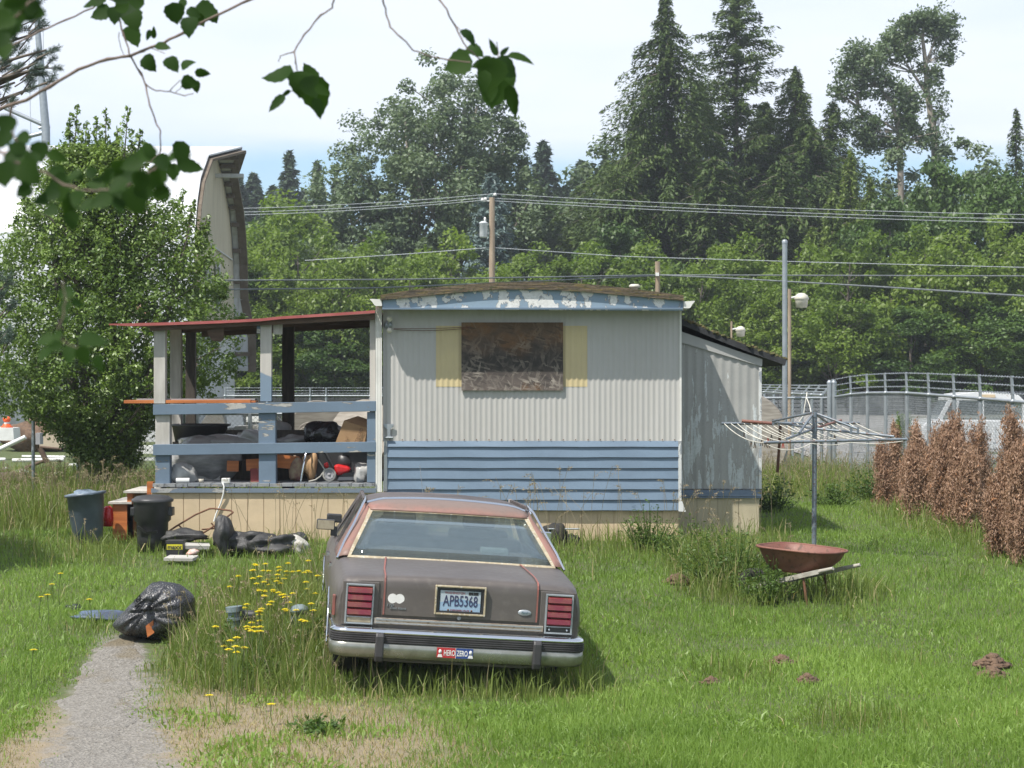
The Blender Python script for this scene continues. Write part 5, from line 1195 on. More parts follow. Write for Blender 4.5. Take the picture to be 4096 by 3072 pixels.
for s_ in (-1, 1):
    a_ = c0 - ax*0.55 + lt*(s_*0.12) + Vector((0,0,zr_-0.42)); e_ = c0 + ax*0.50 + lt*(s_*0.26) + Vector((0,0,zr_-0.155)); f_ = a_ + (e_-a_)*0.84
    b = MB(); b.beam(a_, f_, 0.042, 0.045); b.tube([f_-(e_-f_)*0.05, e_], [0.022, 0.018], 8); b.build('handle', pm('handle_wood', (0.40,0.38,0.33), (0.28,0.26,0.22), scale=6, rough=0.85, bump=0.3, stretch=(2,2,8)), t)
    b = MB(); q = c0 + ax*0.12 + lt*(s_*0.2); b.tube([q+Vector((0,0,zr_-0.22)), q+ax*0.05+Vector((0,0,zr_-0.55))], 0.014, 7); b.build('leg', M_IRON, t)
b = MB(); wc = c0 - ax*0.58 + Vector((0,0,zr_-0.42)); n = 22; rows = []
for r_, o_ in ((0.10,-0.02),(0.17,-0.04),(0.19,-0.02),(0.19,0.02),(0.17,0.04),(0.10,0.02)):
    rows.append([wc + ax*(r_*math.cos(2*math.pi*k/n)) + Vector((0,0,r_*math.sin(2*math.pi*k/n))) + lt*o_ for k in range(n)])
b.grid(rows, closed=True); b.build('wheel', M_TYRE, t)
b = MB(); lump(b, tuple(c0+Vector((0.02,0.1,zr_-0.16))), (0.2,0.2,0.07), 7, 20, 10, 0.3); b.build('water_and_dirt', M_TYRE, t)

# ============================================================ rotary clothes line
D = 22.8; t = thing('clothes_line', 'tilted grey steel umbrella clothes line with white cords on a single pole', 'clothes line', (X(3258,D), D, G(X(3258,D),D)))
M_STEEL = pm('blue_grey_steel_tube', (0.17,0.20,0.23), (0.12,0.145,0.17), c3=(0.14,0.075,0.05), scale=8, rough=0.5, metal=0.3, bump=0.05)
def seg(name, a, b_, r, m=M_STEEL, n=10):
    q = MB(); q.cyl(a, b_, r, n); return q.build(name, m, t)
seg('pole', S(3256,2185,D), S(3259,1652,D), 0.028, n=14)
FA, FB = S(3055,1770,22.4), S(3628,1757,22.4); BA, BB = S(2886,1694,24.2), S(3438,1692,24.2)
seg('cord_bar', FA, FB, 0.017); seg('cord_bar', BA, BB, 0.018)
hub = S(3257,1714,D); top = S(3257,1653,D)
seg('cross_arm', hub, S(3098,1688,23.8), 0.015); seg('cross_arm', hub, S(3577,1746,22.45), 0.015)
seg('cross_arm', hub, S(3145,1756,22.45), 0.014); seg('cross_arm', hub, S(3365,1681,24.05), 0.014, M_RUST)
seg('brace', S(3246,1652,D), S(3092,1684,23.7), 0.014); seg('brace', S(3266,1654,D), S(3434,1717,22.5), 0.014)
seg('brace', S(3252,1656,D), S(3197,1732,22.45), 0.014); seg('brace', S(3264,1658,D), S(3320,1697,23.9), 0.014)
seg('rusty_bar', S(2967,1684,24.1), S(3092,1694,24.05), 0.021, M_RUST)
q = MB(); q.cyl(S(3257,1726,D), S(3257,1702,D), 0.038, 12); q.cyl(S(3258,1668,D), S(3258,1649,D), 0.034, 12); q.build('hub', M_STEEL, t)
for sx, sy, D_ in ((3092,1690,23.8),(3116,1690,23.8),(3404,1722,22.55),(3432,1722,22.5)):
    q = MB(); q.obox(S(sx,sy,D_), (0.022,0.03,0.075)); q.build('clamp', M_STEEL, t)
M_CORD = pm('white_cord', (0.66,0.64,0.57), (0.5,0.48,0.42), scale=9, rough=0.7, bump=0)
rnd = random.Random(3); nc = 21
M_PEG = pm('clothes_peg_wood', (0.12,0.08,0.05), (0.05,0.06,0.06), scale=30, rough=0.8); M_PEGR = pm('red_peg', (0.35,0.06,0.04), rough=0.6)
for k in range(nc):
    u = (k+0.4)/nc; a = BA.lerp(BB, u); c = FA.lerp(FB, max(0.0, min(1.0, u+rnd.uniform(-.01,.01)))); sag = 0.030+rnd.uniform(-.012,.02)+(0.03 if k in (0,2) else 0)
    q = MB(); pts = [a.lerp(c, s) - Vector((0,0,4*sag*s*(1-s))) for s in np.linspace(0,1,13)]; q.tube(pts, 0.0052, 5); cd_ = q.build('cord', M_CORD, t)
    if k in (0,1,2,3,4,7,9,12,13):
        for s_i in rnd.sample(range(4,12), 1 if k > 3 else 2):
            p = pts[s_i]; q = MB(); q.obox(p-Vector((0.006,0,0.035)), (0.010,0.012,0.08), (0,0.15,0)); q.obox(p-Vector((-0.006,0,0.035)), (0.010,0.012,0.08), (0,-0.15,0)); q.build('peg', M_PEGR if (k == 3) else M_PEG, t)
for (u0, u1, sag) in ((0.02,0.33,0.14),(0.33,0.60,0.05),(0.60,0.97,0.04)):
    a, c = FA.lerp(FB,u0), FA.lerp(FB,u1); q = MB(); q.tube([a.lerp(c,s)-Vector((0,0.01,0.02+4*sag*s*(1-s)*0.5)) for s in np.linspace(0,1,10)], 0.004, 5); q.build('cord', M_CORD, t)
q = MB(); q.tube([S(3245,1653,D),S(3238,1620,D+.2),S(3226,1590,D+.4),S(3228,1570,D+.5)], 0.006, 6); q.tube([S(3226,1585,D+.4),S(3218,1630,D+.4),S(3215,1660,D+.4),S(3196,1688,D+.4)], 0.006, 6); q.build('loose_cord', M_CORD, t)
# rusty stake behind it
b = MB(); D = 27.5; b.beam(S(3110,1890,D), S(3122,1700,D), 0.035, 0.035); single(b, 'rusty_stake', M_IRON, 'thin rusty iron stake in the weeds behind the clothes line', 'stake', tuple(S(3110,1890,D)))

MOLES = []
# molehills
M_EARTH = pm('crumbly_brown_earth', (0.15,0.095,0.06), (0.095,0.06,0.04), scale=9, rough=0.95, bump=0.8, bdist=0.03)
for (sx, sy, rr, lab) in ((3970,2668,0.13,'larger brown molehill at the right, behind its twin'),(3972,2712,0.11,'brown molehill at the right, in front of its twin'),(3128,2660,0.10,'small molehill in the middle of the lawn'),(3230,2732,0.085,'small molehill in the lawn nearer than the middle one'),(2845,2738,0.07,'smallest molehill in the lawn toward the car'),(2715,2345,0.13,'bare brown earth heap beside the tall weeds')):
    D = 8000*CAMZ/(sy-1540)
    for _ in range(6): D = 8000*(CAMZ-G(X(sx,D),D))/(sy-1540)
    z0 = G(X(sx,D),D)+0.02; b = MB(); MOLES.append((X(sx,D), D, rr)); rr *= 1.25
    lump(b, (X(sx,D), D, z0), (rr*0.85, rr*0.85, rr*0.16), 5, 18, 8, 0.4)
    for k in range(170):
        a = rnd.uniform(0,6.28); r_ = rr*abs(rnd.gauss(0,0.6)); r_ = min(r_, rr*0.95); s_ = rnd.uniform(0.06,0.20)*rr*(1.3-0.5*r_/rr)
        lump(b, (X(sx,D)+r_*math.cos(a), D+r_*math.sin(a), z0+0.50*rr*max(0,1-r_/rr)*rnd.random()**0.4-0.005), (s_,s_,s_*0.7), rnd.randint(0,9999), 8, 5, 0.5)
    single(b, 'molehill', M_EARTH, lab, 'molehill', (X(sx,D), D, z0), group='molehills in the lawn')
# ============================================================ barn
def m_barnroof():
    m, t, b, out = newmat('white_ribbed_roof_metal'); h = N(t); geo = h.n('NewGeometry'); p = geo.outputs['Position']
    mpn = h.n('Mapping'); mpn.inputs['Scale'].default_value = (3.0,0.25,0.3); h.l(p, mpn.inputs[0])
    n = h.noise(mpn.outputs[0], 3, 6, 0.65); n2 = h.noise(p, 0.5, 5)
    c = h.mix(h.ramp(n, 0.5, 0.7), (0.55,0.57,0.59), (0.38,0.38,0.38)); c = h.mix(h.ramp(n2, 0.64, 0.72), c, (0.45,0.24,0.15))
    h.l(c, b.inputs['Base Color']); b.inputs['Roughness'].default_value = 0.35; b.inputs['Metallic'].default_value = 0.1
    wv = h.n('TexWave'); wv.bands_direction = 'X'; wv.inputs['Scale'].default_value = 1.1; h.l(p, wv.inputs[0]); h.bump(wv.outputs['Fac'], 0.25, 0.008, b); return m
M_BROOF = m_barnroof()
M_BWALL = pm('beige_barn_boards', (0.50,0.445,0.33), (0.44,0.39,0.29), scale=0.7, rough=0.8, bump=0.1, dirt=0.3, dirtcol=(0.2,0.18,0.14), stretch=(1,4,0.4))
M_BWALLW = pm('white_barn_boards', (0.55,0.56,0.56), (0.45,0.46,0.46), scale=1.5, rough=0.8, bump=0.2, dirt=0.4, dirtcol=(0.25,0.22,0.18), stretch=(1,5,1))
M_RAFT = pm('old_rafter_wood', (0.15,0.12,0.09), (0.11,0.085,0.06), scale=3, rough=0.9)
barn = thing('barn', 'tall old barn with curved white metal roof and beige end wall', 'barn', (-9.71, 60.8, 0.6))
BR = R(2.9); ca, sa = math.cos(BR), math.sin(BR)
YC = 4.45
half_p = [(0,7.45),(1.65,7.08),(3.25,6.45),(3.85,5.95),(4.3,5.3),(4.5,4.5),(4.6,3.6),(4.65,2.8)]
def bw(x, y, z):      # barn local: x from the end wall, y along the wall from the near corner
    KB = 1.6     # the barn stands well back, behind the rubble yard
    return ((-6.07 + x*ca - y*sa)*KB, (38.0 + x*sa + y*ca)*KB, CAMZ + (z-CAMZ)*KB)
prof = [(YC-a, z) for a, z in reversed(half_p)] + [(YC+a, z) for a, z in half_p[1:]]
b = MB(); wl = [(y, z-0.10) for y, z in prof]
poly = [bw(0, y, z) for y, z in wl if z > 3.4]; 
b.prism([bw(0,YC-4.40,3.5)]+poly+[bw(0,YC+4.40,3.5)], (-0.15*ca,-0.15*sa,0)); b.build('end_wall', M_BWALL, barn, fixn=True)
b = MB(); b.prism([bw(0.01,YC-4.55,0.4),bw(0.01,YC-4.55,3.0),bw(0.01,YC-4.42,3.5),bw(0.01,YC+4.42,3.5),bw(0.01,YC+4.55,3.0),bw(0.01,YC+4.55,0.4)], (-0.15*ca,-0.15*sa,0)); b.build('lower_wall', M_BWALLW, barn, fixn=True)
b = MB(); b.box((-51,61.2,0.2),(-10.1,61.4,3.4)); b.build('side_wall', M_BWALLW, barn)
b = MB(); b.prism([bw(0.03,YC-4.4,3.47),bw(0.03,YC+4.4,3.47),bw(0.03,YC+4.4,3.53),bw(0.03,YC-4.4,3.53)], (0.03,0,0)); b.prism([bw(0.02,YC-3.9,5.28),bw(0.02,YC+3.9,5.28),bw(0.02,YC+3.9,5.31),bw(0.02,YC-3.9,5.31)], (0.02,0,0)); b.build('wall_batten', M_BWALLW, barn)
def ext(y, z, x1=0.25):
    if y < YC-1: x1 = 0.03
    if z < 4.0 and y > YC: x1 = 0.42
    hood = 0.32*max(0, 1-abs(y-YC)/1.65); return x1+hood
b = MB(); rows = [[bw(-30, y, z) for y, z in prof], [bw(ext(y,z), y, z) for y, z in prof]]; b.grid(rows, smooth=False); b.build('roof', M_BROOF, barn, solid=0.05)
b = MB(); pr2 = [(y, z-0.07) for y, z in prof]
b.grid([[bw(0.02, y, z) for y, z in pr2], [bw(ext(y,z)-0.02, y, z) for y, z in pr2]], smooth=False); b.build('roof_overhang', M_BWALLW, barn, solid=0.02)
# rafters seen under the overhang like ladder rungs; pale sheeting between
for i in range(len(pr2)-1):
    (ya, za), (yb_, zb_) = pr2[i], pr2[i+1]; L = math.hypot(yb_-ya, zb_-za); k = max(1, int(L/0.50))
    for j in range(k):
        s_ = (j+0.5)/k; y, z = ya+(yb_-ya)*s_, za+(zb_-za)*s_
        b = MB(); nrm = Vector((0,-(zb_-za),(yb_-ya))).normalized()*(-1); 
        b.beam(Vector(bw(0.02,y,z))+nrm*0.10, Vector(bw(ext(y,z)-0.05,y,z))+nrm*0.10, 0.15, 0.15); b.build('rafter', M_RAFT, barn)
b = MB()
for i in range(len(pr2)-1):
    (ya, za), (yb_, zb_) = pr2[i], pr2[i+1]
    b.beam(Vector(bw(ext(ya,za)-0.01,ya,za-0.02)), Vector(bw(ext(yb_,zb_)-0.01,yb_,zb_-0.02)), 0.08, 0.30, (1,0,0))
b.build('barge_board', M_RAFT, barn)
b = MB(); b.box(bw(0.0,YC-0.06,6.80), Vector(bw(0.60,YC+0.06,6.88))); b.build('hay_beam', M_BWALLW, barn)
b = MB(); b.tube([bw(0.50,YC,6.88), bw(0.50,YC,7.36)], 0.012, 5); b.build('hay_rope', M_RAFT, barn)
for y, z0_, z1_ in ((2.7,4.15,4.75),(4.6,4.0,5.0)):
    b = MB(); 
    for a, q in ((y-0.42,y-0.32),(y+0.32,y+0.42)): b.prism([bw(0.03,a,z0_),bw(0.03,q,z0_),bw(0.03,q,z1_),bw(0.03,a,z1_)], (0.04,0,0))
    for a, q in ((z0_,z0_+0.09),(z1_-0.09,z1_)): b.prism([bw(0.03,y-0.32,a),bw(0.03,y+0.32,a),bw(0.03,y+0.32,q),bw(0.03,y-0.32,q)], (0.04,0,0))
    wf = b.build('window_frame', M_BWALLW, barn, fixn=True)
    b = MB(); b.prism([bw(0.02,y-0.32,z0_+.09),bw(0.02,y+0.32,z0_+.09),bw(0.02,y+0.32,z1_-.09),bw(0.02,y-0.32,z1_-.09)], (0.02,0,0)); b.build('pane', pm('dark_window', (0.08,0.085,0.08), rough=0.2, bump=0), wf, fixn=True)

# ============================================================ poles, wires, lamps
M_POLE = pm('pole_wood', (0.36,0.28,0.20), (0.25,0.19,0.135), scale=3, rough=0.9, bump=0.2, stretch=(4,4,0.4))
D = 85; t = thing('utility_pole', 'brown wooden utility pole with a grey transformer can behind the mobile home', 'utility pole', (X(1968,D), D, G(X(1968,D),D)))
b = MB(); b.tube([(X(1968,D),D,0.8),(X(1968,D),D,Z(790,D))], [0.15,0.115], 12); b.build('pole', M_POLE, t)
b = MB(); b.lathe([(0,0),(0.14,0),(0.17,0.05),(0.17,0.58),(0.19,0.60),(0.19,0.63),(0.10,0.68),(0,0.70)], (X(1934,D),D-0.1,Z(951,D)), 18); b.build('transformer', pm('transformer_grey', (0.60,0.63,0.65), rough=0.4, bump=0), t)
b = MB(); b.lathe([(0,0),(0.05,0),(0.05,0.12),(0.03,0.2),(0,0.2)], (X(1940,D),D-0.1,Z(888,D)), 8); b.box((X(1945,D),D-0.05,Z(935,D)),(X(1960,D),D+0.05,Z(930,D))); b.build('bushing', M_WH, t)
b = MB()
for sx, sy in ((1980,779),(1942,797),(1930,800)): b.lathe([(0,0),(0.07,0),(0.07,0.08),(0.04,0.12),(0,0.13)], (X(sx,D),D,Z(sy,D)-0.05), 8)
b.beam((X(1928,D),D,Z(803,D)),(X(1968,D),D,Z(803,D)),0.07,0.05); b.build('insulators', M_WH, t)
M_WIRE = pm('pale_cable', (0.40,0.43,0.45), (0.34,0.37,0.39), rough=0.5, bump=0); M_WIRED = pm('dark_cable', (0.10,0.115,0.125), (0.16,0.175,0.18), rough=0.6, scale=6, bump=0)
def wire(pts, D0, D1, r, mat, lab, sag=0.0, grp='overhead wires'):
    b = MB(); n = 22; P_ = []
    xs_ = [p[0] for p in pts]; tot = xs_[-1]-xs_[0]
    for k in range(n+1):
        sx = xs_[0]+tot*k/n; sy = float(np.interp(sx, xs_, [p[1] for p in pts])); Dk = D0+(D1-D0)*k/n; P_.append(S(sx, sy, Dk))
    b.tube(P_, r, 5, cap=False); o = b.build('wire', mat); tag(o, lab, 'wire', grp); return o
for i, (l, m_, r_, nm) in enumerate((((900,835),(1976,775),(4300,862),'topmost'),((900,850),(1940,791),(4300,880),'middle'),((900,861),(1932,801),(4300,895),'lowest'))):
    for p0, p1, side in ((l, m_, 'left'), (m_, r_, 'right')):
        xs_ = np.linspace(p0[0], p1[0], 9); pts = [(x, p0[1]+(p1[1]-p0[1])*((x-p0[0])/(p1[0]-p0[0])) + (13 if side == 'right' else 10)*4*((x-p0[0])/(p1[0]-p0[0]))*(1-(x-p0[0])/(p1[0]-p0[0]))) for x in xs_]
        wire(pts, 85, 85, 0.012, M_WIRE, f'{nm} of the three pale wires running {side} from the utility pole')
wire([(1220,1042),(1600,1018),(1966,990)], 85, 85, 0.016, M_WIRE, 'pale wire low on the utility pole running left')
wire([(1966,990),(2500,1026),(3300,1050),(4200,1072)], 85, 85, 0.014, M_WIRE, 'pale wire low on the utility pole running right')
D = 60; t = thing('wooden_pole', 'short bare wooden pole top rising behind the home roof', 'pole', (X(2630,D), D, G(X(2630,D),D)))
b = MB(); b.tube([(X(2630,D),D,0.8),(X(2630,D),D,Z(1046,D))], 0.075, 10); b.build('pole', M_POLE, t)
b = MB(); b.obox((X(2628,D),D-0.1,Z(1098,D)),(0.10,0.1,0.10)); b.build('clamp', M_WH, t)
wire([(900,1122),(1600,1118),(2200,1108),(2628,1100)], 50, 60, 0.021, M_WIRED, 'upper thick dark cable left of the short wooden pole')
wire([(900,1158),(1500,1152),(2150,1124),(2628,1102)], 50, 60, 0.021, M_WIRED, 'lower thick dark cable left of the short wooden pole')
wire([(2628,1100),(3400,1102),(4200,1104)], 60, 60, 0.020, M_WIRED, 'level dark cable running right from the short wooden pole')
wire([(2628,1100),(2900,1112),(3500,1146),(4200,1190)], 60, 45, 0.022, M_WIRED, 'thick dark cable sloping down to the right')
D = 41; t = thing('steel_pole', 'tall capped galvanised steel pole behind the lean-to room', 'pole', (X(3139,D), D, G(X(3139,D),D)))
b = MB(); b.tube([(X(3139,D),D,0.4),(X(3139,D),D,Z(966,D))], 0.052, 14); b.build('shaft', M_GALV, t)
b = MB(); b.lathe([(0.058,-0.04),(0.058,0.01),(0.04,0.035),(0,0.045)], (X(3139,D),D,Z(966,D)), 14); b.build('cap', M_GALV, t)
for sx, ty, ly_, hx, D, lab in ((3158,1156,1186,3206,52,'wooden lamp pole with a big pale yard light by the steel pole'),(2926,1285,1312,2962,70,'far wooden lamp pole with a small pale yard light above the lean-to roof')):
    t = thing('yard_lamp', lab, 'lamp post', (X(sx,D), D, G(X(sx,D),D)), group='yard lamps on poles')
    b = MB(); b.tube([(X(sx,D),D,0.4),(X(sx,D),D,Z(ty,D))], 0.045 if D < 60 else 0.035, 10); b.build('pole', M_POLE, t)
    b = MB(); b.tube([(X(sx,D),D,Z(ly_+6,D)),(X(hx,D),D,Z(ly_-2,D))], 0.025, 8); b.build('arm', M_WH, t)
    k = 1.0 if D < 60 else 0.95; b = MB(); b.lathe([(0,0.16*k),(0.08*k,0.15*k),(0.16*k,0.09*k),(0.20*k,0.0),(0.18*k,-0.02)], (X(hx,D),D,Z(ly_+10,D)), 18); hd = b.build('lamp_head', M_BULB, t)
    b = MB(); b.lathe([(0.175*k,-0.02),(0.145*k,-0.22*k),(0,-0.23*k)], (X(hx,D),D,Z(ly_+10,D)), 18); b.build('diffuser', M_BULB, hd)
# big mast at the left
D = 105; t = thing('tall_mast', 'tall pale steel mast with angled struts at the upper left', 'mast', (X(175,D), D, G(X(175,D),D)))
b = MB(); b.tube([(X(195,D),D,0.5),S(183,520,D),S(150,110,D),S(138,-80,D)], [0.26,0.23,0.15,0.11], 12); b.build('shaft', M_GALV, t)
b = MB(); b.cyl(S(155,512,D),S(200,506,D),0.09,8); b.build('bracket', M_GALV, t)
for a, q, r_ in (((178,502),(20,432),0.11),((176,530),(60,560),0.11),((0,235),(60,262),0.09)):
    b = MB(); b.cyl(S(*a,D), S(*q,D), r_, 8); b.build('strut', M_GALV, t)
b = MB()
for dx in (-36, 22): b.tube([S(150+dx,100,D),S(160+dx,560,D)], 0.014, 4)
b.build('guy_wire', M_GALV, t)

# ============================================================ fences
M_MESH = pm('chain_link_wire', (0.36,0.38,0.39), (0.30,0.32,0.33), rough=0.5, metal=0.4, bump=0)
def chain_link(a, b_, z0, z1, sp=0.075, th=0.0035):
    """diamond mesh of thin wires between two ground points; z0,z1 (bottom, top) at each end"""
    a = Vector((*a, 0)); c = Vector((*b_, 0)); L = (c-a).length; H = max(z1[0]-z0[0], z1[1]-z0[1]); V = []; Fq = []
    def pt(s, h): s = min(max(s/L,0),1); f = min(max(h/H,0),1); p = a.lerp(c, s); za, zb = z0[0]+(z0[1]-z0[0])*s, z1[0]+(z1[1]-z1[0])*s; return np.array([p.x, p.y, za+(zb-za)*f])
    n = int((L+H)/sp)
    for dr in (1, -1):
        for k in range(n):
            s0 = -H + k*sp; pts = []
            if dr > 0: u0, v0, u1, v1 = s0, 0, s0+H, H
            else: u0, v0, u1, v1 = s0, H, s0+H, 0
            if u0 < 0: v0 += dr*(-u0); u0 = 0
            if u1 > L: v1 -= dr*(u1-L); u1 = L
            if u1-u0 < 0.05: continue
            m_ = max(1, int((u1-u0)/0.6))
            for j in range(m_):
                f0, f1 = j/m_, (j+1)/m_; p, q = pt(u0+(u1-u0)*f0, v0+(v1-v0)*f0), pt(u0+(u1-u0)*f1, v0+(v1-v0)*f1)
                i0 = len(V); V += [p+[0,0,th],p-[0,0,th],q-[0,0,th],q+[0,0,th]]; Fq.append([i0,i0+1,i0+2,i0+3])
                i0 = len(V); V += [p+[th,th*.7,0],p-[th,th*.7,0],q-[th,th*.7,0],q+[th,th*.7,0]]; Fq.append([i0,i0+1,i0+2,i0+3])
    return np.array(V), np.array(Fq)
def barb(b, pts, r=0.006):
    b.tube(pts, r, 5, cap=False)
    for p, q in zip(pts[:-1], pts[1:]):
        L = (Vector(q)-Vector(p)).length; k = int(L/0.14)
        for j in range(k):
            c = Vector(p).lerp(Vector(q), (j+.5)/k); b.obox(c, (0.010,0.010,0.045), (0.7*(1 if j % 2 else -1),0.5,0))
def fence(name_lab, posts, rail_z, arm, base=None, wires=(0.95,0.62,0.30), pr=0.034, armdir=None, mesh=True, cat='fence', sp=0.075, th=0.0035):
    """posts: list of (x, y); rail_z per post; arm height above the rail"""
    t = thing('wire_fence', name_lab, cat, (posts[0][0], posts[0][1], G(*posts[0])))
    for (x, y), zr in zip(posts, rail_z):
        b = MB(); b.cyl((x, y, G(x,y)-0.1), (x, y, zr), pr, 10); b.build('post', M_GALV, t)
        if arm:
            d = armdir or (0,0); b = MB(); b.beam((x,y,zr-0.02),(x+d[0],y+d[1],zr+arm),0.055,0.035,(1,0,0)); b.build('barb_arm', M_GALV, t)
            b = MB(); b.lathe([(0.02,-0.03),(0.05,-0.03),(0.05,0.02),(0.02,0.03)], (x,y,zr), 10); b.build('post_collar', M_GALV, t)
    for i in range(len(posts)-1):
        b = MB(); b.cyl((*posts[i], rail_z[i]), (*posts[i+1], rail_z[i+1]), 0.024, 8); b.build('top_rail', M_GALV, t)
    for k, f in enumerate(wires if arm else ()):
        d = armdir or (0,0); b = MB(); barb(b, [(x+d[0]*f, y+d[1]*f, zr+arm*f) for (x, y), zr in zip(posts, rail_z)]); b.build('barbed_wire', M_GALV, t)
    if mesh:
        Vs, Fs = [], []; n0 = 0
        for i in range(len(posts)-1):
            v, f = chain_link(posts[i], posts[i+1], (G(*posts[i]), G(*posts[i+1])), (rail_z[i], rail_z[i+1]), sp, th)
            if len(v): Vs.append(v); Fs.append(f+n0); n0 += len(v)
        v = np.concatenate(Vs) - np.array(t.location); fastmesh('chain_link', v, np.concatenate(Fs), M_MESH, parent=t)
    return t
pxs = [3404,3470,3543,3628,3716,3817,3922,4052,4215,4420]; sys_ = [1577,1572,1571,1572,1578,1586,1594,1605,1620,1640]
n = len(pxs); dd = []
# straight fence running towards the camera: solve D for each picture column
x0_, d0_, x1_, d1_ = X(3404,40), 40.0, X(4052,29), 29.0
for sx in pxs:
    u = (sx-2048)/F; k = (x1_-x0_)/(d1_-d0_); dd.append((x0_-k*d0_)/(u-k))
posts = [(X(sx,d), d) for sx, d in zip(pxs, dd)]
fence('galvanised chain link fence with upright barbed wire arms running toward the right edge', [(X(3333,41.2),41.2)]+posts, [Z(1588,41.2)]+[Z(sy,d) for sy, d in zip(sys_, dd)], 0.37, armdir=(-0.02,0.0))
fence('chain link fence with a level top rail meeting the corner post', [(X(2600,41.4),41.4),(X(2870,41.4),41.4),(X(3287,41.3),41.3),(X(3322,41.3),41.3)], [Z(1592,41.3)]*4, 0)
ps = [(X(3285+(-38)*k, 44+2.6*k), 44+2.6*k) for k in range(9)]
fence('far wire fence with slanting barbed arms behind the level top rail', ps, [Z(1580-2*k, p[1]) for k, p in enumerate(ps)], 0.22, armdir=(0.20,0.0), mesh=False)
for sx in (3318, 3336):
    D = 41.1; b = MB(); b.cyl((X(sx,D),D,0.4),(X(sx,D),D,Z(1528,D)),0.05,12); b.lathe([(0.055,-0.03),(0.055,0.0),(0.03,0.035),(0,0.045)], (X(sx,D),D,Z(1528,D)), 12)
    single(b, 'corner_post', M_GALV, 'thick domed fence corner post, ' + ('left' if sx < 3330 else 'right') + ' one of the pair', 'fence post', (X(sx,D),D,0.5), group='fence corner posts')
# fence far behind the porch
D = 58; ps = [(X(sx,D),D) for sx in (900,1068,1240,1304,1480,1620)]
fence('far wire fence with a white top rail seen through the porch', ps, [Z(1583,D)]*6, 0.24, mesh=False, pr=0.03)
b = MB(); D = 59
for k in range(60): b.box((-9+k*0.13, D, 0.6), (-9+k*0.13+0.12, D+0.02, Z(1590,D)))
single(b, 'slatted_fence', pm('dark_slats', (0.035,0.04,0.042), (0.05,0.055,0.055), rough=0.8), 'dark slatted fence panel far behind the porch', 'fence', (-5,D,0.6))
D = 33; ps = [(X(sx,D),D) for sx in (740,500,313,132,-60)]
fence('low chain link fence behind the big bush at the left', ps[:3], [Z(1640,D)]*3, 0, sp=0.08)
b = MB(); D = 31; b.cyl((X(133,D),D,0.4),(X(133,D),D,Z(1684,D)),0.028,10); single(b, 'fence_post', M_GALV, 'lone thin grey steel post in the weeds at the left', 'fence post', (X(133,D),D,0.5))
# chain link behind the porch clutter
D = 34; ps = [(X(sx,D),D) for sx in (790,1000,1250,1540)]
fence('chain link fence just behind the porch clutter', ps, [Z(1655,D)]*4, 0, sp=0.08)
# slatted long fence at the back of the lot
t = thing('slatted_fence', 'long dark grey slatted fence along the back of the gravel lot', 'fence', (X(3700,93), 93, 1.0)); b = MB()
x = X(2750,93); k = 0
while x < X(4300,93):
    for j in range(6): b.box((x, 93+0.02*(j % 2), 1.0+j*0.19), (x+0.50, 93.05+0.02*(j % 2), 1.0+j*0.19+0.16+0.01*math.sin(k*3+j)))
    x += 0.53; k += 1
b.build('slats', pm('dark_grey_slats', (0.085,0.095,0.10), (0.13,0.14,0.145), c3=(0.2,0.2,0.2), scale=2.5, rough=0.7), t)
x = X(2750,93)
while x < X(4300,93): MB().box((x-0.03,93.1,0.9),(x+0.03,93.16,2.22)).build('slat_post', M_BLACKP, t); x += 1.06

# ============================================================ white truck behind the fence
D = 47.0; M_VAN = pm('white_van_paint', (0.66,0.67,0.68), (0.60,0.61,0.62), scale=2, rough=0.3, bump=0.01, coat=0.3)
t = thing('parked_truck', 'white long roofed truck parked behind the chain link fence at the right', 'truck', (X(3900,D), D, G(X(3900,D),D)))
gxy = G(X(3900,D),D)
def V_(sx, sy): return (X(sx,D), Z(sy,D))
side = [(3690,1790),(3688,1712),(3700,1690),(3758,1678),(3800,1610),(3815,1588),(3840,1574),(3900,1568),(4020,1569),(4080,1580),(4100,1600),(4560,1604),(4560,1790)]
b = MB(); lo_ = [(sx, sy) for sx, sy in side if True]
b.prism([(V_(sx,sy)[0], D, V_(sx,sy)[1]) for sx, sy in ((3690,1800),(3688,1712),(3700,1692),(3762,1678),(4110,1680),(4560,1680),(4560,1800))], (0,1.85,0)); b.build('body', M_VAN, t, fixn=True, bevel=0.04)
b = MB(); b.prism([(V_(sx,sy)[0], D+0.14, V_(sx,sy)[1]) for sx, sy in ((3815,1590),(3840,1576),(3900,1569),(4020,1570),(4080,1580),(4102,1602),(4102,1592+14),(3812,1602))], (0,1.57,0)); b.build('roof', M_VAN, t, fixn=True, bevel=0.03)
b = MB(); b.prism([(V_(sx,sy)[0], D+0.17, V_(sx,sy)[1]) for sx, sy in ((3768,1678),(3818,1600),(4096,1604),(4104,1680))], (0,1.50,0)); b.build('side_glass', M_GLASSS, t, fixn=True)
for p0, p1, wd in (((3762,1680),(3808,1596),0.09),((3818,1680),(3834,1600),0.10),((3935,1682),(3935,1600),0.06),((4100,1682),(4100,1600),0.08)):
    b = MB(); b.beam((V_(*p0)[0],D+0.12,V_(*p0)[1]),(V_(*p1)[0],D+0.14,V_(*p1)[1]),0.06,wd); b.build('pillar', M_VAN, t)
b = MB(); b.box((V_(3925,0)[0],D+0.10,Z(1590,D)),(V_(3985,0)[0],D+0.14,Z(1578,D))); b.build('roof_light', M_TAN, t)
b = MB()
for k in range(9): b.box((V_(3800+k*34,0)[0],D-0.02,Z(1770,D)),(V_(3812+k*34,0)[0],D+0.02,Z(1700,D)))
b.build('side_ribs', M_VAN, t, bevel=0.01)
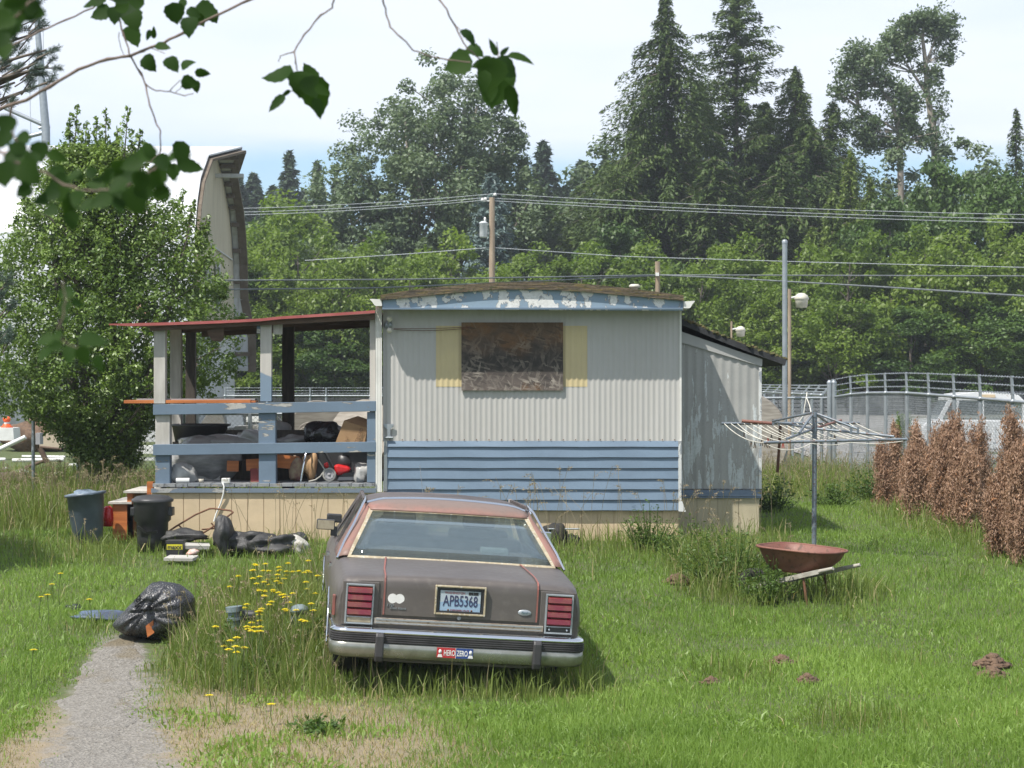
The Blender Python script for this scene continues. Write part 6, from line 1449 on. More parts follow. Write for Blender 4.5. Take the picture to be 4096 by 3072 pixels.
for sx in (3745, 4300):
    b = MB(); b.lathe([(0.15,-0.1),(0.34,-0.1),(0.36,0),(0.34,0.1),(0.15,0.1)], (X(sx,D), D+0.1, gxy+0.35), 24, 'y'); wl = b.build('wheel', M_TYRE, t)
    b = MB(); b.lathe([(0,-0.08),(0.2,-0.09),(0.2,0)], (X(sx,D), D+0.1, gxy+0.35), 20, 'y'); b.build('rim', M_GALV, wl)

# ============================================================ building rubble at the left
def pipe(a, b_, r, lab, mat=M_WH, name='pipe', cat='pipe', grp='white pipes lying at the left'):
    b = MB(); b.cyl(a, b_, r, 12); m_ = (Vector(a)+Vector(b_))/2; m_.z -= r
    return single(b, name, mat, lab, cat, tuple(m_), group=grp)
D = 40.0
pipe(S(-60,1838,D), S(22,1838,D), 0.035, 'white pipe end at the left edge, nearest the lone steel post')
pipe(S(50,1842,D), S(255,1838,D), 0.040, 'thick white pipe lying level behind the lone steel post')
pipe(S(88,1826,D+1), S(262,1828,D+1), 0.028, 'thinner white pipe lying just above the thick one')
pipe(S(-20,1806,39), S(102,1748,39), 0.045, 'white plank propped up at an angle at the left edge', name='plank', cat='plank', grp='white planks at the left')
pipe(S(500,1812,D), S(572,1760,D), 0.022, 'thin white bar propped at an angle beside the porch')
for (sx0, sx1, sy0, sy1, lab) in ((505,612,1784,1815,'flat white panel leaning right behind the bush'),(450,615,1832,1842,'long white board lying on the ground left of the porch')):
    b = MB(); b.box((X(sx0,D),D,Z(sy1,D)),(X(sx1,D),D+0.4,Z(sy0,D))); single(b, 'white_board', M_WH, lab, 'board', (X((sx0+sx1)/2,D),D,Z(sy1,D)))
D = 50; b = MB(); b.prism([(X(-40,D),D,Z(1762,D)),(X(56,D),D,Z(1762,D)),(X(52,D),D,Z(1712,D)),(X(-40,D),D,Z(1710,D))], (0,0.7,0)); single(b, 'barrier_block', M_WH, 'white concrete barrier block at the left edge', 'barrier', (X(10,D),D,Z(1762,D)), fixn=True)
t = thing('warning_light', 'orange and white road warning drum standing on the white barrier', 'warning light', (X(15,D), D+0.3, Z(1712,D)))
b = MB(); b.lathe([(0,0),(0.16,0),(0.14,0.04),(0.11,0.05),(0.09,0.10)], (X(15,D),D+0.3,Z(1712,D)), 16); b.build('base', pm('orange_plastic', (0.75,0.10,0.015), rough=0.5, bump=0), t)
b = MB(); b.lathe([(0.07,0.09),(0.06,0.15),(0.06,0.2)], (X(15,D),D+0.3,Z(1712,D)), 16); b.build('white_band', M_WH, t)
b = MB(); b.lathe([(0.06,0.14),(0.09,0.17),(0.10,0.23),(0.06,0.28),(0,0.29)], (X(15,D),D+0.3,Z(1712,D)), 16); b.build('orange_top', pm('orange_plastic', (0.75,0.10,0.015), rough=0.5, bump=0), t)
D = 44; b = MB(); b.box((X(158,D),D,Z(1790,D)),(X(262,D),D+0.5,Z(1732,D))); single(b, 'pale_block', pm('sandy_concrete', (0.48,0.40,0.30), (0.42,0.35,0.27), scale=2, rough=0.9), 'sandy pale concrete block behind the lone steel post', 'block', (X(210,D),D,Z(1790,D)))
D = 43; b = MB(); b.box((X(142,D),D,Z(1778,D)),(X(160,D),D+0.3,Z(1732,D))); single(b, 'grey_block', M_GREYB, 'narrow grey block left of the sandy concrete block', 'block', (X(151,D),D,Z(1778,D)))
D = 55; b = MB(); lump(b, (X(150,D), D, Z(1745,D)), (1.0,0.8,0.45), 55, 30, 14, 0.25); single(b, 'dirt_pile', M_EARTH, 'brown dirt pile far behind the left fence', 'dirt pile', (X(150,D), D, G(X(150,D),D)))
D = 33; t_ = MB(); t_.tube([S(-80,1925,D),S(40,1918,D),S(105,1912,D)], [0.13,0.13,0.10], 14); single(t_, 'fallen_log', pm('log_bark', (0.12,0.09,0.07), (0.08,0.06,0.045), scale=5, rough=0.95, bump=0.6, stretch=(0.4,3,3)), 'thick brown log lying at the left edge', 'log', tuple(S(20,1945,D)))
for p0, p1, r_, lab in (((160,1792),(188,1850),0.05,'broken stump post standing beside the lone steel post'),((100,1872),(190,1838),0.03,'brown stick leaning on the broken stump post'),((160,1788),(245,1797),0.025,'brown stick lying on top of the broken stump post')):
    b = MB(); b.tube([S(*p0,36),S(*p1,36)], r_, 8); single(b, 'wood_stake' if r_ > .04 else 'stick', M_WOODB, lab, 'wood', tuple(S((p0[0]+p1[0])/2, max(p0[1],p1[1]), 36)))
rnd = random.Random(44)
for k in range(26):
    sx, D = rnd.uniform(-40, 620), rnd.uniform(36, 46); x = X(sx, D); s_ = rnd.uniform(0.05, 0.13); b = MB(); lump(b, (x, D, G(x,D)+s_*0.5), (s_*1.4,s_,s_*0.6), k, 10, 7, 0.4)
    single(b, 'rubble_piece', M_STONE if k % 3 else M_WH, 'pale lump of rubble scattered among the white pipes at the left', 'rubble', (x, D, G(x,D)), group='pale rubble lumps')
# ============================================================ foliage machinery
def unit(v): return v/np.maximum(np.linalg.norm(v, axis=-1, keepdims=True), 1e-9)
def leafquads(Cn, Nr, size, aspect=0.5, T=None, rg=None, fold=0.0):
    """one leaf-shaped (diamond) face per centre; T is the long direction"""
    n = len(Cn); Nr = unit(Nr)
    if T is None: T = rg.normal(size=(n,3))
    T = unit(T - Nr*np.sum(T*Nr, axis=1, keepdims=True)); B = np.cross(Nr, T)
    s = np.asarray(size).reshape(-1,1)*np.ones((n,1)); hb = s*aspect
    V = np.stack([Cn-T*s, Cn-B*hb+Nr*fold*s, Cn+T*s, Cn+B*hb+Nr*fold*s], 1).reshape(-1,3)
    return V, np.arange(4*n).reshape(-1,4)
def limb(b, p0, p1, r0, r1, rnd, bend=0.12, n=5, k=6):
    p0, p1 = Vector(p0), Vector(p1); L = (p1-p0).length; pts = []
    o = Vector((rnd.uniform(-1,1), rnd.uniform(-1,1), rnd.uniform(-.3,.6)))*L*bend
    for i in range(n+1):
        t = i/n; pts.append(p0.lerp(p1, t) + o*math.sin(math.pi*t))
    b.tube(pts, [r0+(r1-r0)*i/n for i in range(n+1)], k, cap=False)
LM_MAPLE = leafmat('broad_leaves', (0.075,0.130,0.020), (0.20,0.275,0.048), gloss=0.35, trans=0.42, scale=0.22)
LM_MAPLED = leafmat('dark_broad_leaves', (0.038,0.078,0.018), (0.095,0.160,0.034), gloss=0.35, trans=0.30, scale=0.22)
LM_COTTON = leafmat('grey_green_leaves', (0.080,0.125,0.060), (0.175,0.225,0.125), gloss=0.3, trans=0.28, rough=0.5, scale=0.3, tint=(1.1,1.2,0.7))
LM_FIR = leafmat('fir_needles', (0.028,0.058,0.019), (0.112,0.155,0.047), gloss=0.12, trans=0.15, scale=0.25)
LM_SPRUCE = leafmat('blue_spruce_needles', (0.095,0.150,0.145), (0.19,0.255,0.235), gloss=0.3, trans=0.12, scale=0.4, tint=(1,1,1))
LM_CEDAR = leafmat('yellow_green_sprays', (0.09,0.145,0.028), (0.19,0.25,0.06), gloss=0.3, trans=0.25, scale=0.4)
LM_HOLLY = leafmat('glossy_leaves', (0.050,0.100,0.018), (0.20,0.29,0.055), gloss=0.55, trans=0.25, rough=0.42, scale=0.9, vary=0.5)
LM_BROWN = leafmat('dead_brown_sprays', (0.20,0.115,0.075), (0.50,0.335,0.225), (0.46,0.22,0.10), gloss=0.25, trans=0.30, scale=2.0, vary=0.35, tint=(1.1,1.0,0.8))
LM_THUJA = leafmat('green_thuja_sprays', (0.06,0.12,0.015), (0.14,0.24,0.03), gloss=0.3, trans=0.3, scale=2)
LM_WEED = leafmat('weed_leaves', (0.05,0.10,0.02), (0.13,0.20,0.045), gloss=0.3, trans=0.35, scale=1.5)
M_BARK = pm('grey_brown_bark', (0.16,0.135,0.11), (0.10,0.085,0.07), scale=4, rough=0.95, bump=0.5, stretch=(3,3,0.7))
M_BARKP = pm('pale_bark', (0.34,0.30,0.25), (0.20,0.17,0.14), scale=3, rough=0.9, bump=0.4, stretch=(3,3,0.6))

def broadleaf(name, seed, H, Rr, base, nclump, per, lsize, mat, barkm, crad=0.75, sparse=1.0, lean=0.0, limbs=26, trunk_r=0.18, multi=1, zpow=0.17, loc=(0,0,0), label='', cat='tree', group=None, aspect=0.55, fill=0.35, flat=0.62):
    rg = np.random.default_rng(seed); rnd = random.Random(seed)
    t = thing(name, label, cat, loc, group=group)
    # crown directions with an uneven outline
    d = unit(rg.normal(size=(nclump,3))); rad = rg.uniform(fill, 1.0, nclump)**(1/2.2)
    K = rg.normal(size=(5,3))*2.5; ph = rg.uniform(0,6.28,5); wob = 1+zpow*np.sin(d@K.T+ph).sum(1)/1.8
    cz = (H+base)/2; c = d*rad[:,None]*wob[:,None]*np.array([Rr,Rr,(H-base)/2]) ; c[:,2] += cz
    f = np.clip((c[:,2]-base)/(H-base),0,1); c[:,0] *= (1-0.35*f**2)/(1-0.15); c[:,1] *= (1-0.35*f**2)/(1-0.15); c[:,0] += lean*c[:,2]
    if sparse < 1: c = c[rg.random(len(c)) < sparse]
    cr = crad*rg.uniform(0.55,1.35,len(c))
    idx = np.repeat(np.arange(len(c)), per); g = rg.normal(size=(len(idx),3)); g = unit(g)*(rg.random((len(idx),1))**0.45)
    P = c[idx] + g*cr[idx][:,None]*np.array([1,1,flat])
    P[:,2] -= 0.25*cr[idx]*(g[:,0]**2+g[:,1]**2)
    Nm = unit(g*0.6 + rg.normal(size=P.shape)*0.55 + np.array([0,0,0.75]))
    V, Fq = leafquads(P, Nm, lsize*rg.uniform(0.6,1.3,len(P)), aspect, rg=rg)
    crand = rg.random(len(c)); at = np.clip(0.5*crand[idx]+0.5*rg.random(len(idx)), 0, 1)
    fastmesh('crown', V, Fq, mat, at, parent=t)
    b = MB(); tops = []
    for m_ in range(multi):
        a = rnd.uniform(0,6.28); sp = (0.0 if multi == 1 else Rr*0.35)
        p1 = Vector((lean*H*0.8+sp*math.cos(a), sp*math.sin(a), H*0.86)); p0 = Vector((0.15*math.cos(a)*(multi > 1), 0.15*math.sin(a)*(multi > 1), -0.3)); tops.append((p0, p1))
        limb(b, p0, p1, trunk_r*(1 if multi == 1 else .75), trunk_r*0.18, rnd, 0.05, 9, 9)
    b.build('trunk', barkm, t, local=True)
    b = MB(); order = rg.permutation(len(c))[:limbs]
    for i in order:
        p0, p1 = tops[rnd.randrange(multi)]; q = Vector(c[i]); s_ = max(0.12, min(0.92, (q.z - (math.hypot(q.x,q.y))*0.75)/(p1.z)))
        limb(b, p0.lerp(p1, s_), q, trunk_r*0.38*(1-s_*0.6), trunk_r*0.06, rnd, 0.12, 5, 5)
    b.build('limbs', barkm, t, local=True)
    return t
def conifer(name, seed, H, Rr, nb, per, nsize, mat, barkm, droop=0.35, zlow=0.06, prof=0.8, up=0.0, trunk_r=0.25, loc=(0,0,0), label='', cat='conifer', group=None, gap=0.0, hang=0.6, width=0.34, aspect=0.30):
    rg = np.random.default_rng(seed); t = thing(name, label, cat, loc, group=group)
    P, T, Nm, At = [], [], [], []; bb = MB()
    for i in range(nb):
        u = (i+rg.random())/nb; u = 1-(1-u)**1.15*(1-0.0); h = zlow+(0.995-zlow)*u
        az_ = i*2.39996+rg.normal()*0.35; L = (float(np.interp(1-h, [q[0] for q in prof], [q[1] for q in prof])) if isinstance(prof, list) else Rr*(1-h)**prof)*rg.uniform(0.50,1.15)*(1.0+0.2*math.sin(az_*2+seed+6*h)) + 0.10
        if gap and rg.random() < gap: L *= 0.35
        z0 = h*H; d = np.array([math.cos(az_), math.sin(az_), 0]); sd = np.array([-d[1], d[0], 0])
        n = max(5, int(per*(L/Rr)**0.9)+3); s = rg.random(n)**0.75
        zc = lambda s: z0 + L*(up*s + 0.25*s - droop*s*s*(1.25)) 
        lat = rg.normal(size=n)*width*L*0.42*(0.30+0.70*s)*(1.1-s*0.7); hg = -np.abs(rg.normal(size=n))*hang*0.32*(0.5+s)
        p = d[None]*(s*L)[:,None] + sd[None]*lat[:,None] + np.stack([0*s,0*s,zc(s)+hg],1)
        P.append(p); T.append(d[None]*rg.uniform(0.4,1.2,(n,1)) + sd[None]*np.sign(lat)[:,None]*rg.uniform(0.2,1.0,(n,1)) + np.array([0,0,-1.0])*rg.uniform(0.0,hang*1.4,(n,1)))
        Nm.append(rg.normal(size=(n,3))*0.55+np.array([0,0,1.0])+d[None]*0.3); At.append(np.clip(0.25+0.5*s+0.25*rg.normal(size=n)*0.8, 0, 1)*0.75+0.25*rg.random())
        if i % 2 == 0: bb.tube([(d[0]*L*q, d[1]*L*q, float(zc(q))) for q in (0,0.35,0.7,0.95)], [0.05*min(1,L/2)+0.01,0.03*min(1,L/2)+0.008,0.015,0.006], 4, cap=False)
    P = np.concatenate(P); T = np.concatenate(T); Nm = np.concatenate(Nm); At = np.concatenate(At)
    V, Fq = leafquads(P, Nm, nsize*rg.uniform(0.6,1.4,len(P)), aspect, T=T, rg=rg); fastmesh('crown', V, Fq, mat, At, parent=t)
    b = MB(); b.tube([(0,0,-0.3),(0.03,0,H*0.3),(0,0.02,H*0.7),(0,0,H*0.995)], [trunk_r,trunk_r*0.8,trunk_r*0.35,0.015], 9); b.build('trunk', barkm, t, local=True)
    bb.build('limbs', barkm, t, local=True)
    return t
def at(sx, D, dz=0): x = X(sx, D); return (x, D, G(x, D)+dz)
def hgt(sy, D, sx=2048): return Z(sy, D) - G(X(sx, D), D)

# ---- the wall of broad-leaved trees: five kinds built once, then copied
protos = []
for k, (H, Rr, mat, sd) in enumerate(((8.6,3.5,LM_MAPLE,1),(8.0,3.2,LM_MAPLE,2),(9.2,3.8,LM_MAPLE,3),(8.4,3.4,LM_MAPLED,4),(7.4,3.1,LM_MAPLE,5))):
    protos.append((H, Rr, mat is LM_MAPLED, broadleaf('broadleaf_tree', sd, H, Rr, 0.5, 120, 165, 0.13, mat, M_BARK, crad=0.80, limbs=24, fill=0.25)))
used = set(); rnd = random.Random(21)
kinds = ['bright green bushy tree in the tree wall', 'light green spreading tree in the tree wall', 'tall broad green tree in the tree wall', 'dark green tree in the tree wall', 'low rounded green tree in the tree wall']
def place_tree(k, sx, D, top, wpx, where, dark=None):
    H0, R0, _, p = protos[k]; s = hgt(top, D, sx)/H0; sw = (wpx/2*D/F)/R0*1.02
    lab = kinds[k] + ', ' + where
    if k not in used:
        used.add(k); p.location = at(sx, D); p.scale = (sw, sw, s); p.rotation_euler = (0,0,rnd.uniform(0,6.28)); p['label'] = lab; p['group'] = 'broad leaved trees in the tree wall'; return p
    return dup(p, at(sx, D), rnd.uniform(0,6.28), (sw, sw, s), lab, 'broad leaved trees in the tree wall')
# front row, left to right (k, column, distance, top row, width, where)
ROW = [(1,1010,98,985,420,'nearest the barn overhang'),(0,1190,101,880,480,'right of the tree beside the barn'),(4,1330,97,1010,380,'in front, above the porch roof middle'),(2,1500,103,925,540,'below the left half of the big cottonwood'),
 (0,1640,98,1040,420,'left of the home roof corner'),(1,1800,102,960,460,'below the middle of the big cottonwood'),(4,1950,98,1045,360,'in front of the utility pole foot'),(2,2140,101,970,460,'right of the transformer pole'),
 (0,2330,98,990,440,'above the left half of the home roof'),(3,2480,104,900,460,'under the left fir'),(1,2640,99,1000,420,'behind the short wooden pole'),(0,2810,97,1040,400,'left of the steel pole, low'),
 (2,2960,102,930,480,'under the two firs'),(4,3080,97,1090,380,'left of the steel pole top'),(1,3230,99,1010,440,'right of the steel pole'),(0,3400,98,960,460,'below the yellow green cedars'),
 (3,3560,103,800,480,'under the right cottonwood'),(2,3700,99,900,500,'above the white truck, left part'),(1,3880,97,960,480,'above the white truck, right part'),(3,3960,105,690,540,'tallest at the right'),
 (0,4080,98,900,460,'at the right edge, in front'),(3,4190,104,620,520,'at the right edge, tall'),(3,3780,106,640,460,'behind the others right of the cottonwood trunk'),(1,3050,96,1220,360,'small, behind the lean-to roof'),(4,3350,95,1190,420,'small, behind the barbed arms'),
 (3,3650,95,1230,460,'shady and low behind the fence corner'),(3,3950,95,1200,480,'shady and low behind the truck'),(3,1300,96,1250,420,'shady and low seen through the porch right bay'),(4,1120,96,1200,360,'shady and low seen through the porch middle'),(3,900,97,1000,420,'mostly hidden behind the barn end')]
for r in ROW: place_tree(*r)
sh = dup(protos[0][3], (-8.9, 20.6, G(-8.9,20.6)), 1.1, (0.55,0.55,0.75), 'leafy tree just outside the left edge shading the grass by the bins', 'shade trees at the left edge')
# understorey hiding the trunks
b_under = None
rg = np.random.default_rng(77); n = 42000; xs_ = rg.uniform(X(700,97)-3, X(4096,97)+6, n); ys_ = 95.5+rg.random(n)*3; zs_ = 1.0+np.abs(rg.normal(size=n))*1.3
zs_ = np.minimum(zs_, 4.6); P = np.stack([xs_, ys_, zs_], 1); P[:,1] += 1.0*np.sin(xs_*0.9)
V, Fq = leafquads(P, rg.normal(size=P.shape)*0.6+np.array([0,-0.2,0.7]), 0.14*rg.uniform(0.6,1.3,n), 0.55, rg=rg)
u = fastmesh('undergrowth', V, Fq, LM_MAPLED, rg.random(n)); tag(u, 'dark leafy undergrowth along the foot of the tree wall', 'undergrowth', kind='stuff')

# ---- tall background trees
broadleaf('cottonwood', 31, hgt(228,122,1750), 6.5, 3.0, 520, 150, 0.14, LM_COTTON, M_BARKP, crad=0.90, zpow=0.09, limbs=90, trunk_r=0.42, multi=4, loc=at(1760,122), label='big spreading grey green cottonwood behind the transformer pole', fill=0.05, flat=0.8)
broadleaf('cottonwood', 32, hgt(720,118,1450), 3.0, 2.0, 150, 130, 0.15, LM_COTTON, M_BARKP, crad=1.0, limbs=30, trunk_r=0.25, multi=2, loc=at(1470,118), label='smaller grey green cottonwood left of the big one')
# right hand cottonwood: two bare leaning stems with separate crowns
def stemtree(sx, D, stems, clusters, lab, per=114, ls=0.125):
    t = thing('cottonwood', lab, 'tree', at(sx, D)); rg = np.random.default_rng(int(sx)); rnd = random.Random(int(sx)); b = MB()
    for pts, r0 in stems:
        P_ = [S(x, y, D) for x, y in pts]; n_ = len(P_)
        b.tube(P_, [r0*(1-0.75*i/(n_-1)) for i in range(n_)], 8)
    b.build('trunk', M_BARKP, t)
    b = MB(); V_l, A_l = [], []; all_st = [S(x, y, D) for pts, _ in stems for x, y in pts]
    for (x, y, rx, ry, k) in clusters:
        cc = []
        for _ in range(int(k*1.25)):
            a = rg.uniform(0,6.28); q = rg.random()**0.5; cc.append((x+rx*q*math.cos(a), y+ry*q*math.sin(a), D+rg.normal()*rx*q*D/F*0.7))
        for (cx, cy, cD) in cc:
            c = np.array(S(cx, cy, D)); c[1] = cD; r_ = rg.uniform(0.38,0.80); g = unit(rg.normal(size=(per//3,3)))*rg.random((per//3,1))**0.45
            V_l.append(c+g*r_*np.array([1,1,0.75])); A_l.append(np.clip(rg.random()*0.5+rg.random(per//3)*0.5,0,1))
            if rnd.random() < 0.5:
                near = min(all_st, key=lambda s: (s-Vector(c)).length + (2.0 if s.z > c[2] else 0)); limb(b, near, c, 0.045, 0.012, rnd, 0.1, 4, 5)
    P = np.concatenate(V_l); V, Fq = leafquads(P, rg.normal(size=P.shape)*0.6+np.array([0,0,0.7]), ls*rg.uniform(0.6,1.3,len(P)), 0.55, rg=rg)
    fastmesh('crown', V - np.array(t.location), Fq, LM_COTTON, np.concatenate(A_l), parent=t); b.build('limbs', M_BARKP, t)
    return t
D = 125
stemtree(3740, D, [([(3745,900),(3738,540),(3710,380),(3702,250),(3690,150),(3695,90)],0.26),([(3710,380),(3650,290),(3600,215)],0.12),([(3705,250),(3740,160),(3765,110)],0.09)],
  [(3700,90,100,45,48),(3770,130,60,70,34),(3630,120,60,45,22),(3590,185,75,50,30),(3790,225,30,25,9),(3740,330,45,60,14),(3700,300,35,50,8),(3745,440,30,45,8),(3530,230,50,40,14),(3640,210,40,35,8)], 'tall cottonwood with a bare leaning stem and high crown at the right')
stemtree(3600, D-2, [([(3605,900),(3600,560),(3588,480),(3570,420),(3520,350),(3470,310)],0.22),([(3598,530),(3520,480),(3440,430)],0.10),([(3590,490),(3640,440),(3660,380)],0.09)],
  [(3440,225,75,50,32),(3400,290,50,35,16),(3355,365,30,22,8),(3430,350,60,45,20),(3500,300,60,45,18),(3560,370,60,50,22),(3640,400,55,55,22),(3600,460,55,40,18),(3430,480,50,50,18),(3500,530,60,60,26),(3560,580,60,40,20),(3650,520,60,50,22),(3720,560,60,40,16),(3460,570,50,40,14)], 'lower forked cottonwood left of the tall leaning one')
conifer('fir', 41, hgt(-30,112,2660), 4.2, 380, 330, 0.145, LM_FIR, M_BARK, droop=0.40, prof=[(0,0.2),(.05,.5),(.10,1.1),(.15,2.0),(.2,2.7),(.3,3.1),(.4,4.1),(.55,4.6),(1,4.2)], hang=1.1, trunk_r=0.38, loc=at(2662,112), label='ragged dark fir, left of the two tallest', gap=0.18, cat='fir tree')
conifer('fir', 42, hgt(-70,116,2940), 4.0, 300, 280, 0.145, LM_FIR, M_BARK, droop=0.16, prof=[(0,0.2),(.04,.9),(.10,1.7),(.15,2.7),(.22,2.6),(.3,3.0),(.4,3.6),(.6,4.3),(1,4.2)], up=0.12, hang=0.6, trunk_r=0.36, loc=at(2945,116), label='open branched tall fir, right of the two tallest', gap=0.30, cat='fir tree')
conifer('fir', 43, hgt(262,118,3170), 3.8, 270, 300, 0.145, LM_FIR, M_BARK, droop=0.26, prof=[(0,0.2),(.06,.9),(.12,1.5),(.2,2.3),(.3,3.4),(.5,4.3),(1,4.4)], up=0.05, hang=0.8, trunk_r=0.3, loc=at(3180,118), label='shorter fir just right of the two tallest', gap=0.15, cat='fir tree')
conifer('fir', 44, hgt(400,120,3320), 5.0, 240, 260, 0.15, LM_FIR, M_BARK, droop=0.28, prof=[(0,0.2),(.06,.9),(.12,1.5),(.2,2.3),(.3,4.6),(.5,5.8),(1,5.8)], up=0.05, hang=0.8, trunk_r=0.3, loc=at(3330,120), label='wide dark fir sloping down toward the right cottonwood', gap=0.1, cat='fir tree')
conifer('fir', 45, hgt(700,108,2480), 3.8, 200, 150, 0.18, LM_FIR, M_BARK, droop=0.40, prof=0.50, hang=1.0, trunk_r=0.25, loc=at(2500,108), label='dark low fir under the ragged left fir', cat='fir tree')
conifer('fir', 46, hgt(620,109,2860), 4.4, 230, 160, 0.18, LM_FIR, M_BARK, droop=0.40, prof=0.50, hang=1.0, trunk_r=0.25, loc=at(2860,109), label='dark low fir between the two tallest firs', cat='fir tree')
conifer('fir', 47, hgt(640,110,3130), 4.2, 220, 160, 0.18, LM_FIR, M_BARK, droop=0.40, prof=0.50, hang=1.0, trunk_r=0.25, loc=at(3120,110), label='dark low fir right of the steel pole line', cat='fir tree')
for k_, (sx_, top_, D_, w_, lab_) in enumerate(((2560,430,119,1.15,'dark fir filling in behind the ragged left fir'),(2800,330,121,1.1,'dark fir filling the gap between the two tallest firs'),(3060,400,121,1.2,'dark fir filling in behind the open branched fir'),(3230,470,115,1.2,'dark full fir in front of the wide sloping one'))):
    conifer('fir', 91+k_, hgt(top_,D_,sx_), 4.4, 260, 300, 0.15, LM_FIR, M_BARK, droop=0.32, prof=[(f_,r_*w_) for f_,r_ in [(0,0.2),(.06,.9),(.12,1.5),(.2,2.3),(.3,3.4),(.5,4.3),(1,4.4)]], hang=0.9, trunk_r=0.3, loc=at(sx_,D_), label=lab_, cat='fir tree')
conifer('blue_spruce', 51, hgt(690,108,1965), 3.1, 220, 170, 0.15, LM_SPRUCE, M_BARK, droop=0.10, prof=0.62, up=0.10, hang=0.3, trunk_r=0.22, loc=at(1965,108), label='blue grey spruce right behind the transformer pole', cat='spruce tree', zlow=0.15)
for sx, top, D, Rr, lab in ((3400,585,110,1.6,'tallest yellow green cedar with a drooping tip'),(3330,760,107,1.7,'yellow green cedar left of the tallest cedar'),(3480,700,108,1.4,'yellow green cedar right of the tallest cedar'),(3250,900,104,1.6,'lowest yellow green cedar above the fence corner')):
    conifer('cedar', int(sx), hgt(top,D,sx), Rr, 150, 120, 0.16, LM_CEDAR, M_BARK, droop=0.35, prof=0.55, hang=1.3, trunk_r=0.16, loc=at(sx,D), label=lab, cat='cedar tree', aspect=0.25)
conifer('fir', 61, hgt(425,125,4060), 3.0, 150, 120, 0.18, LM_FIR, M_BARK, droop=0.35, prof=0.8, hang=0.9, trunk_r=0.25, loc=at(4065,125), label='slim fir at the far right edge', cat='fir tree')
broadleaf('broadleaf_tree', 62, hgt(600,122,3660), 4.4, 2.0, 100, 170, 0.16, LM_COTTON, M_BARK, crad=0.95, loc=at(3850,122), label='grey green tree right of the cottonwood stem', group=None)
broadleaf('broadleaf_tree', 63, hgt(640,120,3250), 3.6, 2.0, 90, 160, 0.16, LM_COTTON, M_BARK, crad=0.95, loc=at(3560,120), label='grey green tree below the forked cottonwood')
# far row: conifers fading on the rise behind the barn
hills_y = np.array([150,175,210,260,340,420.]); hills_z = np.array([0.3,5,10,13,15,10.])
hx = np.linspace(-70, 70, 60); HX, HY = np.meshgrid(hx, np.linspace(150,420,30)); HZ = np.interp(HY, hills_y, hills_z) + 1.3*np.sin(HX*0.06)+0.8*np.sin(HX*0.17+HY*0.03)
I, J = np.meshgrid(np.arange(59), np.arange(29)); q = (J*60+I).ravel()
hl = fastmesh('hills', np.stack([HX,HY,HZ],-1).reshape(-1,3), np.stack([q,q+1,q+61,q+60],-1), pm('wooded_hill', (0.04,0.07,0.025), (0.06,0.095,0.035), scale=0.3, rough=1), smooth=True); tag(hl, 'low wooded rise far behind the yard', 'hill', kind='structure')
rg = np.random.default_rng(5); nC = 900; hx_ = rg.uniform(-60,60,nC); hy_ = rg.uniform(150,215,nC); hz_ = np.interp(hy_, hills_y, hills_z)+rg.uniform(1,4.2,nC)
idx = np.repeat(np.arange(nC), 55); g = unit(rg.normal(size=(len(idx),3)))*rg.random((len(idx),1))**0.5; P = np.stack([hx_,hy_,hz_],1)[idx]+g*rg.uniform(1.2,2.6,nC)[idx][:,None]
V, Fq = leafquads(P, rg.normal(size=P.shape)*0.6+np.array([0,0,0.8]), 0.34*rg.uniform(0.6,1.3,len(P)), 0.55, rg=rg)
far = fastmesh('far_wood', V, Fq, leafmat('far_leaves', (0.05,0.085,0.035), (0.12,0.165,0.06), trans=0.25, scale=0.08, vary=0.7), rg.random(len(P))); tag(far, 'far wooded rise of mixed green trees behind the barn', 'wood', kind='stuff')
LM_FIRF = leafmat('far_fir_needles', (0.04,0.07,0.045), (0.08,0.115,0.065), gloss=0.2, trans=0.1, scale=0.2)
FC = conifer('fir', 71, 14.0, 3.0, 150, 110, 0.30, LM_FIRF, M_BARK, droop=0.30, prof=0.85, up=0.1, hang=0.5, trunk_r=0.2, cat='fir tree', aspect=0.35)
FC2 = conifer('fir', 72, 12.0, 2.6, 130, 110, 0.30, LM_FIRF, M_BARK, droop=0.35, prof=0.7, up=0.05, hang=0.6, trunk_r=0.2, cat='fir tree', aspect=0.35)
def hz_at(x, y): return float(np.interp(y, hills_y, hills_z) + 1.3*math.sin(x*0.06)+0.8*math.sin(x*0.17+y*0.03))-0.3
first = [True, True]
for k, sx, top, D, wf, lab in ((0,1158,600,185,1.0,'tallest far fir between the barn and the cottonwood'),(0,1268,640,180,0.9,'second far fir right of the tallest far fir'),(1,1215,760,190,0.9,'low far fir between the two tall far firs'),(1,1015,690,190,1.1,'far fir nearest the barn roof'),(1,955,700,185,0.9,'far fir touching the barn overhang'),
   (1,1345,705,182,0.8,'far fir half hidden by the big cottonwood'),(0,2172,560,170,1.15,'far fir alone right of the big cottonwood'),(1,2090,640,180,0.9,'far fir between the cottonwood and the lone far fir'),(1,2330,640,175,1.2,'far fir left of the ragged fir'),(0,2420,600,178,0.9,'far fir mostly hidden by the ragged fir'),(1,1090,740,195,1.2,'blurred far fir left of the tallest far fir'),(1,2260,740,172,1.2,'low far fir right of the lone far fir')):
    p = (FC, FC2)[k]; x = X(sx,D); z0 = hz_at(x,D); s = (Z(top,D)-z0)/(14.0,12.0)[k]
    if first[k]: first[k] = False; p.location = (x,D,z0); p.scale = (s*wf,s*wf,s); p['label'] = lab; p['group'] = 'far firs on the rise'
    else: dup(p, (x,D,z0), sx*1.3, (s*wf,s*wf,s), lab, 'far firs on the rise')
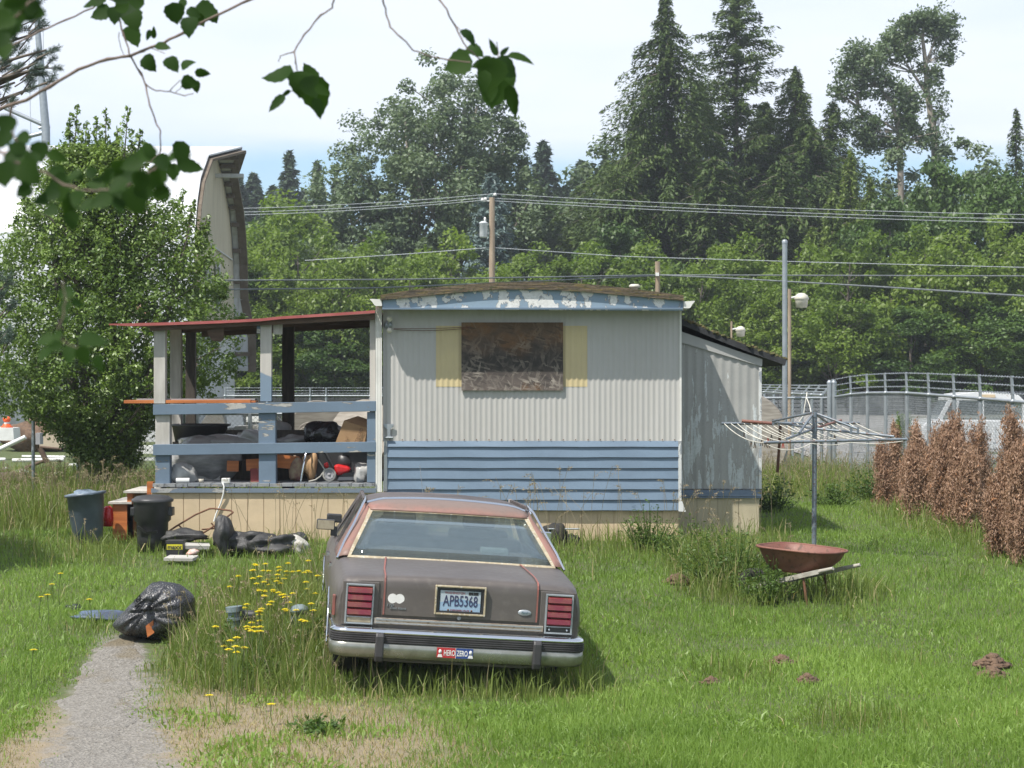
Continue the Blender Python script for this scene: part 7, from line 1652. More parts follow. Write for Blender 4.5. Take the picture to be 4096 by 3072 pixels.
# mid distance trees between the wall and the rise
for k, (sx, top, D, Rr, mat, lab) in enumerate(((1040,880,135,5.0,LM_MAPLED,'dull green tree behind the tree wall nearest the barn'),(1280,910,132,5.2,LM_MAPLED,'dull green tree behind the tree wall under the far firs'),(2230,770,128,4.6,LM_MAPLED,'dull green tree behind the spruce'),(2390,700,126,4.2,LM_COTTON,'grey green tree left of the ragged fir'),(1130,870,110,3.4,LM_MAPLE,'bright tree top just above the tree wall left'))):
    broadleaf('broadleaf_tree', 80+k, hgt(top,D,sx), Rr, 2.0, 110, 150, 0.17, mat, M_BARK, crad=1.1, loc=at(sx,D), label=lab)

# ---- the glossy big bush at the left
D = 31.5; rg = np.random.default_rng(90); rnd = random.Random(90)
t = thing('holly_tree', 'large glossy leaved evergreen tree beside the porch in front of the barn', 'tree', at(400, D)); bl = MB()
# outline of the crown by height: (row, left, right)
OUT = [(430,300,335),(520,270,330),(600,230,470),(690,170,560),(760,130,640),(840,90,720),(930,40,790),(1020,-20,850),(1120,-60,890),(1220,-70,930),(1320,-80,950),(1420,-120,950),(1520,-130,930),(1600,-120,800),(1680,150,640),(1750,260,560),(1860,330,540)]
rows_ = [o[0] for o in OUT]; Pl, Ct, Nl = [], [], []
def add_tuft(c, r, n, up=0.4):
    g = unit(rg.normal(size=(n,3)))*rg.random((n,1))**0.5; Pl.append(c+g*r); Nl.append(g*0.7+rg.normal(size=(n,3))*0.5+np.array([0,-0.1,up])); Ct.append(np.full(n, rg.random()))
for k in range(4300):
    sy = rg.uniform(600,1860); l, r = np.interp(sy, rows_, [o[1] for o in OUT]), np.interp(sy, rows_, [o[2] for o in OUT]); cx, hw = (l+r)/2, (r-l)/2
    q = rg.random()**(0.75 if sy < 1100 else 0.55); a = rg.uniform(0,6.28); sx = cx+hw*q*math.cos(a)*1.05; y = D + hw*D/F*q*math.sin(a)*0.85
    add_tuft(np.array([X(sx,D), y, Z(sy,D)]), rg.uniform(0.10,0.21), 28)
shoots = [(318,430,300,600),(435,445,425,650),(540,450,520,640),(250,540,260,660),(360,500,350,640),(480,520,470,650),(590,600,570,700),(640,620,600,760),(700,740,680,860),(770,800,740,920),(180,640,190,780),(110,760,130,880),(40,860,60,960),(215,600,220,720),(385,470,380,640),(800,900,770,1000),(850,1010,800,1100),(900,1130,850,1200),(5,1000,40,1100),(280,480,280,620),(945,1250,890,1330),(820,860,790,960),(525,560,520,700),(560,520,545,640)]
for (x0, y0_, x1, y1) in shoots:
    yo = D+rg.normal()*0.4; p0, p1 = np.array([X(x0,D),yo,Z(y0_,D)]), np.array([X(x1,D),yo+0.1,Z(y1,D)]); n = 16
    bl.tube([p1, (p0+p1)/2+rg.normal(size=3)*0.01, p0], [0.014,0.009,0.004], 5, cap=False)
    for j in range(n):
        f = j/n; add_tuft(p0+(p1-p0)*f+rg.normal(size=3)*np.array([0.035,0.035,0.01])*(0.3+2.4*f), 0.035+0.06*f, 9+int(12*f))
P = np.concatenate(Pl); V, Fq = leafquads(P, np.concatenate(Nl), 0.034*rg.uniform(0.6,1.35,len(P)), 0.5, rg=rg, fold=0.12)
ct = np.concatenate(Ct); hf = np.clip((P[:,2]-4.2)/2.2, 0, 1); fastmesh('crown', V-np.array(t.location), Fq, LM_HOLLY, np.clip(0.45*ct+0.4*rg.random(len(P))+0.25*hf,0,1), parent=t)
b = MB()
for x0, x1, y1 in ((400,330,520),(430,440,560),(455,560,650),(385,200,800),(470,760,900)): limb(b, S(x0,1930,D), S(x1,y1,D), 0.10, 0.012, rnd, 0.05, 8, 8)
b.build('trunk', M_BARK, t)
for k in range(60):
    sy = rg.uniform(700,1650); l, r = np.interp(sy, rows_, [o[1] for o in OUT]), np.interp(sy, rows_, [o[2] for o in OUT]); limb(bl, S(430+rg.normal()*20, min(1780, sy+250), D), S(rg.uniform(l,r)*0.9+40, sy, D+rg.normal()*0.6), 0.03, 0.006, rnd, 0.1, 5, 5)
bl.build('limbs', M_BARK, t)
# the pine whose boughs reach in at the top left
D = 24; t = thing('pine_tree', 'blue green pine boughs reaching in at the upper left corner', 'pine tree', at(-260, D)); rg = np.random.default_rng(66); Pl, Tl, Al = [], [], []; b = MB()
b.tube([S(-260,2000,D), S(-250,900,D), S(-245,-300,D)], [0.16,0.12,0.05], 10); b.build('trunk', M_BARK, t); b = MB()
for (x, y, r, n) in ((60,80,60,10),(130,60,50,8),(20,180,60,10),(120,140,35,5),(40,260,60,9),(100,290,40,6),(60,330,60,10),(150,250,22,3),(185,200,20,3),(130,280,50,8),(195,265,20,3),(190,330,22,3),(30,400,40,6),(10,120,60,8),(80,10,70,9),(-30,250,60,8),(-40,1200,90,14),(10,1330,60,9),(-30,1260,70,10),(-60,60,80,12),(-60,380,70,10),(-80,1330,60,8)):
    for _ in range((n+1)//2):
        a = rg.uniform(0,6.28); q = rg.random()**0.5; c = np.array(S(x+r*q*math.cos(a), y+r*q*math.sin(a), D+rg.normal()*0.25)); dr = unit(np.array([[rg.uniform(0.2,1.0), rg.normal()*0.4, rg.uniform(0.1,1.0)]]))[0]; L = 0.15
        m_ = 130; s = rg.random(m_); p = c+dr*(s*L)[:,None]; tt = unit(rg.normal(size=(m_,3)))+dr*0.8; Pl.append(p+tt*0.03); Tl.append(tt); Al.append(np.clip(s*0.5+rg.random(m_)*0.5,0,1))
        b.tube([c-dr*0.12, c, c+dr*L], [0.010,0.008,0.004], 4, cap=False)
    limb(b, S(-250, y+160, D), S(x, y, D), 0.035, 0.012, rnd, 0.06, 5, 6)
P = np.concatenate(Pl); T = np.concatenate(Tl); V, Fq = leafquads(P, rg.normal(size=P.shape), 0.042, 0.07, T=T, rg=rg)
fastmesh('needles', V-np.array(t.location), Fq, leafmat('pine_needles', (0.035,0.065,0.05), (0.10,0.145,0.11), gloss=0.3, trans=0.1, scale=2), np.concatenate(Al), parent=t); b.build('limbs', M_BARK, t)

# ---- dead thuja shrubs
def thuja(seed, H, Rr, mat, loc, label, n=15000, spikes=5, group=None, rot=None):
    rg = np.random.default_rng(seed); t = thing('dead_shrub' if mat is LM_BROWN else 'thuja', label, 'shrub', loc, group=group)
    sp = [(0,0,1.0)]+[(rg.normal()*Rr*0.55, rg.normal()*Rr*0.5, rg.uniform(0.45,0.88)) for _ in range(spikes)]
    Pl, Al, Nl, Tl = [], [], [], []
    for (ox, oy, hh) in sp:      # upright feathery plumes round each leader
        npl = max(30, int(n/len(sp)/38)); u = rg.random(npl)**0.9*0.93; rr = Rr*(0.60 if len(sp) > 1 else 1)*np.clip(1-u,0,1)**0.5*(0.7+0.3*np.clip(u*4,0,1))
        a = rg.uniform(0,6.28,npl); q = rg.uniform(0.45,1.05,npl)*rr; Lp = rg.uniform(0.14,0.34,npl)*(0.7+0.5*H/1.6); tone = rg.random(npl)
        base_ = np.stack([ox+0.55*q*np.cos(a), oy+0.55*q*np.sin(a), u*H*hh-0.02],1); out = np.stack([np.cos(a)*q*0.55, np.sin(a)*q*0.55, Lp],1)+rg.normal(size=(npl,3))*0.025
        m_ = 38; sI = rg.random((npl,m_,1)); w_ = 0.034*np.sin(np.pi*np.clip(sI,0.05,0.95)**0.8)+0.005
        p = base_[:,None,:]+out[:,None,:]*np.concatenate([sI**0.8,sI**0.8,sI],-1)+rg.normal(size=(npl,m_,3))*w_*np.array([1,1,0.5]); Pl.append(p.reshape(-1,3)); Tl.append((out[:,None,:]/np.linalg.norm(out,axis=1)[:,None,None]+rg.normal(size=(npl,m_,3))*0.45).reshape(-1,3))
        Nl.append((np.stack([np.cos(a),np.sin(a),0.4+0*a],1)[:,None,:]+rg.normal(size=(npl,m_,3))*0.7).reshape(-1,3)); Al.append(np.clip(0.65*tone[:,None]+0.35*rg.random((npl,m_)),0,1).ravel())
    P = np.concatenate(Pl); T = np.concatenate(Tl)
    V, Fq = leafquads(P, np.concatenate(Nl), 0.021*rg.uniform(0.5,1.6,len(P)), 0.24, T=T, rg=rg); fastmesh('foliage', V, Fq, mat, np.concatenate(Al), parent=t)
    b = MB(); b.tube([(0,0,-0.1),(0,0,H*0.9)], [0.03,0.006], 6)
    for k in range(14): a = rg.uniform(0,6.28); z = rg.uniform(0.1,0.8)*H; b.tube([(0,0,z),(Rr*0.6*math.cos(a),Rr*0.6*math.sin(a),z+0.25)], [0.008,0.003], 4, cap=False)
    b.build('stem', M_BARK, t, local=True); return t
def th(seed, sx, base, top, wpx, lab, mat=LM_BROWN, n=15000, spikes=5, grp='dead brown thuja shrubs'):
    n = int(n*1.5)
    D = 30.0; wpx *= 1.18; top += 38
    for _ in range(12): D = 8000*(CAMZ-G(X(sx,D),D))/(base-1540)
    return thuja(seed, Z(top,D)-G(X(sx,D),D), wpx/2*D/F, mat, at(sx,D), lab, n, spikes, grp)
th(1, 3580, 2010, 1690, 90, 'narrow dead brown shrub, leftmost of the row', n=13000, spikes=1)
th(2, 3665, 2050, 1690, 150, 'dead brown shrub second from the left in the row', n=22000, spikes=4)
th(3, 3745, 2080, 1700, 150, 'dead brown shrub left of the orange tinged one', n=24000)
th(4, 3820, 2110, 1655, 190, 'tall orange tinged dead shrub in the middle of the row', n=30000)
th(5, 3915, 2135, 1685, 200, 'broad dead shrub at the right end of the main row', n=30000)
th(6, 4045, 2235, 1640, 190, 'near dead shrub rising out at the right edge', n=34000)
th(7, 4125, 2260, 1700, 200, 'dead shrub cut off by the right edge', n=26000)
th(8, 3600, 1960, 1660, 70, 'slim living green thuja at the left of the dead row', LM_THUJA, 6000, 0, None)
th(9, 3628, 1935, 1650, 36, 'thin living green thuja spike behind the first green one', LM_THUJA, 3000, 0, None)
# broad leaved weed by the steps, fern like shrub by the fence
def weed(seed, sx, base, h, w_, D, n, lab, mat=LM_WEED, ls=0.03, asp=0.4, name='weed_clump', cat='weeds'):
    rg = np.random.default_rng(seed); t = thing(name, lab, cat, at(sx, D)); P, T = [], []; b = MB()
    for k in range(n):
        a = rg.uniform(0,6.28); r = w_*rg.random()**0.6; hh = h*rg.uniform(0.45,1.0)*(1-0.45*r/w_); m_ = 16; s = np.linspace(0.15,1,m_)
        top = np.array([r*1.25*math.cos(a), r*1.25*math.sin(a), hh]); base_ = np.array([r*0.4*math.cos(a), r*0.4*math.sin(a), 0])
        p = base_+(top-base_)*s[:,None]; out = rg.normal(size=(m_,3))*np.array([1,1,0.4]); P.append(p+out*ls*1.3); T.append(out+np.array([0,0,0.5])); b.tube([base_, (base_+top)/2+rg.normal(size=3)*0.02, top], [0.006,0.004,0.002], 4, cap=False)
    P = np.concatenate(P); V, Fq = leafquads(P, rg.normal(size=P.shape)*0.5+np.array([0,0,0.8]), ls*rg.uniform(0.6,1.4,len(P)), asp, T=np.concatenate(T), rg=rg)
    fastmesh('leaves', V, Fq, mat, rg.random(len(P)), parent=t); b.build('stems', LM_WEED, t, local=True); return t
weed(1, 570, 1950, 0.55, 0.16, 26.6, 9, 'broad leaved weed standing left of the porch corner', ls=0.075, asp=0.35)
weed(2, 3500, 1960, 0.75, 0.40, 33.0, 60, 'dark fern like weed clump left of the dead shrubs', LM_MAPLED, 0.035)
weed(3, 3330, 2010, 0.55, 0.35, 31.0, 50, 'green fern like weed clump behind the clothes line', LM_WEED, 0.03)
weed(4, 3100, 1960, 0.70, 0.35, 30.0, 60, 'dark weed clump against the lean-to corner', LM_MAPLED, 0.03)
weed(5, 2930, 2300, 0.75, 0.55, 20.8, 110, 'tall feathery weed clump left of the wheelbarrow', LM_WEED, 0.022)
weed(6, 2790, 2230, 0.60, 0.45, 22.4, 80, 'weed clump in front of the lean-to skirting', LM_WEED, 0.022)
weed(7, 2600, 2190, 0.70, 0.30, 23.4, 60, 'tall weed clump against the home skirting', LM_WEED, 0.022)
weed(8, 3060, 2330, 0.55, 0.30, 19.9, 60, 'yellowish weed clump touching the wheelbarrow wheel', LM_WEED, 0.022)
weed(9, 905, 2660, 0.40, 0.20, 17.0, 40, 'leafy weed clump below the capped teal pipe', LM_WEED, 0.020)
weed(10, 1230, 2600, 0.42, 0.22, 17.2, 50, 'leafy weed clump against the left rear wheel of the car', LM_WEED, 0.020)
weed(11, 1040, 2720, 0.22, 0.18, 16.0, 34, 'low broad weed clump at the edge of the dry patch', LM_WEED, 0.024)
weed(12, 1270, 2960, 0.14, 0.16, 13.6, 26, 'small flat weed in the dry grass in front of the car', LM_WEED, 0.024)
# ============================================================ grass
LM_LAWN = leafmat('lawn_grass_blades', (0.112,0.198,0.032), (0.270,0.392,0.092), (0.34,0.32,0.14), gloss=0.35, trans=0.42, scale=0.9, vary=0.45, tint=(1.2,1.25,0.5))
LM_TALL = leafmat('tall_grass_blades', (0.095,0.150,0.026), (0.245,0.300,0.080), (0.42,0.37,0.20), gloss=0.3, trans=0.40, scale=1.4, vary=0.4, tint=(1.2,1.2,0.6))
LM_DRY = leafmat('dry_grass_blades', (0.22,0.20,0.08), (0.46,0.38,0.20), (0.12,0.19,0.04), gloss=0.2, trans=0.30, scale=2.0, vary=0.4, tint=(1.1,1.0,0.7))
LM_SEED = leafmat('straw_seed_heads', (0.25,0.21,0.13), (0.42,0.35,0.23), (0.22,0.12,0.09), gloss=0.2, trans=0.30, scale=2.5, vary=0.4, tint=(1,1,0.8))
CARX, CARY = -0.435, 15.3; hx_, hy_ = -math.sin(CYAW), math.cos(CYAW)
def car_local(x, y):
    dx, dy = x-CARX, y-CARY; return dx*hy_ - dy*hx_, dx*hx_ + dy*hy_
def sm(a, b, v): t = np.clip((v-a)/(b-a), 0, 1); return t*t*(3-2*t)
def blob(x, y, cx, cy, rx, ry): return np.clip(1-((x-cx)/rx)**2-((y-cy)/ry)**2, 0, 1)
_rk = np.random.default_rng(1).normal(size=(8,2))*1.7; _rp = np.random.default_rng(2).uniform(0,6.28,8)
def lump2(x, y, k=1.0): return sum(np.sin((x*_rk[i,0]+y*_rk[i,1])*k+_rp[i]) for i in range(8))/8
def dryness(x, y): return np.clip(1.45*blob(x, y, -1.75, 13.1, 1.75, 2.9)+0.95*blob(x, y, -2.85, 16.4, 0.5, 1.7)+0.8*blob(x, y, -2.1, 14.6, 0.7, 1.5)+0.75*blob(x, y, -3.2, 12.8, 1.0, 2.8) + 0.25*lump2(x, y, 1.7), 0, 1)
def tallness(x, y):
    """0 on mown lawn, 1 in rank grass"""
    u, v = car_local(x, y); n_ = lump2(x, y)
    T = np.zeros_like(x)
    T = np.maximum(T, 1.08*blob(x, y, -2.0, 18.7, 1.05, 3.9)**0.35*(x < -1.0+0.15*n_)*(1-0.45*sm(19.5,21.5,y)))          # meadow left of the car
    dcar = np.maximum(np.abs(u)-0.98, 0)**2 + np.where(v < 0, v**2, np.where(v > 5.3, (v-5.3)**2, 0)); T = np.maximum(T, 0.72*np.exp(-dcar/0.05))
    T = np.maximum(T, (0.26+0.24*sm(-0.2,0.6,x))*sm(21.6, 23.2, y+0.5*n_)*(y < 24.5)*(x < 3.3))                        # along porch and home
    T = np.maximum(T, 1.0*blob(x, y, 2.30, 21.1, 0.72, 1.9)**0.4*(1+0.3*n_))                     # weeds by the barrow
    T = np.maximum(T, 0.9*blob(x, y, 3.3, 20.0, 0.55, 0.7)**0.4)
    T = np.maximum(T, 1.15*sm(32.0, 34.0, y+0.8*n_)*(x > 2.5))
    T = np.maximum(T, 0.6*blob(x, y, 6.2, 26.5, 1.3, 6.0)**0.5)
    T = np.maximum(T, 1.0*sm(25.3, 27.0, y+0.6*n_)*sm(-4.2, -4.9, x)*(y < 33.5))                # rank grass behind the bins
    T = np.maximum(T, 0.45*blob(x, y, -4.9, 23.2, 0.9, 1.3)**0.5)
    T = np.maximum(T, 0.55*sm(33.0, 36, y)); T = np.maximum(T, 0.30*sm(0.22, 0.5, lump2(x, y, 2.7)))
    T = T*(1-0.8*dryness(x, y)*(y < 15.2))
    return np.clip(T*(1+0.25*n_), 0, 1.4)
def sample(n, y0, y1, rg, xm=3.2):
    """ground points, denser towards the camera"""
    iy = rg.uniform(1/y1, 1/y0, n); y = 1/iy; hw = 0.262*y+xm; return rg.uniform(-1,1,n)*hw, y
def allowed(x, y, path=True):
    ok = ~((y > 24.42) & (y < 37) & (x > px_(606)) & (x < lx1)) & ~((x > wx(1532)) & (x < XR) & (y > 24.42) & (y < 37))
    ok &= ~((y > 60) & (x < -6.0))
    for mx_, my_, mr_ in MOLES: ok &= ~(np.hypot(x-mx_, (y-my_)*0.6) < mr_*1.15) & ~((y > 44) & (x > 7.4))
    if path:
        c, hw = path_at(y); rel_ = np.where(hw > 0.01, np.abs(x-c)/np.maximum(hw, 0.01), 9); ok &= (np.random.default_rng(len(x)).random(len(x)) < sm(0.65, 1.5, rel_+0.5*lump2(x, y, 3.0)))
    ok &= ~(np.hypot(x-X(612,17.75), y-17.9) < 0.27)
    return ok
def blades(x, y, h, wd, rg, lean=0.35, segs=1):
    c_, hw_ = path_at(y); h = h*(0.35+0.65*sm(0.9, 2.0, np.where(hw_ > 0.01, np.abs(x-c_)/np.maximum(hw_, 0.01), 9)))
    n = len(x); z = gz(x, y)-0.01; a = rg.uniform(0, 2*math.pi, n); ln = np.abs(rg.normal(size=n))*lean*h
    d = np.stack([np.cos(a), np.sin(a), 0*a], 1); f = rg.uniform(0, 2*math.pi, n); s = np.stack([np.cos(f), np.sin(f)*0.5, 0*f], 1)
    p0 = np.stack([x, y, z], 1); m = p0 + d*(ln*0.28)[:,None] + np.array([0,0,1])*(h*0.55)[:,None]; tp = p0 + d*ln[:,None] + np.array([0,0,1])*(np.sqrt(np.maximum(h**2-(ln*0.8)**2, (0.3*h)**2)))[:,None]
    w2 = (s*wd[:,None]/2)
    if segs == 1: V = np.stack([p0, m-w2, tp, m+w2], 1).reshape(-1,3); return V, np.arange(4*n).reshape(-1,4)
    V = np.stack([p0-w2*0.7, p0+w2*0.7, m+w2, m-w2, tp], 1).reshape(-1,3); b_ = np.arange(n)[:,None]*5
    return V, np.concatenate([b_+np.array([[0,1,2,3]]), b_+np.array([[3,2,4,4]])])
rg = np.random.default_rng(100)
# mown lawn
N_ = 690000; x, y = sample(N_, 10.5, 42, rg); T = tallness(x, y); Dn = dryness(x, y); ok = allowed(x, y) & (rg.random(N_) > 0.9*np.clip(T,0,1)) & (rg.random(N_) > 0.95*Dn)
x, y, T = x[ok], y[ok], T[ok]; tuft = np.clip(lump2(x, y, 2.3)*1.4+0.5, 0, 1); h = (0.038+0.046*rg.random(len(x))**1.5)*(0.8+0.9*tuft)
u, v = car_local(x, y); h = np.where((np.abs(u) < 0.9) & (v > 0.1) & (v < 5.2), h*0.8, h)
V, Fq = blades(x, y, h, (0.0045+0.0035*rg.random(len(x)))*(0.8+y/40), rg, 0.55)
tone = np.clip(0.30*rg.random(len(x))+0.25*tuft+0.45*(lump2(x, y, 0.55)*1.6+0.5), 0, 0.89); tone = np.where(rg.random(len(x)) < 0.012, 0.97, tone)
g1 = fastmesh('lawn_grass', V, Fq, LM_LAWN, tone); tag(g1, 'bright green mown lawn grass over the whole yard', 'grass', kind='stuff')
# wide flat weeds and clover in the lawn
N_ = 80000; x, y = sample(N_, 10.5, 30, rg); ok = allowed(x, y) & (tallness(x, y) < 0.5) & (lump2(x, y, 3.1) > 0.08); x, y = x[ok], y[ok]
V, Fq = blades(x, y, 0.05+0.06*rg.random(len(x)), 0.012+0.012*rg.random(len(x)), rg, 1.1); g2 = fastmesh('clover', V, Fq, LM_LAWN, 0.35+0.5*rg.random(len(x))); tag(g2, 'flat broad leaved lawn weeds mixed into the grass', 'weeds', kind='stuff')
# dry grass
N_ = 170000; x, y = sample(N_, 10.5, 20, rg); Dn = dryness(x, y); ok = allowed(x, y) & (rg.random(N_) < Dn*0.85) & (x < 1); x, y = x[ok], y[ok]
V, Fq = blades(x, y, 0.03+0.07*rg.random(len(x))**2, 0.004+0.003*rg.random(len(x)), rg, 0.9); g3 = fastmesh('dry_grass', V, Fq, LM_DRY, rg.random(len(x))); tag(g3, 'thin straw coloured dry grass beside the gravel path', 'grass', kind='stuff')
# sparse tufts creeping over the path
N_ = 150000; x, y = sample(N_, 10.5, 18.2, rg); c, hw = path_at(y); rel = np.abs(x-c)/hw; ok = (rel < 1.5) & (lump2(x, y, 3.7)+0.6*lump2(x,y,9)+1.0*sm(0.35,1.0,rel) > 0.36) & (y < 18.2); x, y = x[ok], y[ok]
V, Fq = blades(x, y, 0.015+0.035*rg.random(len(x)), 0.004+0.003*rg.random(len(x)), rg, 0.9); g3b = fastmesh('path_grass', V, Fq, LM_DRY, np.clip(0.3+0.7*rg.random(len(x)),0,1)); tag(g3b, 'thin grass and weeds creeping over the gravel path', 'grass', kind='stuff')
# rank grass
N_ = 420000; x, y = sample(N_, 12, 42, rg); T = tallness(x, y); ok = allowed(x, y) & (rg.random(N_) < np.clip(T,0,1)**1.2); x, y, T = x[ok], y[ok], T[ok]
u, v = car_local(x, y); under = (np.abs(u) < 0.93) & (v > 0.02) & (v < 5.25)
h = (0.14+0.34*rg.random(len(x))**1.4)*(0.45+0.65*T)*(1+0.35*lump2(x,y,2.0)); h = np.where(under, 0.08+0.08*rg.random(len(x)), h); near = (v < 0.15)&(v > -1.2)&(np.abs(u) < 1.2); h = np.where(near, h*0.80, h)
h = np.where((y > 25)&(x < -4), h*1.35, h)
V, Fq = blades(x, y, h, (0.005+0.004*rg.random(len(x)))*(0.7+y/40), rg, 0.5, 2)
nn = len(x); tone = np.clip(0.45*rg.random(nn)+0.42*(lump2(x, y, 1.3)+0.5), 0, 0.89); tone = np.where(rg.random(nn) < 0.09, 0.97, tone); tone = np.concatenate([tone, tone])
g4 = fastmesh('tall_grass', V, Fq, LM_TALL, tone); tag(g4, 'long rank grass around the car, porch, wheelbarrow and fences', 'grass', kind='stuff')
# seed stalks with drooping heads
def stalks(n, y0, y1, cond, hr, mat, seed, label, headn=26, nod=0.5, hl=0.12):
    rg = np.random.default_rng(seed); x, y = sample(n, y0, y1, rg); ok = allowed(x, y) & cond(x, y); x, y = x[ok], y[ok]; m = len(x); h = rg.uniform(hr[0], hr[1], m)*(0.8+0.3*lump2(x,y,1.7)); z = gz(x, y)
    a = rg.uniform(0,6.28,m); ln = h*np.abs(rg.normal(size=m))*0.22; d = np.stack([np.cos(a),np.sin(a)],1)
    V1, F1 = [], []
    for k in range(3):
        f0, f1 = k/3, (k+1)/3
        def pp(f): return np.stack([x+d[:,0]*ln*f**2, y+d[:,1]*ln*f**2, z+h*f], 1)
        p, q = pp(f0), pp(f1); w_ = np.array([0.0016,0.0008,0])*(0.7+y/30)[:,None]; V1.append(np.stack([p-w_, p+w_, q+w_, q-w_], 1))
    V1 = np.concatenate([v.reshape(-1,3) for v in V1]); F1 = np.arange(len(V1)).reshape(-1,4)
    t = rg.random((m,headn)); tx = x+d[:,0]*ln; ty = y+d[:,1]*ln; tz = z+h; L = hl*rg.uniform(0.6,1.4,m)
    px1 = tx[:,None]+d[:,0:1]*L[:,None]*nod*t**1.6+rg.normal(size=t.shape)*0.012; py1 = ty[:,None]+d[:,1:2]*L[:,None]*nod*t**1.6+rg.normal(size=t.shape)*0.012; pz1 = tz[:,None]-L[:,None]*0.5+L[:,None]*(t-nod*1.1*t**2)+rg.normal(size=t.shape)*0.004
    C_ = np.stack([px1,py1,pz1],-1).reshape(-1,3); T_ = rg.normal(size=C_.shape)*0.5+np.array([0,0,1.0]); V2, F2 = leafquads(C_, rg.normal(size=C_.shape), 0.009*rg.uniform(0.6,1.4,len(C_)), 0.35, T=T_, rg=rg)
    V = np.concatenate([V1,V2]); Fq = np.concatenate([F1,F2+len(V1)]); at_ = np.concatenate([np.tile(rg.random(m)*0.5,3), rg.random(len(F2))])
    o = fastmesh('seed_grass', V, Fq, mat, at_); tag(o, label, 'grass', kind='stuff')
stalks(2600, 15, 24.4, lambda x, y: (x < 3.0) & (tallness(x, y) > 0.45) & ((x < -1.0) | (y > 20.5)) & (np.random.default_rng(3).random(len(x)) < 0.8), (0.35,0.75), LM_SEED, 201, 'tall straw seed stalks in front of the porch and home')
stalks(3000, 25.8, 33, lambda x, y: (x < -4.4) & (tallness(x, y) > 0.5), (0.6,0.95), LM_SEED, 202, 'tall brownish seeding grass behind the bins at the left', 34, 0.5, 0.16)
stalks(5000, 31, 41, lambda x, y: (x > 2.8) & (tallness(x, y) > 0.5), (0.45,0.85), LM_SEED, 203, 'seeding grass along the back fence', 16)
stalks(220, 22.6, 24.3, lambda x, y: (x > -1.2) & (x < 3.0), (0.75,1.15), LM_SEED, 204, 'tallest seed stalks standing against the home siding', 46, 0.6, 0.2)
stalks(300, 22.6, 24.2, lambda x, y: (x > -3.2) & (x < -1.4), (0.7,1.0), LM_SEED, 205, 'thin seed stalks against the tan porch skirting', 30, 0.6, 0.18)

# ---- yellow flowers on thin stems
M_PETAL = leafmat('yellow_petals', (0.80,0.66,0.01), (0.90,0.78,0.02), gloss=0.2, trans=0.25, scale=5, tint=(1,0.95,0.3)); M_STEM = pm('flower_stem', (0.09,0.14,0.03), rough=0.8, bump=0)
def flower_proto(h):
    t = thing('yellow_flower', 'x', 'flower', (0,0,0)); b = MB(); b.tube([(0,0,0),(0.01,0,h*0.5),(0.0,0.01,h)], 0.0022, 5); b.build('stem', M_STEM, t, local=True)
    rr = np.random.default_rng(int(h*100)); P, N2, T = [], [], []
    for ring_, r_, n_ in ((0,0.013,11),(1,0.008,8),(2,0.004,5)):
        for k in range(n_):
            a = 2*math.pi*k/n_+ring_*0.3; P.append((r_*math.cos(a), r_*math.sin(a)+0.01, h+0.004*ring_)); N2.append((-0.3*math.cos(a),-0.3*math.sin(a),1)); T.append((math.cos(a),math.sin(a),0.15+0.25*ring_))
    V, Fq = leafquads(np.array(P), np.array(N2), 0.0105, 0.42, T=np.array(T)); fastmesh('petals', V, Fq, M_PETAL, rr.random(len(P)), parent=t); return t
fl = [flower_proto(0.34), flower_proto(0.42), flower_proto(0.50)]; fh = [0.34,0.42,0.50]; usedf = [False]*3; rg = np.random.default_rng(12); pts = []
for (cx, cy, sx_, sy_, n_) in ((1060,2340,90,55,34),(1015,2500,35,45,14),(1230,2300,45,70,12),(1170,2450,60,60,9),(930,2570,45,60,8),(1130,2245,70,30,7)):
    for _ in range(n_): pts.append((cx+rg.normal()*sx_*0.8, cy+rg.normal()*sy_*0.8, 'M'))
pts = [p for p in pts if p[0] < 1275]+[(240,2285,'L'),(208,2318,'L'),(163,2387,'L'),(188,2380,'L'),(362,2398,'L'),(126,2600,'L'),(1015,2203,'M'),(845,2780,'R'),(1090,2815,'R')]
LABF = {'M':'small yellow flower in the flowery patch left of the car','L':'yellow flower standing alone in the grass left of the black bag','R':'yellow flower low in the dry grass in front of the car'}
for i, (sx, sy, w_) in enumerate(pts):
    k = 0 if w_ == 'R' else int(rg.integers(0,3)); hh = fh[k]*(0.45 if w_ == 'R' else (0.7 if w_ == 'L' else 1)); D = 17.0
    for _ in range(10): D = 8000*(CAMZ-G(X(sx,D),D)-hh)/(sy-1540)
    D = min(D, 23.0); s_ = 0.45 if w_ == 'R' else (0.7 if w_ == 'L' else 1); sc = (1.6,1.6,s_); loc = (X(sx,D), D, G(X(sx,D),D)); gp = 'yellow flowers, ' + LABF[w_].replace('small ','')[14:]
    if not usedf[k]: usedf[k] = True; o = fl[k]; o.location = loc; o.scale = sc; o['label'] = LABF[w_]; o['group'] = gp
    else: o = dup(fl[k], loc, rg.uniform(0,6.28), sc, LABF[w_], gp)
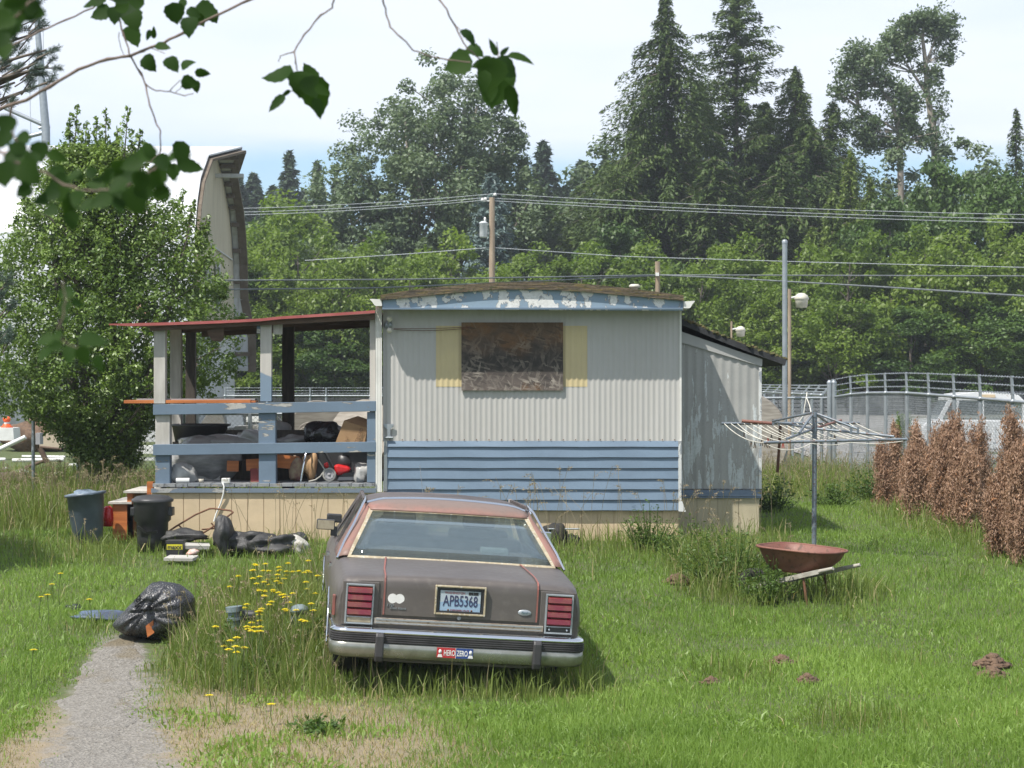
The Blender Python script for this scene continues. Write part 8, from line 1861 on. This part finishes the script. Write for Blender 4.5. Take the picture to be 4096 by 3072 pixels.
# ============================================================ near branches of the tree beside the camera
LM_NEAR = leafmat('shaded_hazel_leaves', (0.018,0.042,0.012), (0.036,0.074,0.016), gloss=0.10, rough=0.6, trans=0.45, scale=6, vary=0.3, tint=(1.25,1.45,0.30))  # leaf colour darkened in place of shade from an unseen canopy
M_TWIG = pm('twig_bark', (0.13,0.095,0.075), (0.19,0.14,0.11), scale=30, rough=0.8, bump=0.3)
def leaf_geo(c, L, ang, rg, wd=0.42, tilt=None, face=None):
    """serrated pointed leaf centred on c, long axis at angle ang in the picture's upright plane"""
    n = 9; T = Vector((math.cos(ang), rg.normal()*0.25, math.sin(ang))).normalized(); Nn = Vector((rg.normal()*0.35, -1.0, rg.normal()*0.35 + 0.35)); Nn = (Nn - T*Nn.dot(T)).normalized(); B = T.cross(Nn)
    vs, fs = [], []; curl = rg.normal()*0.12
    for i in range(n+1):
        t = i/n; w_ = math.sin(math.pi*min(1,t**0.62))**0.8 * wd*L*0.5*(1 if t < 0.85 else 1-(t-0.85)/0.15*0.9); s_ = 1+(0.10 if i % 2 else -0.02)
        ax_ = c + T*((t-0.5)*L) - Nn*(curl*L*(t-0.5)**2*2); up_ = Nn*(w_*0.28)
        vs += [ax_ - B*w_*s_ + up_, ax_, ax_ + B*w_*s_ + up_]
    for i in range(n):
        for j in (0,1): fs.append((3*i+j, 3*i+j+1, 3*i+j+4, 3*i+j+3))
    return vs, fs
def branch(lab, twigs, leaves, D, seed, grp=None, jit=0.15):
    rg = np.random.default_rng(seed); x0, y0 = twigs[0][0][0]; t = thing('tree_branch', lab, 'branch', S(x0, y0, D), group=grp); b = MB()
    for pts, r0, r1 in twigs:
        P_ = [S(x, y, D) + Vector((0, rg.normal()*0.01, 0)) for x, y in pts]
        Q = []
        for i in range(len(P_)-1):
            for k in range(3): Q.append(P_[i].lerp(P_[i+1], k/3)+Vector((rg.normal(),rg.normal(),rg.normal()))*0.0012)
        Q.append(P_[-1]); b.tube(Q, [(r0+(r1-r0)*i/(len(Q)-1))*1.25*D/F*(1+0.25*abs(rg.normal())*(i % 3 == 0)) for i in range(len(Q))], 7)
    b.build('twigs', M_TWIG, t); V, Fc, A = [], [], []
    for lf in leaves:
        x, y, L, a = lf[:4]; wd = lf[4] if len(lf) > 4 else 0.72; c = S(x, y, D+rg.normal()*jit)
        # keep the picture size whatever the depth jitter
        vs, fs = leaf_geo(c, L*c.y/F*1.12, R(a), rg, wd*1.12); n0 = len(V); V += [tuple(v) for v in vs]; Fc += [[n0+i for i in f] for f in fs]; A += [rg.random()]*len(fs)
    fastmesh('leaves', np.array(V)-np.array(t.location), np.array(Fc), LM_NEAR, np.array(A), parent=t, smooth=True); return t
z1 = lambda l: [(x*.5424, y*.5424, L*.5424, *r) for x, y, L, *r in l]
branch('long bare branch crossing the upper left sky with broad leaves', [([(-60,450),(0,432),(100,400),(200,350),(310,275),(430,235),(520,222),(650,170),(730,130),(870,55),(1010,-5),(1100,-60)],5.5,4.0),([(465,-30),(478,20),(475,70),(492,130),(520,222)],3.5,2.5),([(520,222),(560,290),(580,340),(600,420),(625,490),(643,525),(642,600),(634,650)],3.0,2.0),([(580,335),(620,362),(680,366),(740,382),(775,376)],2.2,1.4),([(680,364),(722,322)],1.6,1.2),([(700,370),(728,345)],1.2,1.0),([(560,212),(600,190),(660,215)],1.6,1.0),([(480,130),(480,190),(500,230)],1.4,1.0),([(638,610),(600,650),(560,640)],1.8,1.2)],
  z1([(745,105,150,200),(850,115,130,265),(940,60,170,240),(985,150,170,290),(975,275,160,300),(1095,260,80,250,.4),(1135,235,90,85,.35),(1205,350,120,-15,.5),(1105,470,135,-55),(1270,480,130,-50),(1390,475,110,30,.8),(1495,535,110,-5,.5),(1400,610,120,-10,.7),(1445,640,90,-80,.6),(1290,100,150,-80,.8),(1400,200,155,-95),(1530,90,170,-25),(1570,120,110,-60),(1345,20,80,120),(1480,150,100,-60,.6),(1430,100,110,-30,.6),(1335,1120,150,-110),(1410,1225,190,-15,.45),(1210,1200,130,-40),(1090,1110,100,250),(1170,1290,150,-60),(1280,1270,120,-100),(1110,1360,110,230),(900,40,150,200),(1000,10,120,160),(700,20,110,190),(880,-20,140,200),(1120,1180,90,200,.6)]), 6.0, 1)
branch('thin second twig in the upper left sky', [([(-60,240),(43,187),(163,127),(270,85),(369,27),(430,-30)],3.2,2.6)], z1([(660,40,100,190),(720,-10,120,200)]), 6.2, 2)
z2 = lambda l: [(1000+x*.5877, y*.5877, L*.5877, *r) for x, y, L, *r in l]
q2 = lambda l: [(1000+x*.5877, y*.5877) for x, y in l]
branch('hanging twig with ragged leaves at the top centre left', [(q2([(640,-60),(580,0),(555,50),(480,110),(370,240),(300,350),(318,430),(330,500)]),3.0,2.0),(q2([(300,350),(250,372),(210,390),(195,420)]),2.2,1.2),(q2([(330,500),(300,610),(220,650)]),1.5,1.0)],
  z2([(195,530,210,190,.62),(345,575,170,265,.85),(405,500,150,120,.55),(450,650,260,-70,.62),(410,600,150,-60,.8),(180,705,150,230,.35),(460,740,140,-75,.5),(495,620,110,-30,.5),(240,640,80,220,.3)]), 5.8, 3)
branch('pair of hanging twigs with a big leaf cluster at the top centre', [(q2([(905,-60),(905,0),(925,80),(950,180),(1030,260),(1110,340),(1190,375),(1350,405),(1500,430)]),2.8,2.0),(q2([(1240,-60),(1285,0),(1340,70),(1400,180),(1440,270),(1480,330),(1560,400),(1620,430)]),3.0,2.0),(q2([(1400,175),(1440,215)]),1.5,1.2),(q2([(1690,420),(1690,350),(1680,285)]),1.6,1.6)],
  z2([(1415,440,185,195,.85),(1490,255,140,-50,.45),(1535,350,130,-30,.6),(1640,510,220,260,.75),(1665,620,230,255,.72),(1740,470,170,-30,.75),(1760,520,150,-60,.6),(1790,690,210,-78,.36),(1850,400,180,-18,.36),(1655,320,120,115,.3),(1735,345,80,45,.35),(1590,560,150,-100,.5),(1700,440,120,20,.7),(1600,440,120,200,.7),(1620,640,160,-95,.6),(1560,440,110,200,.5)]), 5.8, 4)
z5 = lambda l: [(x*.3617, 400+y*.3617, L*.3617*1.05, *r) for x, y, L, *r in l]
q5 = lambda l: [(x*.3617, 400+y*.3617) for x, y in l]
branch('blurred close leafy branch hanging across the left side', [(q5([(-100,500),(60,600),(250,720),(480,800),(700,930),(980,1020),(1200,1000),(1400,950),(1560,870),(1700,740),(1770,640)]),4.5,2.5),(q5([(100,60),(130,250),(170,450),(200,600)]),3.0,2.5)],
  z5([(1380,1060,230,240),(960,1180,200,200),(620,800,180,180),(120,780,240,250),(260,1010,180,220),(1200,860,190,240),(1900,640,150,200),(1420,860,200,200),(760,1180,190,240),(350,700,230,230),(180,540,200,150),(550,1050,200,200),(70,290,230,260),(40,440,220,240),(240,450,210,200),(440,580,220,280),(640,625,220,-20,.5),(40,830,260,-80),(250,690,240,200),(330,820,300,-45),(150,620,220,200),(650,930,240,200),(450,1110,190,180),(860,1100,200,260),(1100,940,240,-50),(1340,790,260,250),(1450,720,220,200),(1640,560,180,120),(1560,640,220,210),(1810,700,190,-60),(2010,570,200,100),(2110,735,230,-10,.5),(1930,815,170,-80),(1740,870,250,240),(1560,900,220,260),(1300,960,230,220),(1500,1120,300,-70),(1120,1130,240,200),(1310,1180,190,-60),(560,1230,170,200),(790,1340,200,-80),(1780,1030,200,200),(850,850,190,-20),(1000,800,150,150),(1230,1080,240,200),(700,1050,200,230),(1600,1010,220,-30)]), 3.3, 5, jit=0.12)
branch('blurred green leaves in the top left corner', [([(-40,60),(40,70),(120,30),(160,-20)],4,3)], z1([(40,60,190,200),(140,150,190,260),(270,90,160,-20),(60,240,170,250),(30,380,150,-80),(200,40,160,160),(100,20,160,200),(20,160,180,220),(180,110,130,-40),(10,300,140,240)]), 3.2, 6, jit=0.1)
z4 = lambda l: [(x*.5424, 800+y*.5424, L*.5424, *r) for x, y, L, *r in l]
branch('very blurred low leaf sprig in front of the glossy tree', [([(250,1120),(262,1200),(256,1260),(235,1330),(262,1370),(330,1400)],2.0,1.5)], z4([(505,690,125,-20),(575,765,95,-30,.5),(470,800,110,240),(330,1040,130,200),(400,1080,110,200),(330,1150,130,240),(520,1140,140,-100),(620,1150,150,-70,.6),(690,1040,210,-10,.5),(740,1210,130,-70),(480,880,80,-80),(420,1000,90,180)]), 3.0, 7, jit=0.08)
# ============================================================ summer haze
b = MB(); b.box((-322,-102,-2.5),(322,432,46)); hz = b.build('haze', None)
m = bpy.data.materials.new('haze'); m.use_nodes = True; t = m.node_tree; t.nodes.clear(); out = t.nodes.new('ShaderNodeOutputMaterial'); v = t.nodes.new('ShaderNodeVolumePrincipled')
v.inputs['Color'].default_value = (0.86,0.93,1.0,1); v.inputs['Density'].default_value = 0.0005; v.inputs['Anisotropy'].default_value = 0.2; t.links.new(v.outputs[0], out.inputs['Volume'])
hz.data.materials.clear(); hz.data.materials.append(m); tag(hz, 'thin pale summer haze over the yard and trees', 'haze', kind='stuff')
scene.cycles.volume_bounces = 0
